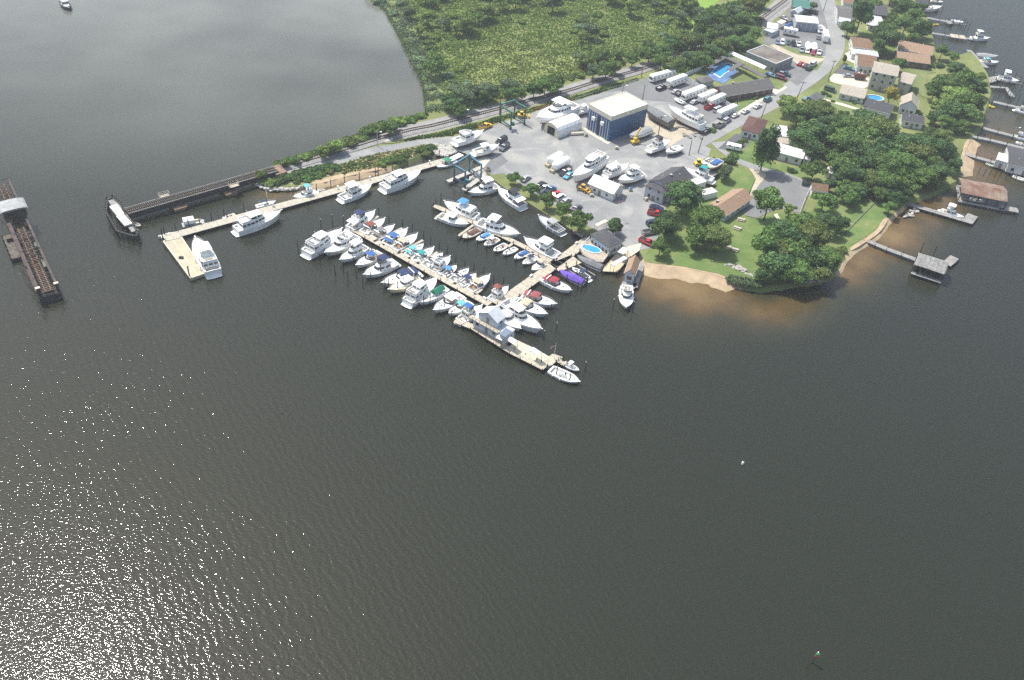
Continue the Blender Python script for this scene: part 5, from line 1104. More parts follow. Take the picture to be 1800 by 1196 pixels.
b_((1253, 279), (1235, 288), 'run', 'small white boat with a blue interior near the utility poles', canvas='none', land=True, group=LB)
b_((1266, 281), (1245, 295), 'run', 'open boat with a brown interior and blue cover beside the round dark tree', canvas='blue', bim='cover', land=True, group=LB, hull=mat('beige gelcoat', (.66, .60, .46), .3))
b_((1421, 76), (1421.5, 86), 'cover', 'white shrink wrapped boat parked in the upper car lot', canvas='white', land=True, zg=ZL-.6)
b_((1432, 77), (1431.5, 87), 'cover', 'second white wrapped boat in the upper car lot, right of the oval one', canvas='white', land=True, zg=ZL-.6, beam=3)
b_((1446, 56), (1443.5, 43), 'rib', 'white inflatable boat on a trailer beside the main road', name='inflatable_dinghy', land=True, zg=ZL-.6, hull=gel)
b_((1404, 51), (1388, 47), 'run', 'white boat parked between the camper and the cream garage', canvas='none', land=True, zg=ZL-.6); b_((1390, 42), (1380, 46), 'cover', 'small boat under a bright blue tarp beside the cream garage', canvas='blue', land=True, zg=ZL-.6)
# private docks
b_((1617.6, 14), (1655, 11), 'express', 'white boat under a steel lift frame at the northern private docks', group=PV); b_((1636, 1), (1658, 3), 'run', 'white boat at the top edge of the view', canvas='none', group=PV)
b_((1672, 37), (1694, 39), 'cover', 'white covered boat on a lift beside the square grey platform', canvas='white', group=PV); b_((1707, 66), (1740, 66), 'flybridge', 'white flybridge boat at the end of the tan sun deck dock', top=1, group=PV)
b_((1717, 97), (1755, 98), 'cover', 'boat under a pale grey cover at the angled dock', canvas='lgray', group=PV); b_((1723, 107), (1756, 108.5), 'express', 'white boat with an aqua top at the angled dock', canvas='aqua', group=PV)
b_((1754, 135), (1791, 142), 'sedan', 'large white cruiser raised on a lift off the bent grey dock', top=1, group=PV, beam=5); b_((1785, 192), (1816, 200), 'sedan', 'white cruiser at the far right edge beside the yellow inflatable dock', group=PV)
b_((1781, 238), (1812, 246), 'sedan', 'white cruiser at the right edge beside the dock lamp post', group=PV); b_((1786, 250), (1812, 256), 'express', 'low white boat at the right edge just above the floating house', group=PV)
b_((1733, 287), (1751, 293), 'skiff', 'small pale green rowing boat in front of the floating house', group=PV, hull=mat('pale green hull', (.40, .50, .36), .6), name='dinghy'); b_((1781, 309), (1806, 318), 'skiff', 'white skiff with thwarts near the rusty roofed boat shed', group=PV, name='skiff')
b_((1654, 369), (1695, 382), 'sedan', 'white cruiser moored beside the lone grey plank dock', group=PV, top=1); b_((1737, 184.5), (1749, 188.5), 'rib', 'bright yellow inflatable boat near the east shore trees', hull=mat('yellow rubber', (.75, .62, .04), .5), name='inflatable_dinghy')
b_((1640, 43), (1650, 42), 'rib', 'yellow inflatable boat beside the northern grey dock', hull=mat('yellow rubber', (.75, .62, .04), .5), name='inflatable_dinghy')
b_((110, 2), (121, 14), 'lobster', 'dark boat cut off by the top left edge of the view', hull=dark_steel); b_((1705, 349), (1731, 354), 'run', 'white boat moored under the rusty roofed shed', canvas='none', hull=None)
# boat lift frames
for (x, y, L_, W_, a_, lab) in ((1005, 487, 9, 4.6, -.72, 'black steel cradle lift under the purple covered boat'), (1022, 481, 8, 4.4, -.72, 'boat lift beside the purple covered boat'), (1636, 14, 11, 5, .05, 'tall wooden boat lift frame at the northern private docks'), (1683, 41, 8, 4.5, .05, 'small boat lift beside the square grey platform'), (1772, 141, 12, 6, -.2, 'large boat lift off the bent grey dock')):
    c = P(x, y, 1); r_ = thing('boat_lift', lab, 'boat lift', (c.x, c.y, 0), a_)
    for sx in (-1, 0, 1):
        for sy in (-1, 1): mb = MB(); mb.tube((sx*L_/2, sy*W_/2, -1), (sx*L_/2, sy*W_/2, 2.8), .16, n=6); mb.build('post', pilem, r_)
    for sy in (-1, 1): mb = MB(); mb.beam((-L_/2, sy*W_/2, 1.3), (L_/2, sy*W_/2, 1.3), .35, .2); mb.build('side_beam', dark_steel if L_ == 9 else wood_gry, r_)
# ================================================================ BUILDINGS
B_ = bld
# navy boat shed
bs = B_('boat_shed', 'tall navy blue metal boat shed with a cream flat roof', (1034.7, 191), (1074.8, 213.5), (1134.7, 189.5), 9.6, roof='flat', wall=sid_navy, roofm=roof_crm, over=.05, wins=False, doors=(), cat='boat shed')
X, Y, H = bs['dims']; del bs['dims']
# which side is the front: the side whose midpoint is nearest the pixel between A and B
def side_near(root, X, Y, px, py, z):
    t = P(px, py, z); best = None
    for k, (x, y) in enumerate(((X/2, 0), (X, Y/2), (X/2, Y), (0, Y/2))):
        w_ = root.matrix_basis @ Vector((x, y, 0)); dd = (w_.x-t.x)**2+(w_.y-t.y)**2
        if best is None or dd < best[0]: best = (dd, k)
    return best[1]
bpy.context.view_layer.update()
fs_ = side_near(bs, X, Y, 1054, 202, 9.6)
def sidebox(mb, sd, X, Y, u0, u1, z0, z1, p0, p1):
    if sd == 0: mb.box(u0, u1, -p1, -p0, z0, z1)
    elif sd == 1: mb.box(X+p0, X+p1, u0, u1, z0, z1)
    elif sd == 2: mb.box(X-u1, X-u0, Y+p0, Y+p1, z0, z1)
    else: mb.box(-p1, -p0, Y-u1, Y-u0, z0, z1)
mb = MB()
for sd in range(4):
    Lq = X if sd in (0, 2) else Y; sidebox(mb, sd, X, Y, -.15 if sd in (0, 2) else 0, Lq+(.15 if sd in (0, 2) else 0), H+.19, H+2.0, -.25, .15)
mb.build('fascia', mat('cream fascia', (.62, .60, .50), .6), bs); mb = MB(); mb.box(.25, X-.25, .25, Y-.25, H+1.6, H+1.85); mb.build('roof_membrane', roof_crm, bs)
Lq = X if fs_ in (0, 2) else Y
for i in range(9):
    mb = MB(); u = Lq*(i+.7)/9.4
    if i in (4,): continue
    sidebox(mb, fs_, X, Y, u-.09, u+.09, .2, H-.3, .0, .12); mb.build('white_rib', sid_wht, bs)
mb = MB(); sidebox(mb, fs_, X, Y, Lq*.46, Lq*.54, .1, H-.6, .0, .05); mb.build('door_gap', black, bs)
for u in (.30, .68): mb = MB(); sidebox(mb, fs_, X, Y, Lq*u-.7, Lq*u+.7, H*.62, H*.62+1.3, .12, .9); mb.build('vent_hood', gel, bs)
mb = MB()
for sd in range(4):
    if sd != fs_: Lw = X if sd in (0, 2) else Y; sidebox(mb, sd, X, Y, .05, Lw-.05, 1.9, 2.1, 0, .08)
mb.build('base_trim', mat('blue trim', (.06, .12, .22), .5), bs)
# white storage tent
a, b, c = P(962.5, 233, ZL), P(980, 245, ZL), P(1022, 228.5, ZL); d = (c-b); Lt = d.length; Wt = 7.5; rz = math.atan2(d.y, d.x)
tn = thing('storage_tent', 'white arched fabric storage tent with an open dark front', 'storage tent', (b.x, b.y, ZL), rz); prof = []; 
pr = [(0, 0), (0, 2.2)]+[(Wt/2-Wt/2*math.cos(t*math.pi/8), 2.2+2.9*math.sin(t*math.pi/8)) for t in range(1, 8)]+[(Wt, 2.2), (Wt, 0)]
mb = MB(); rr = []
for i in range(13): x = Lt*i/12; k = .12 if i % 2 else 0; rr.append([(x, y+(k if y < 1 else -k if y > Wt-1 else 0), z-(k if z > 2 else 0)) for y, z in pr])
mb.loft(rr, closed=False, cap0=False, cap1=True); inn = [[(x*.985+.02, Wt/2+(y-Wt/2)*.97, z*.975) for x, y, z in r] for r in rr]; mb.loft(inn, closed=False, cap0=False, cap1=False)
mb.build('fabric_cover', mat('tent fabric', (.74, .75, .76), .5, var=.04, scale=.6), tn)
mb = MB(); mb.poly([(0.1, y, z) for y, z in [(0, 0), (0, 2.2)]+pr[2:6]+[(Wt*.5, 5.0), (Wt*.45, 3.5), (1.9, 3.4), (1.9, 0)]]); mb.poly([(0.1, y, z) for y, z in [(Wt, 0), (Wt-1.6, 0), (Wt-1.6, 3.4), (Wt*.45, 3.5), (Wt*.5, 5.0)]+pr[6:9]+[(Wt, 2.2)]]); mb.build('front_panel', beige, tn)
mb = MB(); mb.box(1.0, 4.0, 2.2, 5.4, 0, 1.8); mb.build('stored_equipment', mat('green equipment', (.04, .07, .06), .6), tn)
# office, workshop etc.
def B2(*a, **k):
    r = B_(*a, **k); del r['dims']; return r
B2('office_building', 'two storey pale grey marina office with charcoal roof and a rooftop hatch', (1138, 318), (1177.5, 337), (1206.7, 306), 6.1, rh=2.2, flip=True, wall=sid_gry, roofm=roof_dk, rows=2, wz=1.5, chim=(.55, .42, 2.4), cat='office', ww=.9, wh=1.3)
B2('office_annex', 'hip roofed grey two storey front wing of the marina office', (1133, 327), (1167.5, 341), (1177.5, 330), 5.7, roof='hip', rh=.9, wall=sid_gry, roofm=roof_dk, rows=2, wz=1.5, cat='office', ww=.9, wh=1.3, over=.3)
B2('workshop', 'small white workshop with a cream metal gable roof and a green sign', (1033, 322), (1079, 341.5), (1100, 328), 4.5, rh=1.9, wall=sid_wht, roofm=roof_wht, cat='workshop', ww=.7, wh=.9, doors=((0, .45), (1, .4), (2, .5), (3, .5)), wstep=4.5)
B2('ranch_house', 'tan roofed single storey house with pale blue walls beside the big lawn', (1241, 363), (1276.5, 380), (1315.5, 344), 4.1, rh=1.9, flip=True, wall=sid_blu, roofm=roof_tan, over=.5, chim=(.2, .2, 1.6))
B2('brick_ranch_house', 'long grey roofed brick ranch house beside the camper lot', (1249, 153), (1273, 170), (1334, 136), 4.2, rh=2.2, flip=True, wall=brick, roofm=roof_gry, over=.5, chim=(.4, .3, 2.6))
B2('flat_roof_building', 'low grey commercial building with a stained brown flat roof', (1311.7, 91.7), (1364.2, 113.5), (1388.5, 98.3), 5.4, roof='parapet', wall=mat('grey block wall', (.25, .27, .28), .8, var=.1), roofm=mat('stained flat roof', (.10, .085, .075), .9, col2=(.2, .18, .15), scale=.15, detail=8), over=.1, cat='commercial building', ww=1.1, wh=1.6)
B2('garden_shed', 'small grey hip roofed shed between the fence and the pool', (1221, 138), (1235.5, 147), (1249, 137.5), 3.6, roof='hip', rh=1.2, wall=sid_gry, roofm=roof_gry, cat='shed', wins=False)
B2('garage_building', 'cream roofed garage with four blue grey doors at the top of the car lot', (1399.5, 38), (1439.5, 42), (1435.5, 30), 5.6, rh=.8, wall=sid_gry, roofm=roof_wht, cat='garage', wins=False, doors=(), garage=(0, 4, mat('blue grey door', (.28, .32, .38), .5)))
B2('green_roof_shed', 'dark shed with a green metal roof beyond the cream garage', (1394, 12), (1424, 16), (1426, 2), 4.6, rh=1.2, wall=mat('dark green wall', (.04, .07, .06), .7), roofm=mat('green metal roof', (.04, .16, .12), .6), cat='shed')
B2('small_shed', 'small pale gabled shed between the cream garage and the railway', (1389, 19.5), (1402, 23.5), (1407, 14), 3.9, rh=1.0, flip=True, wall=sid_gry, roofm=roof_lgy, cat='shed', wins=False)
B2('storage_container', 'grey box shed beside the white canopies near the tree belt', (1342, 53), (1357, 58.5), (1363, 51), 3.7, roof='flat', wall=sid_gry, roofm=roof_lgy, cat='shed', wins=False, over=.05)
def canopy(name, label, A, Bq, C, z, m=roof_wht, g=ZL, th=.15, arch=0, group=None, pm=chrome):
    a, b, c = P(*A, z), P(*Bq, z), P(*C, z); u = b-a; ux = u.normalized(); uy = Vector((-ux.y, ux.x, 0)); Y = (c-b).dot(uy); X = u.length
    r = thing(name, label, 'canopy', (a.x, a.y, g), math.atan2(ux.y, ux.x), group); h = z-g; mb = MB(); n = 6
    mb.loft([[(x, Y*i/n, h+arch*math.sin(math.pi*i/n)) for i in range(n+1)]+[(x, Y*i/n, h-th+arch*math.sin(math.pi*i/n)) for i in range(n, -1, -1)] for x in (0, X)]); mb.build('roof', m, r)
    for i in range(max(2, int(X/5)+1)):
        for y in (.15*np.sign(Y), Y-.15*np.sign(Y)):
            x = .15+(X-.3)*i/(max(2, int(X/5)+1)-1); mb = MB(); mb.tube((x, float(y), 0), (x, float(y), h-th), .07, n=6); mb.build('post', pm, r)
    return r
canopy('open_canopy', 'large bright white flat canopy west of the long camper', (1348, 49), (1367.5, 52), (1375, 43), 4.2); canopy('open_canopy', 'small bright white canopy between the large canopy and the pink boat', (1365, 39), (1374, 42), (1378, 36), 4.2)
canopy('pool_pavilion_roof', 'grey roofed walkway along the north west side of the courtyard pool', (1241.5, 114), (1269.5, 98), (1276, 102), 4.4, m=roof_gry); canopy('pool_pavilion_roof', 'long grey roofed walkway between the courtyard pool and the curved white canopy', (1342, 136), (1271, 99.5), (1276, 96.5), 4.3, m=roof_gry)
canopy('pool_pavilion_roof', 'short grey roofed walkway over the east side of the courtyard pool', (1277, 121.5), (1302, 109), (1308, 113), 4.5, m=roof_gry); canopy('arched_canopy', 'long curved white canopy beside the flat roofed grey building', (1343, 122), (1280, 94), (1286, 91), 4.8, m=roof_wht, arch=.9)
canopy('porch_roof', 'red porch roof on the front of the brick ranch house', (1292, 163), (1308, 154), (1303, 150), 4.0, m=roof_org)
HS = [('house', 'grey shingled house behind the white garage at the top of the road', (1472, 32), (1500, 36), (1504, 14), 4.6, dict(rh=1.8, roofm=roof_gry)),
      ('garage_building', 'low grey roofed white garage in front of the top road house', (1473, 38), (1494, 42), (1497, 33), 3.9, dict(rh=.9, roofm=roof_lgy, cat='garage')),
      ('house', 'dark roofed house right of the large round tree at the top', (1530, 24), (1562, 28), (1565, 8), 4.6, dict(rh=1.6, roofm=roof_dk, wall=brick)),
      ('house', 'pale roofed low house hidden between trees below the dark roofed one', (1526, 44), (1552, 48), (1556, 31), 4.2, dict(rh=1.0, roofm=roof_lgy)),
      ('house', 'brown roofed house cut off by the top edge of the view', (1482, 5), (1502, 8), (1505, -8), 5, dict(rh=1.6, roofm=roof_brn)),
      ('mobile_home', 'white house with brown upper roof by the bend of the road', (1499, 83), (1534, 87.5), (1535, 70), 4.6, dict(rh=1.0, roofm=roof_brn)),
      ('mobile_home', 'long white house trailer with a rounded metal roof', (1497, 95.5), (1545, 100), (1546, 90), 3.9, dict(rh=.7, roofm=roof_lgy)),
      ('house', 'brown roofed white house with dark front slope beside the teal car', (1507, 115), (1541, 120), (1548, 100), 4.9, dict(rh=2.4, roofm=roof_brn, wall=sid_wht)),
      ('apartment_house', 'tall three storey beige house with rows of dark windows', (1533, 126), (1578.5, 135), (1584.5, 117), 9.2, dict(rh=1.6, roofm=roof_bge, wall=sid_bge, rows=3, wz=1.5, wstep=3.0, ww=1.1, wh=1.3)),
      ('apartment_house', 'lower two storey beige wing of the tall house', (1578, 142.5), (1602.5, 149), (1606, 131), 6.4, dict(rh=1.3, roofm=roof_bge, wall=sid_bge, rows=2, wz=1.5, wstep=3.0)),
      ('house', 'tan roofed house with a centre gable near the east shore', (1578, 86), (1639, 98), (1641, 82), 4.8, dict(rh=2.0, roofm=roof_tan)),
      ('house', 'tan roofed brick house just below the centre gabled one', (1577, 105), (1636, 113), (1639, 98), 4.3, dict(rh=1.8, roofm=roof_tan, wall=brick)),
      ('garage_building', 'long beige roofed garage beside the sandy driveway', (1475, 164), (1520, 174), (1524, 157), 4.0, dict(rh=1.1, roofm=roof_bge, wall=sid_gry, cat='garage')),
      ('house', 'white house with a long dark grey roof beside the round backyard pool', (1517, 188), (1566, 201), (1578, 186), 4.8, dict(rh=1.8, roofm=roof_dk)),
      ('house', 'narrow dark roofed wing running down from the long grey roofed house', (1567, 228), (1583, 219), (1576, 198), 4.8, dict(rh=1.6, roofm=roof_dk, flip=True)),
      ('cottage', 'white gabled cottage with a beige roof above the clipped hedge', (1582, 184), (1614, 191), (1636, 180), 5.2, dict(rh=2.6, roofm=roof_bge, flip=True)),
      ('cottage', 'small white cottage with a charcoal roof among the trees', (1585, 212), (1624.5, 219), (1630, 205), 4.0, dict(rh=1.4, roofm=roof_dk)),
      ('house', 'long white house with a pale metal roof behind the tall conical tree', (1358, 265.5), (1411.7, 279.5), (1418, 264), 4.4, dict(rh=1.3, roofm=roof_wht)),
      ('house', 'small pale roofed addition at the east end of the long white house', (1411, 278), (1424.5, 282), (1429, 271), 4.0, dict(rh=1.0, roofm=roof_wht)),
      ('house', 'maroon brown hip roofed house beside the main road', (1302, 228), (1337, 237), (1369, 217), 4.3, dict(rh=1.3, roof='hip', roofm=roof_mrn)),
      ('flat_roof_house', 'white flat roofed block behind the maroon brown house', (1363, 239), (1387, 242), (1378, 222), 4.2, dict(roof='flat', roofm=roof_wht)),
      ('flat_roof_house', 'tan flat roofed strip between two white roofs', (1362, 251), (1395, 256), (1391, 243), 3.8, dict(roof='flat', roofm=roof_bge, wins=False)),
      ('garden_shed', 'white corrugated shed half hidden by dark bushes', (1450, 301), (1472, 309), (1483, 298), 3.9, dict(rh=.6, roofm=roof_wht, cat='shed', wins=False)),
      ('house', 'small brown roofed house below the dumpster', (1427, 334), (1456, 338), (1460, 326), 4.2, dict(rh=1.4, roofm=roof_brn))]
for nm, lb, A, Bq, C, ze, kw in HS: B2(nm, lb, A, Bq, C, ze, **kw)
g_ = 1.1
bh = B2('boathouse', 'boathouse with a brown gable roof standing over the water', (1097, 480), (1117, 484.5), (1130, 459), 4.3, rh=1.6, flip=True, wall=sid_gry, roofm=roof_tan, over=.3, g=g_, ww=1.6, wh=1.4, doors=(), cat='boathouse', wsides=(0, 1, 3))
mb = MB(); X_ = 4
rest = B2('restaurant', 'waterfront restaurant with a grey roof and a band of windows beside the oval pool', (1036.5, 413), (1070.5, 436.5), (1092.5, 423), 5.0, rh=1.1, roof='hip', wall=sid_gry, roofm=roof_dk, over=.4, wstep=1.5, ww=.95, wh=1.3, cat='restaurant', doors=((1, .3),))
B2('storage_shed', 'white flat roofed shed directly behind the grey office', (1202, 321), (1214, 329), (1230, 311), 3.8, roof='flat', wall=sid_wht, roofm=roof_wht, over=.1, cat='shed', wins=False)
B2('storage_shed', 'white flat roofed shed beside the teal canvased boat and the dark fence', (1223, 337), (1233, 345), (1250, 329), 3.5, roof='flat', wall=sid_wht, roofm=roof_wht, over=.1, cat='shed', wins=False)
# floating office
B2('floating_office', 'pale blue ground floor of the floating office on the fuel dock', (831, 560), (891, 592), (905, 580), 3.9, roof='flat', wall=sid_blu, roofm=roof_lgy, over=.1, g=.9, cat='floating building', wstep=2.6, doors=((0, .4),))
B2('floating_office', 'gabled upper storey of the floating office with a balcony', (840, 550), (874, 568.5), (889, 556), 6.3, rh=1.7, flip=True, wall=sid_blu, roofm=roof_lgy, over=.2, g=4.15, cat='floating building', wstep=5, wz=1.2, doors=((0, .5),))
c = P(857, 571, 4.1); c2 = P(875, 581, 4.1)
bal = thing('balcony', 'narrow tan balcony with a railing across the front of the floating office', 'balcony', (c.x, c.y, 4.1), math.atan2((c2-c).y, (c2-c).x)); mb = MB(); mb.box(-6, 4.5, -1.2, .3, .0, .15); mb.build('floor', wood_new, bal)
mb = MB(); mb.box(-6, 4.5, -1.2, -1.12, .9, 1.0); [mb.box(-6+i*1.3, -5.92+i*1.3, -1.2, -1.12, .15, .9) for i in range(9)]; mb.build('railing', wood_new, bal)
B2('storage_lean_to', 'low wing of the floating office with a slate blue roof', (877, 588), (888, 594), (899, 584), 4.9, roof='shed', rh=.3, wall=sid_blu, roofm=mat('slate blue roof', (.12, .16, .22), .6), over=.2, g=3.9, cat='floating building', wins=False, doors=())
for (A, Bq, C, z, lab, m_, a_) in (((871, 594), (882, 599), (887, 592), 3.6, 'white fuel dock canopy nearest the floating office', roof_wht, .2), ((888, 596), (903, 606), (911, 600), 3.9, 'middle white barrel canopy on the fuel dock', roof_wht, .5), ((931, 616), (946, 626), (953, 620), 3.9, 'outer white barrel canopy on the fuel dock', roof_wht, .5)):
    canopy('fuel_canopy', lab, A, Bq, C, z, m=m_, g=1.14, arch=a_)
canopy('dock_canopy', 'long grey canopy over the tan party boat beside the restaurant', (1073, 464), (1080, 468), (1095, 449), 3.8, m=roof_lgy, g=1.1); canopy('dock_canopy', 'short grey canopy beside the restaurant corner', (1085, 443), (1096, 447.5), (1103, 437), 4.0, m=roof_lgy, g=1.1)
canopy('dock_canopy', 'small cream canopy on posts between bulkhead trees and restaurant', (1045, 395), (1050, 398), (1064, 386), 3.9, m=beige)
dock([(1062, 470), (1075, 473), (1101, 441)], 4.6, 'tan floating party deck under the grey canopies', z=1.05, m=mat('tan deck', (.5, .42, .28), .8, var=.1), ph=.4, piles=5)
# pool terrace
q0 = P(1020, 441, 0); pt = thing('pool_terrace', 'raised wooden terrace with railings around the oval pool', 'terrace', q0); tp = [P(x, y, 2.3)-q0 for x, y in ((1019, 437), (1036, 421), (1074, 442), (1060, 461), (1046, 460), (1024, 448))]
mb = MB(); mb.prism([(v.x, v.y) for v in tp], 2.12, 2.3); mb.build('deck', mat('terrace boards', (.38, .32, .25), .8, var=.2, scale=2), pt)
mb = MB()
for i in range(6):
    a_, c_ = tp[i], tp[(i+1) % 6]; k = max(1, int((c_-a_).length/.8))
    if i in (1,): continue
    mb.beam((a_.x, a_.y, 3.3), (c_.x, c_.y, 3.3), .12, .1)
    for j in range(k): v = a_.lerp(c_, j/k); mb.beam((v.x, v.y, 2.3), (v.x, v.y, 3.3), .09, .09)
mb.build('railing', sid_wht, pt)
mb = MB(); [mb.tube((v.x*.97+.1, v.y*.97, -1), (v.x*.97+.1, v.y*.97, 2.12), .15, n=6) for v in tp]; mb.build('support_post', pilem, pt)
def pool(px, py, a, b, rz, z, label, h=.25, name='oval_pool', shape=None, liner=None):
    c = P(px, py, z); r = thing(name, label, 'swimming pool', (c.x, c.y, z), rz); n = 28; pts = shape or [(a*math.cos(2*math.pi*i/n), b*math.sin(2*math.pi*i/n)) for i in range(n)]
    mb = MB(); o = [(x*1.08, y*1.12) for x, y in pts]
    mb.loft([[(x, y, 0) for x, y in o], [(x, y, h) for x, y in o], [(x, y, h) for x, y in pts], [(x, y, .02) for x, y in pts]], cap0=False, cap1=False); mb.build('rim', gel, r)
    mb = MB(); mb.poly([(x, y, h*.55) for x, y in pts]); mb.build('pool_water', poolw, r); return r
pool(1039.5, 438.5, 3.1, 1.75, -.40, 2.32, 'above ground oval pool with bright blue water on the restaurant terrace')
pool(1537, 175, 3.6, 2.6, 0, ZL+.3, 'round backyard pool with pale blue water behind the long beige garage', h=.9, name='round_pool')
pp = [P(x, y, ZL)-P(1270, 123, ZL) for x, y in ((1251, 127), (1262, 117), (1278, 112), (1290, 116), (1290, 120), (1276, 128), (1266, 136))]; pool(1270, 123, 1, 1, 0, ZL+.16, 'in ground courtyard pool with deep blue water beside the brick ranch house', h=.12, name='courtyard_pool', shape=[(v.x, v.y) for v in pp])
# ruin, rusty shed, floating house
def open_shed(name, label, A, Bq, C, z, m, rh, g=1.0, slats=False):
    a, b, c = P(*A, z), P(*Bq, z), P(*C, z); u = b-a; ux = u.normalized(); uy = Vector((-ux.y, ux.x, 0)); Y = (c-b).dot(uy); X = u.length; r = thing(name, label, 'boat shed', (a.x, a.y, 0), math.atan2(ux.y, ux.x))
    for half, (y0, y1, z0, z1) in enumerate(((-.4, Y*.48, z-.2, z+rh), (Y*.52, Y+.4, z+rh-.15, z-.25))):
        mb = MB(); n = 7
        for i in range(n):
            x0, x1 = X*i/n-.1, X*(i+1)/n-.15; dz = random.uniform(-.06, .08)
            mb.loft([[(x0, y0, z0+dz), (x1, y0, z0+dz), (x1, y1, z1+dz), (x0, y1, z1+dz)], [(x0, y0, z0+dz+.08), (x1, y0, z0+dz+.08), (x1, y1, z1+dz+.08), (x0, y1, z1+dz+.08)]])
        mb.build('roof_slope', m, r)
    for x in [X*i/5 for i in range(6)]:
        for y in (0, Y): mb = MB(); mb.tube((x, y, -1), (x+random.uniform(-.1, .1), y, z-.2), .15, n=6); mb.build('post', pilem, r)
    mb = MB(); mb.box(0, X, -1.2, .3, g-.1, g+.1); mb.box(0, X, Y-.3, Y+.8, g-.1, g+.1); mb.box(0, 1.2, .3, Y-.3, g-.1, g+.1); mb.build('catwalk', wood_gry, r)
    mb = MB(); [mb.beam((X*i/5, 0, z-.25), (X*i/5, Y/2, z+rh-.15), .15, .2) or mb.beam((X*i/5, Y/2, z+rh-.17), (X*i/5, Y, z-.27), .15, .2) for i in range(6)]; mb.build('rafters', wood_gry, r)
    return r, X, Y
open_shed('boat_shed', 'long open boat shed with a patchy rust red roof over the water', (1690, 338), (1771, 354), (1779, 331), 4.4, roof_org, 1.2)
rr_, X, Y = open_shed('pier_house', 'collapsing grey plank pier house at the end of the grey pier', (1608, 464), (1661, 481), (1673, 463), 4.2, wood_gry, 1.6); mb = MB(); mb.box(.4, X-.4, Y-.2, Y, 1.1, 3.8); mb.box(.2, .4, .3, Y-.3, 1.1, 3.6); mb.build('plank_wall', wood_gry, rr_)
dock([(1664, 465), (1678, 452)], 3.0, 'small broken platform beside the collapsing pier house', m=wood_gry, ph=.6)
dock([(1755, 364), (1790, 370)], 3.4, 'little square landing in front of the rusty roofed shed', m=wood_gry)
B2('floating_house', 'dark roofed white floating house at the right edge of the view', (1772, 289), (1835, 303), (1842, 272), 4.2, rh=1.0, wall=sid_wht, roofm=roof_dk, over=.2, g=.8, cat='floating house'); B2('floating_house_annex', 'small white box shaped annex at the west end of the dark roofed floating house', (1751, 281), (1772, 287), (1775, 274), 3.9, roof='flat', wall=sid_wht, roofm=roof_wht, over=.05, g=.8, cat='floating house')
# ================================================================ YARD EQUIPMENT
def hoist(label, corners, zt, zg, m, name='boat_hoist', brace=True):
    q0 = P(*corners[0], zt); q0.z = 0; c = [P(x, y, zt)-q0 for x, y in corners]; r = thing(name, label, 'boat hoist', q0)
    for v in c:
        mb = MB(); mb.beam((v.x, v.y, zg+.9), (v.x, v.y, zt), .55, .55); mb.build('leg', m, r)
        mb = MB(); mb.tube((v.x-.25, v.y+.1, zg+.55), (v.x+.25, v.y-.1, zg+.55), .55, n=12); mb.build('wheel', tyre, r)
    for i, j in ((0, 1), (3, 2)): mb = MB(); mb.beam((c[i].x, c[i].y, zt+.2), (c[j].x, c[j].y, zt+.2), .6, .5); mb.build('top_beam', m, r)
    mb = MB(); mb.beam((c[0].x, c[0].y, zt+.72), (c[3].x, c[3].y, zt+.72), .6, .5); mb.build('top_beam', m, r)
    for i, j in ((0, 1), (3, 2)): mb = MB(); mb.beam((c[i].x, c[i].y, zg+1.4), (c[j].x, c[j].y, zg+1.4), .4, .45); mb.build('bottom_beam', m, r)
    for i, j in ((0, 1), (3, 2)):
        for t in (.3, .7): v = c[i].lerp(c[j], t); w_ = c[3 if i == 0 else 0].lerp(c[2 if i == 0 else 1], t); e_ = v.lerp(w_, .35); mb = MB(); mb.path([(v.x, v.y, zt), (e_.x, e_.y, zg+2.4)], .06, 5); mb.build('sling', mat('hoist sling', (.4, .45, .42), .8), r)
    v = c[1].lerp(c[2], .12); mb = MB(); mb.box(v.x-.8, v.x+.8, v.y-.6, v.y+.6, zg+1.7, zg+2.9); mb.build('engine_box', m, r); return r
hoist('dark green travelling boat hoist parked on the yard by the railway', [(881, 186.5), (899.5, 199), (924, 190.5), (905.5, 179.5)], 8.2, ZL, steel_g)
hoist('teal blue travelling boat hoist standing over the haul out slip', [(799, 292), (818, 303), (846.5, 291), (826, 275)], 7.4, 1.35, steel_b)
def tank(a, b, r_, label):
    p, q = P(*a, ZL+1.9), P(*b, ZL+1.9); d = q-p; L_ = d.length; r = thing('storage_tank', label, 'tank', (p.x, p.y, ZL), math.atan2(d.y, d.x)); mb = MB(); n = 16
    mb.loft([[(x, rr*math.cos(2*math.pi*i/n), 1.9+rr*math.sin(2*math.pi*i/n)) for i in range(n)] for x, rr in ((-.35, r_*.5), (-.1, r_*.88), (.2, r_), (L_-.2, r_), (L_+.1, r_*.88), (L_+.35, r_*.5))]); mb.build('tank_shell', gel, r, smooth=False)
    mb = MB(); [mb.box(x-.2, x+.2, -r_*.9, r_*.9, 0, 1.9-r_*.6) for x in (L_*.2, L_*.8)]; mb.build('saddle', conc, r); mb = MB(); mb.path([(-.4, 0, 1.9), (-1.2, .2, 1.9), (-1.2, .2, .2)], .09); mb.box(-1.9, -.8, -.8, .8, 0, 1.1); mb.build('valve_gear', mat('yellow gear', (.45, .32, .05), .6, var=.5, scale=2, col2=(.5, .5, .48)), r); return r
tank((967, 283.5), (986, 273.5), 1.75, 'upper of two white fuel tanks in the middle of the yard'); tank((975, 293.5), (998, 281), 1.55, 'lower of two white fuel tanks in the middle of the yard')
p_ = P(1014, 237.5, ZL); t_ = thing('propane_tank', 'slim cream tank lying beside the white storage tent', 'tank', p_, .3); mb = MB(); n = 10
mb.loft([[(x, rr*math.cos(2*math.pi*i/n), .65+rr*math.sin(2*math.pi*i/n)) for i in range(n)] for x, rr in ((-2.7, .3), (-2.5, .6), (2.5, .6), (2.7, .3))]); mb.build('tank_shell', beige, t_)
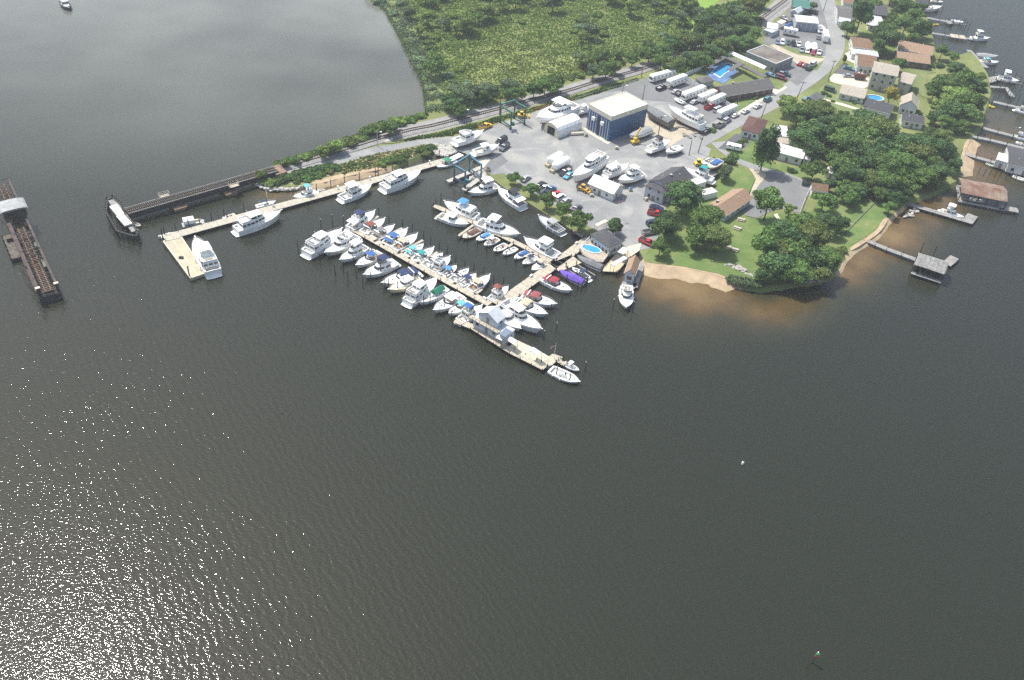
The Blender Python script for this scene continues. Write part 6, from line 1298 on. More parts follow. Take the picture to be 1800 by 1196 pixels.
mb = MB(); mb.box(-1.6, -1.3, -.4, .4, 0, .3); mb.box(1.3, 1.6, -.4, .4, 0, .3); mb.build('saddle', conc, t_)
def machine(px, py, rz, label, kind, col):
    p = P(px, py, ZL+.9); p.z = ZL; m = cm(col); r = thing({'crane': 'mobile_crane', 'loader': 'wheel_loader', 'skid': 'skid_steer', 'fork': 'forklift'}[kind], label, 'machine', p, rz); mb = MB()
    mb.loft([[(-1.8, -1, .6), (1.8, -1, .6), (1.8, 1, .6), (-1.8, 1, .6)], [(-1.8, -1, 1.4), (1.5, -.9, 1.3), (1.5, .9, 1.3), (-1.8, 1, 1.4)]]); mb.build('chassis', m, r)
    mb = MB(); mb.loft([[(-.9, -.6, 1.35), (.4, -.6, 1.35), (.4, .6, 1.35), (-.9, .6, 1.35)], [(-.8, -.5, 2.4), (.2, -.5, 2.4), (.2, .5, 2.4), (-.8, .5, 2.4)]]); mb.build('cab', glass if kind != 'crane' else m, r)
    mb = MB(); mb.box(-.95, .35, -.6, .6, 2.403, 2.5); mb.build('cab_roof', m, r)
    mb = MB()
    if kind == 'crane': mb.beam((-.5, .7, 1.6), (2.0, .7, 6.2), .45, .5)
    elif kind == 'fork': mb.box(1.8, 1.95, -.5, -.35, .2, 3); mb.box(1.8, 1.95, .35, .5, .2, 3); mb.box(1.95, 3, -.5, -.3, .2, .28); mb.box(1.95, 3, .3, .5, .2, .28)
    else: mb.beam((-.3, .9, 1.5), (2.3, .9, .7), .2, .25); mb.beam((-.3, -.9, 1.5), (2.3, -.9, .7), .2, .25); mb.loft([[(2.3, -1.1, .3), (3.0, -1.1, .2), (2.9, -1.1, .9), (2.4, -1.1, 1.0)], [(2.3, 1.1, .3), (3.0, 1.1, .2), (2.9, 1.1, .9), (2.4, 1.1, 1.0)]])
    mb.build({'crane': 'boom', 'fork': 'mast'}.get(kind, 'bucket'), m, r); wheels(r, [(x, y) for x in (-1.2, 1.2) for y in (-1, 1)], 1.5)
machine(1117, 249, .5, 'yellow mobile crane with raised boom in the shadow of the navy shed', 'crane', (.65, .45, .06)); machine(1026, 332, -.6, 'yellow skid steer beside the white workshop', 'skid', (.6, .36, .06)); machine(918, 203, .2, 'yellow loader behind the dark green hoist', 'loader', (.62, .42, .07)); machine(1229, 287, .3, 'small yellow forklift beside the utility poles', 'fork', (.75, .55, .05))
# ================================================================ VEHICLES
C_ = car; W = (.75, .75, .73); SV = (.38, .39, .40); BK = (.02, .02, .022); RD = (.48, .02, .025); NV = (.025, .04, .09); GN = (.03, .09, .07); TL = (.08, .22, .24); MR = (.16, .03, .04); GY = (.14, .145, .15)
CP = 'vehicles in the marina yard'
for q in [((1143.5, 362), (1165, 368), 'sedan', NV, 'navy blue car parked nearest the office corner'), ((1140.5, 373), (1165.5, 379), 'pickup', RD, 'bright red pickup parked beside the navy blue car'), ((1142.5, 393), (1154, 391), 'suv', NV, 'dark blue car half hidden under the tree'), ((1134, 409.5), (1152, 406), 'pickup', (.34, .34, .30), 'tan grey truck under the tree next to the red and white pickup'),
          ((1126, 421), (1150, 432), 'pickup', RD, 'red pickup with a white bed at the south end of the lot'), ((1001, 299), (987, 307), 'pickup', BK, 'black pickup with a white cab roof beside the lower fuel tank'), ((1006, 304), (993, 313), 'sedan', (.12, .36, .52), 'light blue car beside the black pickup with the white roof'),
          ((893, 253), (880, 264), 'pickup', GY, 'dark grey pickup beside the brown decked boat'), ((887, 245), (876, 251), 'van', BK, 'black van behind the dark grey pickup'), ((845, 226), (862, 219), 'pickup', (.75, .42, .04), 'orange yellow truck parked by the grass strip'),
          ((918, 318), (930, 309), 'sedan', SV, 'silver car behind the first bulkhead tree'), ((946, 330), (957, 322), 'suv', BK, 'black vehicle between the first two bulkhead trees'), ((950, 337), (962, 328), 'pickup', (.5, .58, .6), 'pale blue pickup behind the second bulkhead tree'), ((961, 339), (973, 330), 'pickup', (.05, .14, .3), 'blue pickup behind the second bulkhead tree'),
          ((971, 344), (982, 337), 'coupe', RD, 'red car between the bulkhead trees'), ((979, 351), (991, 344), 'suv', W, 'white vehicle right of the red car by the bulkhead trees'), ((989, 357), (1001, 349), 'sedan', SV, 'silver car right of the white vehicle by the bulkhead trees'), ((1008, 369), (1019, 361), 'sedan', GY, 'dark grey car nearest the last bulkhead tree'),
          ((1155, 157.5), (1170, 151.5), 'pickup', BK, 'black pickup between the first two campers'), ((1182, 163), (1195, 158.5), 'sedan', SV, 'silver car behind the third camper'), ((1190, 166.5), (1200, 163), 'coupe', BK, 'small black car in front of the third camper'), ((1214.5, 182), (1228, 176.5), 'sedan', SV, 'silver car below the third camper'),
          ((1240, 191), (1256, 185), 'pickup', RD, 'red pickup in front of the fifth camper'), ((1257, 195.5), (1268, 191), 'van', SV, 'silver van behind the last camper'),
          ((1343, 178.5), (1356, 171), 'suv', TL, 'blue grey car parked at the kerb nearest the concrete driveway'), ((1325, 190), (1338, 183), 'sedan', W, 'white sedan at the kerb, second from the driveway'), ((1304, 199), (1317, 192), 'sedan', W, 'white car at the kerb beside the flower border'), ((1285, 206.5), (1299, 199), 'coupe', W, 'white convertible with a black top at the kerb'), ((1271, 215.5), (1284, 207.5), 'suv', SV, 'silver vehicle at the kerb below the last camper'),
          ((1260, 224), (1273, 216), 'pickup', (.25, .25, .22), 'loaded grey pickup on the verge near the dirt yard'), ((1235, 234), (1249, 226), 'pickup', (.07, .06, .055), 'dark flatbed truck at the corner of the dirt yard'),
          ((1367, 68.5), (1367, 79), 'sedan', (.16, .22, .32), 'blue grey car, leftmost in the upper row of parked vehicles'), ((1375, 69.5), (1375.5, 80), 'suv', W, 'white vehicle with a dark rear window in the upper row'), ((1386, 69), (1386, 80), 'sedan', GN, 'dark green car in the upper row'), ((1394, 71.5), (1396, 83), 'suv', BK, 'black vehicle in the upper row beside the white pickup'), ((1403, 72.5), (1405, 83), 'pickup', W, 'white pickup in the upper row'),
          ((1409, 81.5), (1409.5, 93.5), 'pickup', (.30, .36, .36), 'grey green pickup parked on the grass edge'), ((1420, 84), (1419, 95), 'sedan', W, 'white car below the oval wrapped boat'), ((1430, 87.5), (1428.5, 98), 'coupe', (.4, .03, .08), 'crimson sports car on the grass edge'), ((1441, 86), (1439, 97.5), 'pickup', W, 'white truck right of the crimson sports car'), ((1438.5, 71), (1439, 60), 'sedan', (.22, .24, .26), 'slate grey car beside the white camper near the road'),
          ((1403.5, 114.5), (1411, 109), 'sedan', RD, 'red car on the small asphalt lot'), ((1412, 118), (1420, 112), 'sedan', MR, 'maroon car beside the red car on the small asphalt lot'), ((1425, 117), (1434, 108.5), 'van', W, 'white van at the end of the small asphalt lot'), ((1418, 122.5), (1427, 117), 'suv', GN, 'dark green vehicle below the white van'),
          ((1369, 127), (1389, 133), 'pickup', (.02, .09, .13), 'long dark teal pickup beside the flat roofed building'), ((1366, 134.5), (1380, 139.5), 'van', MR, 'maroon minivan beside the dark teal pickup'), ((1349, 129), (1362, 134), 'sedan', (.08, .2, .36), 'blue car under the end of the grey walkway roof'),
          ((1483, 118), (1502, 122.5), 'sedan', TL, 'teal car on the dark driveway'), ((1483, 133), (1500, 134), 'sedan', SV, 'silver car on the sandy driveway'), ((1452, 156), (1467, 161), 'van', GN, 'dark green van beside the long beige garage'), ((1411, 176), (1424, 170), 'sedan', TL, 'teal sedan on the driveway above the light green tree'),
          ((1420, 19), (1438, 25), 'van', BK, 'black van in front of the green roofed shed'), ((1374, 29), (1382, 33), 'sedan', SV, 'silver car beside the railway near the pink boat'), ((1383, 38), (1393, 42), 'suv', BK, 'black vehicle left of the cream garage'), ((1412, 0), (1424, 4), 'sedan', (.1, .25, .35), 'blue car at the top edge beside the green roofed shed')]:
    C_(*q)
T_ = trailer
T_((1184, 128), (1144, 139), 'white motorhome with a silver dome trailer nearest the railway', 'motorhome'); T_((1204, 137.5), (1174, 148.5), 'white fifth wheel camper, second from the railway', 'fifth', H=3.9); T_((1237, 157), (1201, 171), 'long white motorhome in the middle of the camper lot', 'motorhome', H=3.7); T_((1257, 164), (1230, 175), 'plain white travel trailer, fourth in the camper lot', 'travel'); T_((1272, 171), (1247, 182), 'white camper with its hitch over the red pickup', 'fifth', H=3.7); T_((1292, 190), (1263, 203), 'white travel trailer nearest the street', 'travel', H=3.5)
T_((1377, 54), (1402, 58.5), 'long white camper parked in front of the cream garage', 'travel', H=3.5); T_((1450, 58), (1452, 70), 'tall cream camper beside the main road', 'travel', H=3.7); T_((1502, 133), (1522, 136), 'dark red box trailer with a white roof on the sandy driveway', 'travel', H=2.8, col=mat('dark red trailer', (.13, .04, .04), .5), name='cargo_trailer', cat='trailer', stripe=False)
T_((1277, 256), (1303, 262), 'white flat trailer with a small boat cover on the dark driveway', 'travel', H=2.4, stripe=False, name='cargo_trailer', cat='trailer')
# fence between camper lot and houses
def fence(pts, h, label, m=sid_wht, name='fence', z=ZL, step=2.4, rail=False):
    q = [P(x, y, z) for x, y in pts]; r = thing(name, label, 'fence', q[0]); n = 0
    for a, b in zip(q[:-1], q[1:]):
        mb = MB(); A = a-q[0]; B2_ = b-q[0]
        if rail: [mb.beam((A.x, A.y, hh), (B2_.x, B2_.y, hh), .06, .12) for hh in (h*.5, h*.95)]
        else: mb.beam((A.x, A.y, h/2), (B2_.x, B2_.y, h/2), .06, h-.1)
        mb.build('panel' if not rail else 'fence_rail', m, r); k = max(1, int((B2_-A).length/step))
        mb = MB()
        for j in range(k+1): v = A.lerp(B2_, j/k); mb.box(v.x-.08, v.x+.08, v.y-.08, v.y+.08, 0, h+.12)
        mb.build('posts', m, r)
    return r
fence([(1202, 138), (1206, 141.5), (1240, 163), (1274, 184), (1293, 195)], 1.9, 'long white privacy fence behind the campers'); fence([(1201, 137), (1218, 129), (1232, 124)], 1.9, 'short white fence below the tree belt'); fence([(1426, 326), (1416, 350), (1405, 377)], 1.0, 'pale low fence along the east edge of the old parking lot', rail=True)
fence([(1120, 142), (1090, 152), (1045, 164.5), (1010, 176)], .8, 'steel guard rail along the north edge of the yard', m=chrome, rail=True, name='guard_rail'); fence([(1005, 177), (975, 184), (940, 194)], .7, 'orange plastic barrier fence by the railway', m=mat('orange plastic', (.6, .16, .05), .7), name='barrier_fence')
fence([(1236, 327), (1262, 312), (1264, 300)], 1.8, 'dark board fence behind the teal canvased boat', m=dark_steel); fence([(1488, 408), (1540, 355)], .5, 'low grey timber rail crossing the east lawn', m=wood_gry, rail=True)
fence([(1310, 380), (1335, 386), (1342, 388)], .4, 'low pale kerb timber along the south edge of the old parking lot', m=beige, rail=True); fence([(1478, 382), (1500, 398)], .3, 'short pale path edge near the east lawn', m=beige, rail=True)
# poles
U = upole
U((663.6, 258), 6, 'grey light pole beside the causeway track', arm=False, lamp=True, name='light_pole', metal=True); U((496, 303), 5.5, 'thin grey pole beside the bridge abutment', arm=False, name='light_pole', metal=True); U((815.5, 218), 6, 'light pole with a white lamp beside the yard grass strip', arm=False, lamp=True, name='light_pole'); U((878, 202), 7.5, 'dark wooden pole beside the green hoist', arm=False)
U((1227, 269), 8, 'tall wooden utility pole at the corner of the gravel yard', lean=.6); U((1211, 273), 6.5, 'shorter brown pole left of the corner utility pole', arm=False); U((1128, 184), 8.5, 'thin tall pole behind the navy boat shed', arm=False); U((1157, 237), 8, 'leaning utility pole with a transformer between shed and dirt yard', lamp=True); U((1093, 170), 5, 'short twin lamp pole behind the navy boat shed', arm=False, lamp=True, name='light_pole')
U((1338, 208), 8, 'black utility pole by the maroon brown house', lean=.8); U((1400, 176), 8.5, 'dark utility pole above the light green tree', lean=.9); U((1455, 143.5), 10, 'tall utility pole with crossarms by the road bend', lean=.3); U((1284, 289), 7, 'pale pole beside the lane near the dark driveway', arm=False); U((1315, 345), 7, 'black leaning pole at the east end of the tan roofed house', arm=False, lean=1.0); U((1418, 440), 9, 'pale bare pole rising out of the south eastern grove', arm=False)
U((1293, 195), 6.5, 'thin dark pole at the end of the white privacy fence', arm=False); U((1447, 20), 9, 'utility pole beside the upper road', lean=.4); U((1496, 82), 8, 'brown pole beside the white house at the road bend', lamp=True); U((1510, 200), 7, 'slim pole on the dry lawn'); U((1780, 240), 4, 'lamp post near the end of the grey dock', arm=False, lamp=True, name='light_pole', z=1.1, metal=True); U((1127, 136), 6, 'bare pole in the camper lot near the guard rail', arm=False)
def flag(px, py, h, label, z):
    p = P(px, py, z); r = thing('flagpole', label, 'flagpole', p, .4); mb = MB(); mb.tube((0, 0, 0), (0, 0, h), .07, .04); mb.build('pole', gel, r)
    for k, (c_, n_) in enumerate((((.45, .03, .05), 'red'), ((.7, .7, .7), 'white'), ((.45, .03, .05), 'red'), ((.7, .7, .7), 'white'), ((.45, .03, .05), 'red'))):
        mb = MB(); n = 6; mb.loft([[(-.05-x*.28, .15*math.sin(x*1.3), h-.1-.24*kk-x*.12), (-.05-x*.28, .15*math.sin(x*1.3)+.02, h-.1-.24*kk-x*.12)] for x in range(n) for kk in (k,)], closed=False, cap0=False, cap1=False)
        mb = MB()
        for x in range(n-1):
            f = lambda x, kk: (-.05-x*.30, .15*math.sin(x*1.3), h-.1-.22*kk-x*.14)
            mb.poly([f(x, k), f(x+1, k), f(x+1, k+1), f(x, k+1)])
        mb.build('flag_stripe', cm(c_, .8), r)
    mb = MB(); f = lambda x, kk: (-.05-x*.30, .15*math.sin(x*1.3)-.02, h-.1-.22*kk-x*.14)
    for x in range(2): mb.poly([f(x, 0), f(x+1, 0), f(x+1, 2.5), f(x, 2.5)])
    mb.build('flag_canton', cm((.03, .05, .2), .8), r)
flag(1089, 385, 8, 'white flagpole with a red and white flag beside the yard tree', ZL); flag(974, 630, 5.5, 'flagpole with a small striped flag at the end of the fuel dock', 1.1)
# picnic tables, dumpster, markers, rubble
for x, y, rz, lb in ((1302.7, 387.7, -.25, 'grey picnic table nearest the old parking lot'), (1296, 403, -.45, 'grey picnic table in the middle of the lawn'), (1291, 440.6, -.35, 'grey picnic table at the edge of the tree shade'), (1278, 436, -.35, 'shaded picnic table under the big tree')):
    r = thing('picnic_table', lb, 'picnic table', P(x, y, ZL), rz); 
    for nm, (y0, y1, z) in (('table_top', (-.45, .45, .75)), ('bench', (-1.0, -.65, .45)), ('bench', (.65, 1.0, .45))): mb = MB(); mb.box(-1.3, 1.3, y0, y1, z-.06, z); mb.build(nm, wood_new if nm == 'bench' else conc, r)
    mb = MB(); [mb.box(x_-.05, x_+.05, -.95, .95, .32, .39) or mb.beam((x_, -.7, 0), (x_, -.3, .7), .08, .1) or mb.beam((x_, .7, 0), (x_, .3, .7), .08, .1) for x_ in (-1, 1)]; mb.build('leg_frame', wood_gry, r)
r = thing('dumpster', 'dark green dumpster at the edge of the old parking lot', 'dumpster', P(1414, 326, ZL), -.2); mb = MB(); mb.loft([[(-1, -.7, .1), (1, -.7, .1), (1, .7, .1), (-1, .7, .1)], [(-1.1, -.9, 1.5), (1.1, -.9, 1.5), (1.1, .8, 1.7), (-1.1, .8, 1.7)]]); mb.build('bin', steel_g, r); mb = MB(); mb.loft([[(-1.12, -.92, 1.503), (1.12, -.92, 1.503), (1.12, .82, 1.703), (-1.12, .82, 1.703)], [(-1.12, -.92, 1.56), (1.12, -.92, 1.56), (1.12, .82, 1.76), (-1.12, .82, 1.76)]]); mb.build('lid', black, r)
r = thing('channel_marker', 'leaning channel marker post with a red and green board in the open water', 'channel marker', P(1426, 1166, 0)); mb = MB(); mb.tube((0, 0, -1), (.35, .3, 3.2), .13); mb.build('post', pilem, r)
for nm, zz, c_ in (('upper_board', 3.1, (.05, .45, .15)), ('lower_board', 2.55, (.75, .15, .05))): mb = MB(); mb.box(-.05, .75, -.1, 0, zz, zz+.5); mb.build(nm, cm(c_), r)
mb = MB(); mb.tube((.4, .2, 3.62), (.4, .2, 3.9), .12); mb.build('lamp', gel, r)
r = thing('buoy', 'small white buoy floating alone in the open water', 'buoy', P(1305, 816, 0)); mb = MB(); mb.tube((0, 0, -.3), (0, 0, .7), .32, .28, 10); mb.build('float', gel, r); mb = MB(); mb.tube((0, 0, .7), (0, 0, 1.2), .12, .05); mb.build('top_ring', chrome, r)
for x, y in ((818, 350), (875, 348), (1040, 1)): pass
# riprap rocks
rb = []
def rock_mesh(seed):
    rg = random.Random(seed); mb = MB(); n = 6; rings = []
    for z, s in ((-.5, .6), (-.15, 1), (.25, .9), (.5, .45)): rings.append([(s*(1+rg.uniform(-.25, .2))*math.cos(2*math.pi*i/n), s*(1+rg.uniform(-.25, .2))*math.sin(2*math.pi*i/n), z+rg.uniform(-.1, .1)) for i in range(n)])
    mb.loft(rings); o = mb.build('rock', rock); me = o.data; bpy.data.objects.remove(o); return me
RKS = [rock_mesh(s) for s in range(5)]
def rubble(label, pts, n, z, smin, smax, name='riprap'):
    # one heap: hundreds of stones merged, nobody could count them
    rg = random.Random(n); q = [P(x, y, 0) for x, y in pts]; mb = MB(); tri = tessellate_polygon([q]); ar = [((q[t[1]]-q[t[0]]).cross(q[t[2]]-q[t[0]])).length for t in tri]
    for i in range(n):
        t = rg.choices(tri, ar)[0]; u, v = rg.random(), rg.random()
        if u+v > 1: u, v = 1-u, 1-v
        p = q[t[0]]*(1-u-v)+q[t[1]]*u+q[t[2]]*v; s = rg.uniform(smin, smax); me = RKS[rg.randrange(5)]; a = rg.uniform(0, 6); ca, sa_ = math.cos(a), math.sin(a); k = len(mb.v)
        zz = z+rg.uniform(-.2, .25)
        mb.v += [(p.x+s*(vv.co.x*ca-vv.co.y*sa_), p.y+s*(vv.co.x*sa_+vv.co.y*ca), zz+s*vv.co.z*.8) for vv in me.vertices]; mb.f += [tuple(k+i_ for i_ in f.vertices) for f in me.polygons]; mb.m += [0]*len(me.polygons)
    o = mb.build(name, rock); o['kind'] = 'stuff'; return tag(o, label, 'rocks')
rubble('grey riprap stones piled beside the haul out slip', [(757, 268), (765, 258), (785, 262), (803, 262), (803, 271), (785, 280), (768, 277)], 420, 1.1, .35, .8)
rubble('white riprap stones around the bridge abutment', [(442, 312), (460, 318), (480, 326), (510, 328), (545, 321), (546, 327), (515, 337), (470, 338), (446, 326)], 260, .7, .35, .8)
rubble('broken stones at the foot of the south eastern grove', [(1405, 488), (1420, 478), (1440, 470), (1456, 468), (1458, 485), (1440, 502), (1405, 500)], 170, 1.0, .4, .9)
rubble('low line of stones along the old seawall below the lawn', [(1272, 468), (1300, 474), (1318, 485), (1336, 490), (1336, 494), (1310, 489), (1290, 478), (1272, 472)], 60, 1.3, .3, .7)
rubble('pale stone spill beside the causeway tracks', [(676, 253), (684, 248), (690, 250), (688, 256), (680, 257)], 40, 1.4, .3, .5); rubble('stones and debris on the muddy eastern beach', [(1585, 385), (1600, 372), (1612, 366), (1615, 376), (1602, 384)], 40, .5, .3, .6)
rubble('broken rock pile inside the blue hoist slip', [(822, 320), (845, 300), (858, 312), (842, 325)], 140, .8, .3, .7)
# gear standing about the yard
rg = random.Random(9)
for i, (x, y, lb) in enumerate([(1040, 216, 'pallet pile left of the navy boat shed'), (1010, 226, 'pallet pile behind the storage tent'), (1084, 262, 'pallet pile at the front corner of the navy boat shed'), (1030, 240, 'pallet pile in front of the storage tent'), (1108, 335, 'pallet pile right of the white workshop'), (1040, 345, 'pallet pile before the white workshop'), (1135, 352, 'pallet pile at the office steps'), (870, 262, 'pallet pile beside the brown decked boat'), (900, 232, 'pallet pile under the green hoist'), (1216, 332, 'pallet pile behind the office'), (1245, 322, 'pallet pile by the dark board fence'), (858, 300, 'pallet pile at the slip edge')]):
    p = P(x, y, ZL+.1); p.z = ZL+.1; r = thing('pallet_pile', lb, 'pallet pile', p, rg.uniform(0, 3), 'pallet piles in the marina yard'); h = rg.uniform(.3, 1.1)
    mb = MB(); mb.box(-.7, .7, -.6, .6, 0, h); mb.build('pallets', wood_old, r); mb = MB(); mb.box(-.5, .3, -.5, .45, h+.003, h+.35); mb.build('tarp_bundle', [canvm('blue'), canvm('lgray'), canvm('tan'), dark_steel][i % 4], r)
# scattered gear in the dirt yard
rg = random.Random(3)
for i in range(12):
    x, y = rg.uniform(1145, 1235), 0; y = 205+(x-1145)*.42+rg.uniform(-6, 10); p = P(x, y, ZL+.2); p.z = ZL+.06; r = thing('timber_block_stack', 'stack of timber blocking lying on the bare dirt', 'timber stack', p, rg.uniform(0, 3), 'timber stacks in the dirt yard')
    mb = MB(); w_ = rg.uniform(.8, 1.8); [mb.box(-w_, w_, -.5+k*.35, -.25+k*.35, 0, .25) for k in range(3)]; mb.build('lower_course', wood_gry, r); mb = MB(); [mb.box(-w_+k*.6, -w_+.25+k*.6, -.5, .45, .253, .48) for k in range(int(w_*3))]; mb.build('upper_course', wood_old, r)
# ================================================================ TREES
def pr(r): return r
def mpp(x, y): return (P(x+5, y)-P(x-5, y)).length/10
GV = [(1203, 347, 31, 'dark', 'big', 'large dark tree beside the corner of the marina office'), (1172, 395, 26, 'dark', 'big', 'large dark tree overhanging the parked cars'), (1161, 434, 17, 'mid', 'round', 'mid green tree beside the red and white pickup'), (1240, 386, 28, 'mid', 'big', 'broad tree at the west end of the tan roofed house'), (1262, 420, 26, 'olive', 'big', 'olive tinged tree shading the picnic tables'), (1228, 415, 24, 'mid', 'round', 'tree in the middle of the grove west of the lawn'),
      (1351, 357, 23, 'mid', 'tall', 'solitary tall tree between the old lot and the lawn'), (1389, 368, 11, 'light', 'small', 'small light green tree at the corner of the old lot'), (1347, 262, 22, 'dark', 'cone', 'tall conical dark tree beside the lane'), (1276, 302, 14, 'blue', 'round', 'round blue green tree behind the hauled out boats'), (1432, 297, 19, 'mid', 'round', 'round bushy tree east of the long white house'),
      (1381, 184, 17, 'light', 'round', 'light green tree beside the main road'), (1515, 26, 20, 'dark', 'tall', 'very large round dark tree in the top right neighbourhood'), (1492, 50, 13, 'dark', 'round', 'dark round tree by the upper road'), (1558, 66, 23, 'dark', 'big', 'large dark tree beside the centre gabled house'), (1566, 167, 13, 'gold', 'tall', 'golden yellow tree beside the tall beige house'), (1582, 112, 14, 'mid', 'round', 'mid green tree in front of the tan roofed brick house'), (1428, 9, 8, 'mid', 'small', 'small tree beside the green roofed shed'), (1485, 104, 4, 'dark', 'cone', 'small conical shrub by the road bend'), (1556, 27, 6, 'olive', 'small', 'small reddish tree beside the dark roofed house')]
PLUM = mat('plum leaves', (.10, .03, .035), .8, var=.2)
for x, y, r, k, s, lb in GV: tree(x, y, r*mpp(x, y), k, s, lb)
for x, y, r in ((906, 312, 13), (933, 332, 14), (961.6, 351.5, 15), (990, 368, 16), (1020, 385, 20)):
    tree(x, y, r*mpp(x, y), 'mid', 'round', {906: 'roundish tree on the bulkhead nearest the boat hoist, first of the row', 933: 'second tree of the bulkhead row counted from the boat hoist', 961: 'middle tree of the bulkhead row', 990: 'fourth tree of the bulkhead row counted from the boat hoist', 1020: 'largest tree of the bulkhead row, nearest the restaurant'}[int(x)], 'trees along the basin bulkhead')
tree(1080, 398, 16*mpp(1080, 398), 'dark', 'round', 'dark tree between the restaurant and the flagpole')
GR = [(1350, 432, 28), (1382, 412, 26), (1402, 442, 28), (1432, 412, 26), (1366, 466, 26), (1398, 476, 24), (1430, 452, 26), (1454, 458, 22), (1440, 482, 17), (1455, 392, 20), (1412, 390, 20), (1345, 482, 16), (1418, 430, 20), (1368, 440, 24), (1385, 455, 22)]
for i, (x, y, r) in enumerate(GR): tree(x, y, r*mpp(x, y)*1.08, ['mid', 'dark', 'mid', 'olive', 'dark'][i % 5], ['round', 'big'][i % 2], 'leafy tree in the dense grove on the south eastern point', 'trees of the south eastern grove')
for x, y, r, lb in ((1478, 392, 14, 'round tree standing alone on the east lawn'), (1450, 352, 20, 'tree beside the small brown roofed house'), (1490, 330, 19, 'tree left of the open east lawn'), (1497, 348, 16, 'lower tree left of the open east lawn'), (1565, 364, 12, 'small tree at the shore end of the east lawn'), (1478, 306, 14, 'dark bushy tree beside the white corrugated shed')): tree(x, y, r*mpp(x, y), 'mid' if x != 1478 else 'dark', 'round', lb)
EW = [(1405, 202, 23), (1440, 197, 23), (1430, 232, 26), (1410, 240, 22), (1452, 217, 20), (1430, 264, 18), (1490, 252, 27), (1500, 226, 24), (1525, 242, 26), (1550, 230, 26), (1530, 216, 20), (1560, 262, 26), (1590, 250, 22), (1520, 277, 26), (1490, 287, 22), (1550, 292, 26), (1580, 290, 24), (1612, 272, 22), (1640, 262, 24), (1664, 268, 18), (1676, 288, 14), (1650, 300, 20), (1622, 310, 20), (1592, 322, 20), (1560, 320, 22), (1530, 318, 20), (1500, 307, 20), (1640, 322, 12), (1572, 345, 15), (1592, 338, 13), (1545, 338, 14), (1456, 262, 13), (1470, 274, 14), (1658, 242, 16), (1640, 236, 14), (1622, 246, 14), (1515, 205, 14), (1480, 212, 14), (1470, 232, 18), (1605, 296, 20), (1630, 285, 20), (1540, 265, 20), (1575, 270, 20), (1510, 335, 14), (1460, 325, 12)]
for i, (x, y, r) in enumerate(EW): tree(x, y, r*mpp(x, y)*1.08, ['mid', 'dark', 'dark', 'mid', 'dark', 'olive', 'mid', 'dark'][(i*5) % 8], ['big', 'big', 'round'][i % 3], 'broad leafy tree in the wood between the houses and the east beach', 'trees of the eastern wood')
ES = [(1660, 150, 24), (1690, 145, 22), (1714, 150, 18), (1642, 165, 14), (1680, 170, 24), (1708, 176, 22), (1700, 200, 20), (1672, 196, 22), (1664, 216, 16), (1650, 186, 16), (1692, 222, 14), (1712, 206, 16), (1680, 122, 16), (1700, 132, 16), (1722, 136, 10), (1657, 90, 13), (1676, 100, 11), (1640, 205, 12), (1726, 160, 9), (1722, 190, 9)]
for i, (x, y, r) in enumerate(ES): tree(x, y, r*mpp(x, y)*.95, ['mid', 'mid', 'dark', 'mid', 'light'][i % 5], ['big', 'round'][i % 2], 'green tree in the belt hiding the east shore beside the private docks', 'trees of the east shore belt')
TB = [(1560, 48, 18), (1596, 14, 17), (1606, 28, 17), (1592, 44, 19), (1612, 47, 20), (1626, 50, 14), (1610, 62, 12), (1580, 4, 13), (1570, 30, 12), (1545, 84, 12), (1622, 12, 9), (1540, 8, 12), (1600, -10, 16), (1570, -14, 18), (1530, -16, 16)]
for i, (x, y, r) in enumerate(TB): tree(x, y, r*mpp(x, y)*.95, ['mid', 'dark', 'mid'][i % 3], 'round', 'tree among the houses in the top right neighbourhood', 'neighbourhood trees')
RB = [(1240, 36, 18), (1265, 30, 18), (1290, 20, 20), (1308, 36, 18), (1322, 12, 20), (1334, -4, 16), (1300, 56, 18), (1322, 60, 17), (1276, 56, 20), (1255, 62, 16), (1270, 82, 18), (1292, 76, 16), (1250, 90, 16), (1226, 104, 17), (1208, 98, 14), (1163, 108, 17), (1187, 114, 17), (1240, 108, 13), (1222, 70, 14), (1312, 74, 14), (1234, 22, 13)]
for i, (x, y, r) in enumerate(RB): tree(x, y, r*mpp(x, y)*.95, ['dark', 'mid', 'blue', 'mid', 'olive', 'mid'][i % 6], ['round', 'big'][i % 2], 'tree in the belt along the railway above the courtyard pool', 'trees of the railway belt')
# ---- marsh: bushes and low trees
def inside(x, y, poly):
    c = False; j = len(poly)-1
    for i in range(len(poly)):
        if (poly[i][1] > y) != (poly[j][1] > y) and x < (poly[j][0]-poly[i][0])*(y-poly[i][1])/(poly[j][1]-poly[i][1])+poly[i][0]: c = not c
        j = i
    return c
MARSH = [(752, 198), (751, 165), (742, 130), (722, 92), (702, 52), (682, 18), (655, -6), (640, -60), (1230, -60), (1215, 30), (1215, 80), (1150, 98), (1100, 112), (1040, 130), (960, 152), (880, 174), (800, 193)]
MEAD = [(812, 118), (830, 92), (852, 74), (900, 72), (945, 84), (985, 98), (1028, 108), (1008, 132), (985, 140), (950, 144), (880, 156), (842, 150), (812, 140)]
MARSH_IN = [(790, 194), (780, 170), (772, 130), (756, 90), (735, 50), (712, 10), (685, -30), (700, -60), (1230, -60), (1215, 30), (1215, 80), (1150, 98), (1100, 112), (1040, 130), (960, 152), (880, 174)]
MEAD2 = [(1080, 20), (1140, 30), (1190, 28), (1215, 55), (1160, 62), (1100, 48)]
REEDS = [(748, 199), (745, 166), (735, 132), (715, 94), (695, 54), (675, 19), (648, -6), (630, -30), (685, -30), (712, 10), (735, 50), (756, 90), (772, 130), (780, 170), (790, 196)]
rg = random.Random(11); pts = []; tries = 0
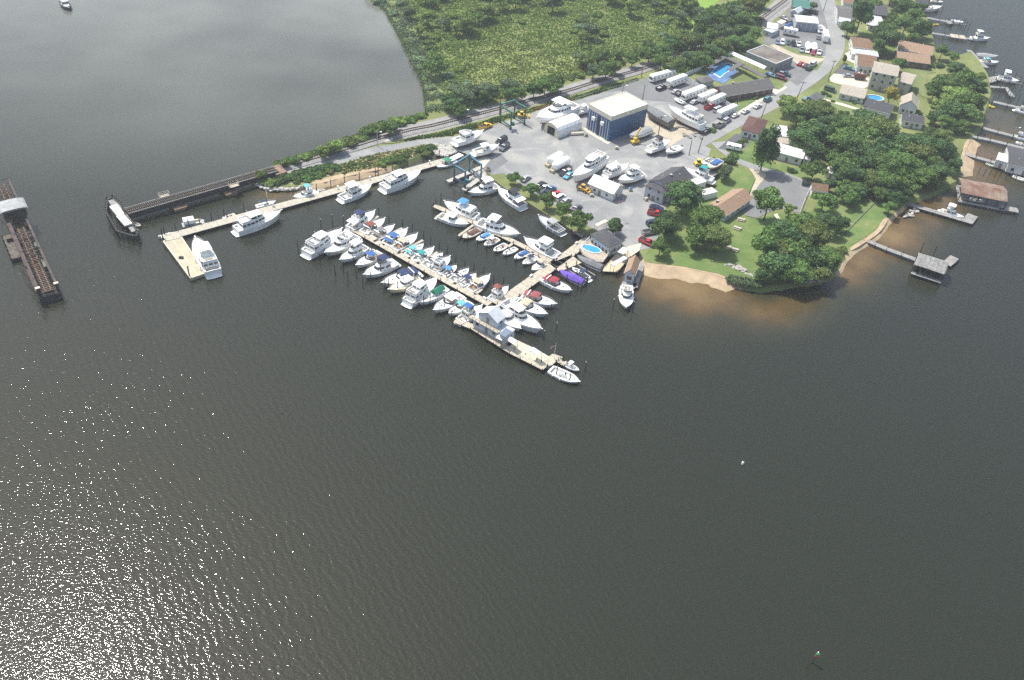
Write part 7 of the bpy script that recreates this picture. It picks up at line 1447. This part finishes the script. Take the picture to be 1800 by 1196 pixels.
while len(pts) < 175 and tries < 60000:
    tries += 1; x, y = rg.uniform(650, 1225), rg.uniform(-35, 200)
    if not inside(x, y, MARSH) or inside(x, y, MEAD) or (inside(x, y, MEAD2) and rg.random() < .85): continue
    q = P(x, y)
    shore = x < (752+22) and inside(x, y, REEDS)
    if shore and rg.random() < .8: continue
    rail = y > 196-(x-800)*.245-34 and x > 780
    if not rail and not shore and mnoise.noise(Vector((x*.012, y*.03, 3.3))) > .02: continue
    if any((q-o).length < (4.6 if rail else 6.0) for o in pts): continue
    pts.append(q)
    big = rg.random() < (.55 if rail or (500 < x < 1120 and y < 60) else .25)
    r = rg.uniform(3.0, 5.0) if big else rg.uniform(1.8, 3.2)
    if shore: tree(x, y, r*.8, 'reed' if rg.random() < .7 else 'light', 'bush', 'grey green shrub in the reedy fringe of the marsh shore', 'marsh shore shrubs', name='shrub', cat='shrub', base=ZL-.3)
    elif big: tree(x, y, r, rg.choice(['mid', 'dark', 'olive', 'mid', 'light', 'blue'] if rail else ['mid', 'light', 'blue', 'light', 'light']), 'round', 'low tree growing in the marsh thicket beyond the railway', 'marsh thicket trees')
    else: tree(x, y, r, rg.choice(['light', 'light', 'olive', 'mid', 'reed']), 'bush', 'bush growing in the marsh thicket beyond the railway', 'marsh thicket bushes', name='bush', cat='bush', base=ZL-.2)
# causeway shrubs
for i in range(34):
    t = i/33; x = 458+t*(742-458); y = 320-8 if x < 482 else 0
    if x < 482: y = 308-(x-458)*.6
    else: y = 286-(x-500)*.315+rg.uniform(-2, 2)
    if x > 640: y = 232-(x-640)*.29+rg.uniform(-3, 3)
    if 475 < x < 484: continue
    tree(x, y, rg.uniform(1.6, 2.8) if not (610 < x < 700) else rg.uniform(2.2, 3.6), rg.choice(['mid', 'light', 'mid', 'olive']), 'bush' if rg.random() < .7 else 'small', 'shrub on the north bank of the railway causeway', 'north bank shrubs', name='shrub', cat='shrub', base=ZL-.2)
for x, y, r, k in [(462, 318, 2.2, 'mid'), (472, 322, 2.4, 'light'), (484, 318, 2.4, 'mid'), (496, 316, 3.0, 'dark'), (505, 312, 2.8, 'mid'), (520, 306, 2.8, 'dark'), (532, 304, 3.0, 'dark'), (546, 301, 3.0, 'dark'), (558, 297, 2.8, 'dark'), (570, 296, 2.8, 'dark'), (582, 294, 2.6, 'mid'), (592, 294, 2.2, 'dark'), (522, 315, 2.4, 'mid'), (540, 312, 2.5, 'mid'), (560, 306, 2.4, 'mid'), (578, 302, 2.0, 'olive'),
                 (680, 284, 2.4, 'mid'), (690, 281, 2.8, 'mid'), (700, 278, 2.6, 'mid'), (672, 288, 2.0, 'light'), (712, 274, 1.8, 'olive'), (742, 264, 2.4, 'mid'), (752, 260, 2.4, 'dark'), (760, 258, 2.0, 'dark'), (748, 270, 1.8, 'olive'), (620, 288, 1.3, 'olive'), (650, 280, 1.3, 'olive'), (640, 290, 1.2, 'olive')]:
    tree(x, y, r, k, 'bush', 'shrub on the south bank of the causeway above the little beach', 'south bank shrubs', name='shrub', cat='shrub', base=ZL-.2)
for x, y, r, k in [(1290, 492, 2.6, 'blue'), (1300, 496, 2.8, 'blue'), (1312, 498, 3.0, 'blue'), (1325, 500, 2.8, 'blue'), (1335, 498, 2.4, 'blue'), (1470, 446, 2.6, 'olive'), (1478, 440, 2.2, 'olive'), (1462, 470, 2.0, 'olive')]: tree(x, y, r, k, 'bush', 'grey green reedy shrub at the water edge of the south eastern lawn', 'reedy shore shrubs', name='shrub', cat='shrub', base=ZL-.4)
for i, (x, y, r) in enumerate([(1598, 193, 2.2), (1606, 195, 2.2), (1590, 191, 2.0), (1614, 197, 2.0)]): tree(x, y, r, 'mid', 'bush', 'clipped green hedge plant in front of the beige roofed cottage', 'cottage hedge', name='hedge_bush', cat='hedge')
for i, (x, y, r) in enumerate([(1457, 168, 1.3), (1463, 178, 1.1), (1502, 180, 1.4), (1484, 172, 1.2), (1447, 163, 1.6), (1478, 197, 1.2), (1488, 199, 1.6), (1519, 196, 1.6), (1391, 299, 1.8), (1398, 302, 1.3), (1283, 283, 2.6), (1291, 272, 2.4), (1300, 254, 2.2), (1307, 246, 1.6), (1320, 166, 1.6), (1329, 172, 1.6), (1650, 114, 2.6), (1637, 115, 2.2), (1283, 175, 1.6), (1251, 228, 1.8), (1258, 221, 1.6)]): tree(x, y, r, ['dark', 'mid'][i % 2], 'bush', 'small rounded garden shrub', 'garden shrubs', name='garden_shrub', cat='shrub')
# ---- ground cover: reeds, tall grass and weeds, uncountable
def cover(name, label, poly, n, s0, s1, kind, hgt, z=ZL, seed=1, excl=None, band=None):
    g2 = np.random.default_rng(seed); q = np.array([[*P(x, y, z)][:2] for x, y in poly]); lo, hi = q.min(0), q.max(0); out = np.zeros((0, 2))
    def ins(p, q):
        c = np.zeros(len(p), bool); j = len(q)-1
        for i in range(len(q)):
            k = ((q[i, 1] > p[:, 1]) != (q[j, 1] > p[:, 1])) & (p[:, 0] < (q[j, 0]-q[i, 0])*(p[:, 1]-q[i, 1])/(q[j, 1]-q[i, 1]+1e-9)+q[i, 0]); c ^= k; j = i
        return c
    while len(out) < n:
        p = lo+g2.random((n*2, 2))*(hi-lo); p = p[ins(p, q)]
        if excl is not None: p = p[~ins(p, np.array([[*P(x, y, z)][:2] for x, y in excl])) | (g2.random(len(p)) < .04)]
        out = np.concatenate([out, p])
    p = out[:n]; s = g2.uniform(s0, s1, n); dens = np.sin(p[:, 0]*.31+np.sin(p[:, 1]*.23)*2)*np.sin(p[:, 1]*.27+1.3)
    h = hgt*s*(1+.5*dens); nv = []
    th = g2.uniform(0, np.pi, n); tilt = (g2.normal(size=(n, 2))*.6+np.array([.25, -.45]))*h[:, None]
    dx, dy = np.cos(th)*s*.5, np.sin(th)*s*.5; zz = np.full(n, z)
    V = np.stack([np.stack([p[:, 0]-dx, p[:, 1]-dy, zz], 1), np.stack([p[:, 0]+dx, p[:, 1]+dy, zz], 1), np.stack([p[:, 0]+dx*.8+tilt[:, 0], p[:, 1]+dy*.8+tilt[:, 1], zz+h], 1), np.stack([p[:, 0]-dx*.8+tilt[:, 0], p[:, 1]-dy*.8+tilt[:, 1], zz+h], 1)], 1).reshape(-1, 3)
    me = bpy.data.meshes.new(name); me.vertices.add(len(V)); me.vertices.foreach_set('co', V.ravel()); me.loops.add(4*n); me.loops.foreach_set('vertex_index', np.arange(4*n)); me.polygons.add(n); me.polygons.foreach_set('loop_start', np.arange(n)*4); me.polygons.foreach_set('loop_total', np.full(n, 4)); me.update(); me.validate()
    me.materials.append(leafm(kind)); o = bpy.data.objects.new(name, me); COL.objects.link(o); o['kind'] = 'stuff'; return tag(o, label, 'vegetation')
cover('marsh_undergrowth', 'dense mixed green undergrowth covering the marsh', MARSH_IN, 34000, .35, .95, 'light', .8, seed=2, excl=MEAD)
cover('tall_grass', 'yellow green tall grass tufts in the marsh', MARSH_IN, 32000, .3, .85, 'straw', .8, seed=3, excl=MEAD)
cover('reeds', 'pale grey green reeds fringing the cove', REEDS, 12000, .5, 1.1, 'reed', .9, z=.7, seed=4)
cover('meadow_grass', 'olive grass stems of the open marsh meadow', MEAD, 9000, .3, .7, 'straw', .7, seed=5)
cover('verge_weeds', 'weeds growing on the strip between the tracks and the yard', [(690, 251), (740, 240), (800, 226), (880, 206), (960, 184), (1060, 155), (1120, 138), (1120, 141), (1060, 160), (1000, 178), (930, 198), (880, 212), (840, 226), (790, 238), (740, 244)], 5000, .3, .8, 'mid', .8, seed=6)
cover('slope_weeds', 'brown and green weeds on the causeway slope', [(600, 288), (640, 276), (670, 269), (720, 260), (765, 254), (772, 262), (724, 277), (690, 290), (640, 298), (600, 306)], 1400, .3, .8, 'olive', .7, seed=7)
cover('north_bank_grass', 'green grass along the north bank of the causeway', [(485, 296), (540, 275), (640, 241), (750, 205), (750, 198), (700, 215), (640, 236), (545, 269), (490, 288)], 4000, .4, 1.0, 'mid', .9, seed=8)
cover('understory', 'low green understory below the railway tree belt', [(1160, 118), (1215, 80), (1225, 20), (1300, 0), (1340, -10), (1342, 20), (1335, 60), (1300, 90), (1240, 120), (1205, 132)], 9000, .5, 1.2, 'mid', .9, seed=9)
# ================================================================ HAZE
bm = MB(); bm.box(-3100, 3100, -700, 3600, -2.4, 172); hz = bm.build('haze', []); hz['kind'] = 'stuff'; tag(hz, 'thin pale summer haze in the air', 'haze')
hm_ = bpy.data.materials.new('haze air'); hm_.use_nodes = True; n = hm_.node_tree.nodes; n.remove(n['Principled BSDF']); v = n.new('ShaderNodeVolumePrincipled'); v.inputs['Color'].default_value = (.86, .90, .96, 1); v.inputs['Density'].default_value = HAZE; v.inputs['Anisotropy'].default_value = .2
hm_.node_tree.links.new(v.outputs[0], n['Material Output'].inputs['Volume']); hz.data.materials.clear(); hz.data.materials.append(hm_)
if HAZE <= 0: bpy.data.objects.remove(hz)
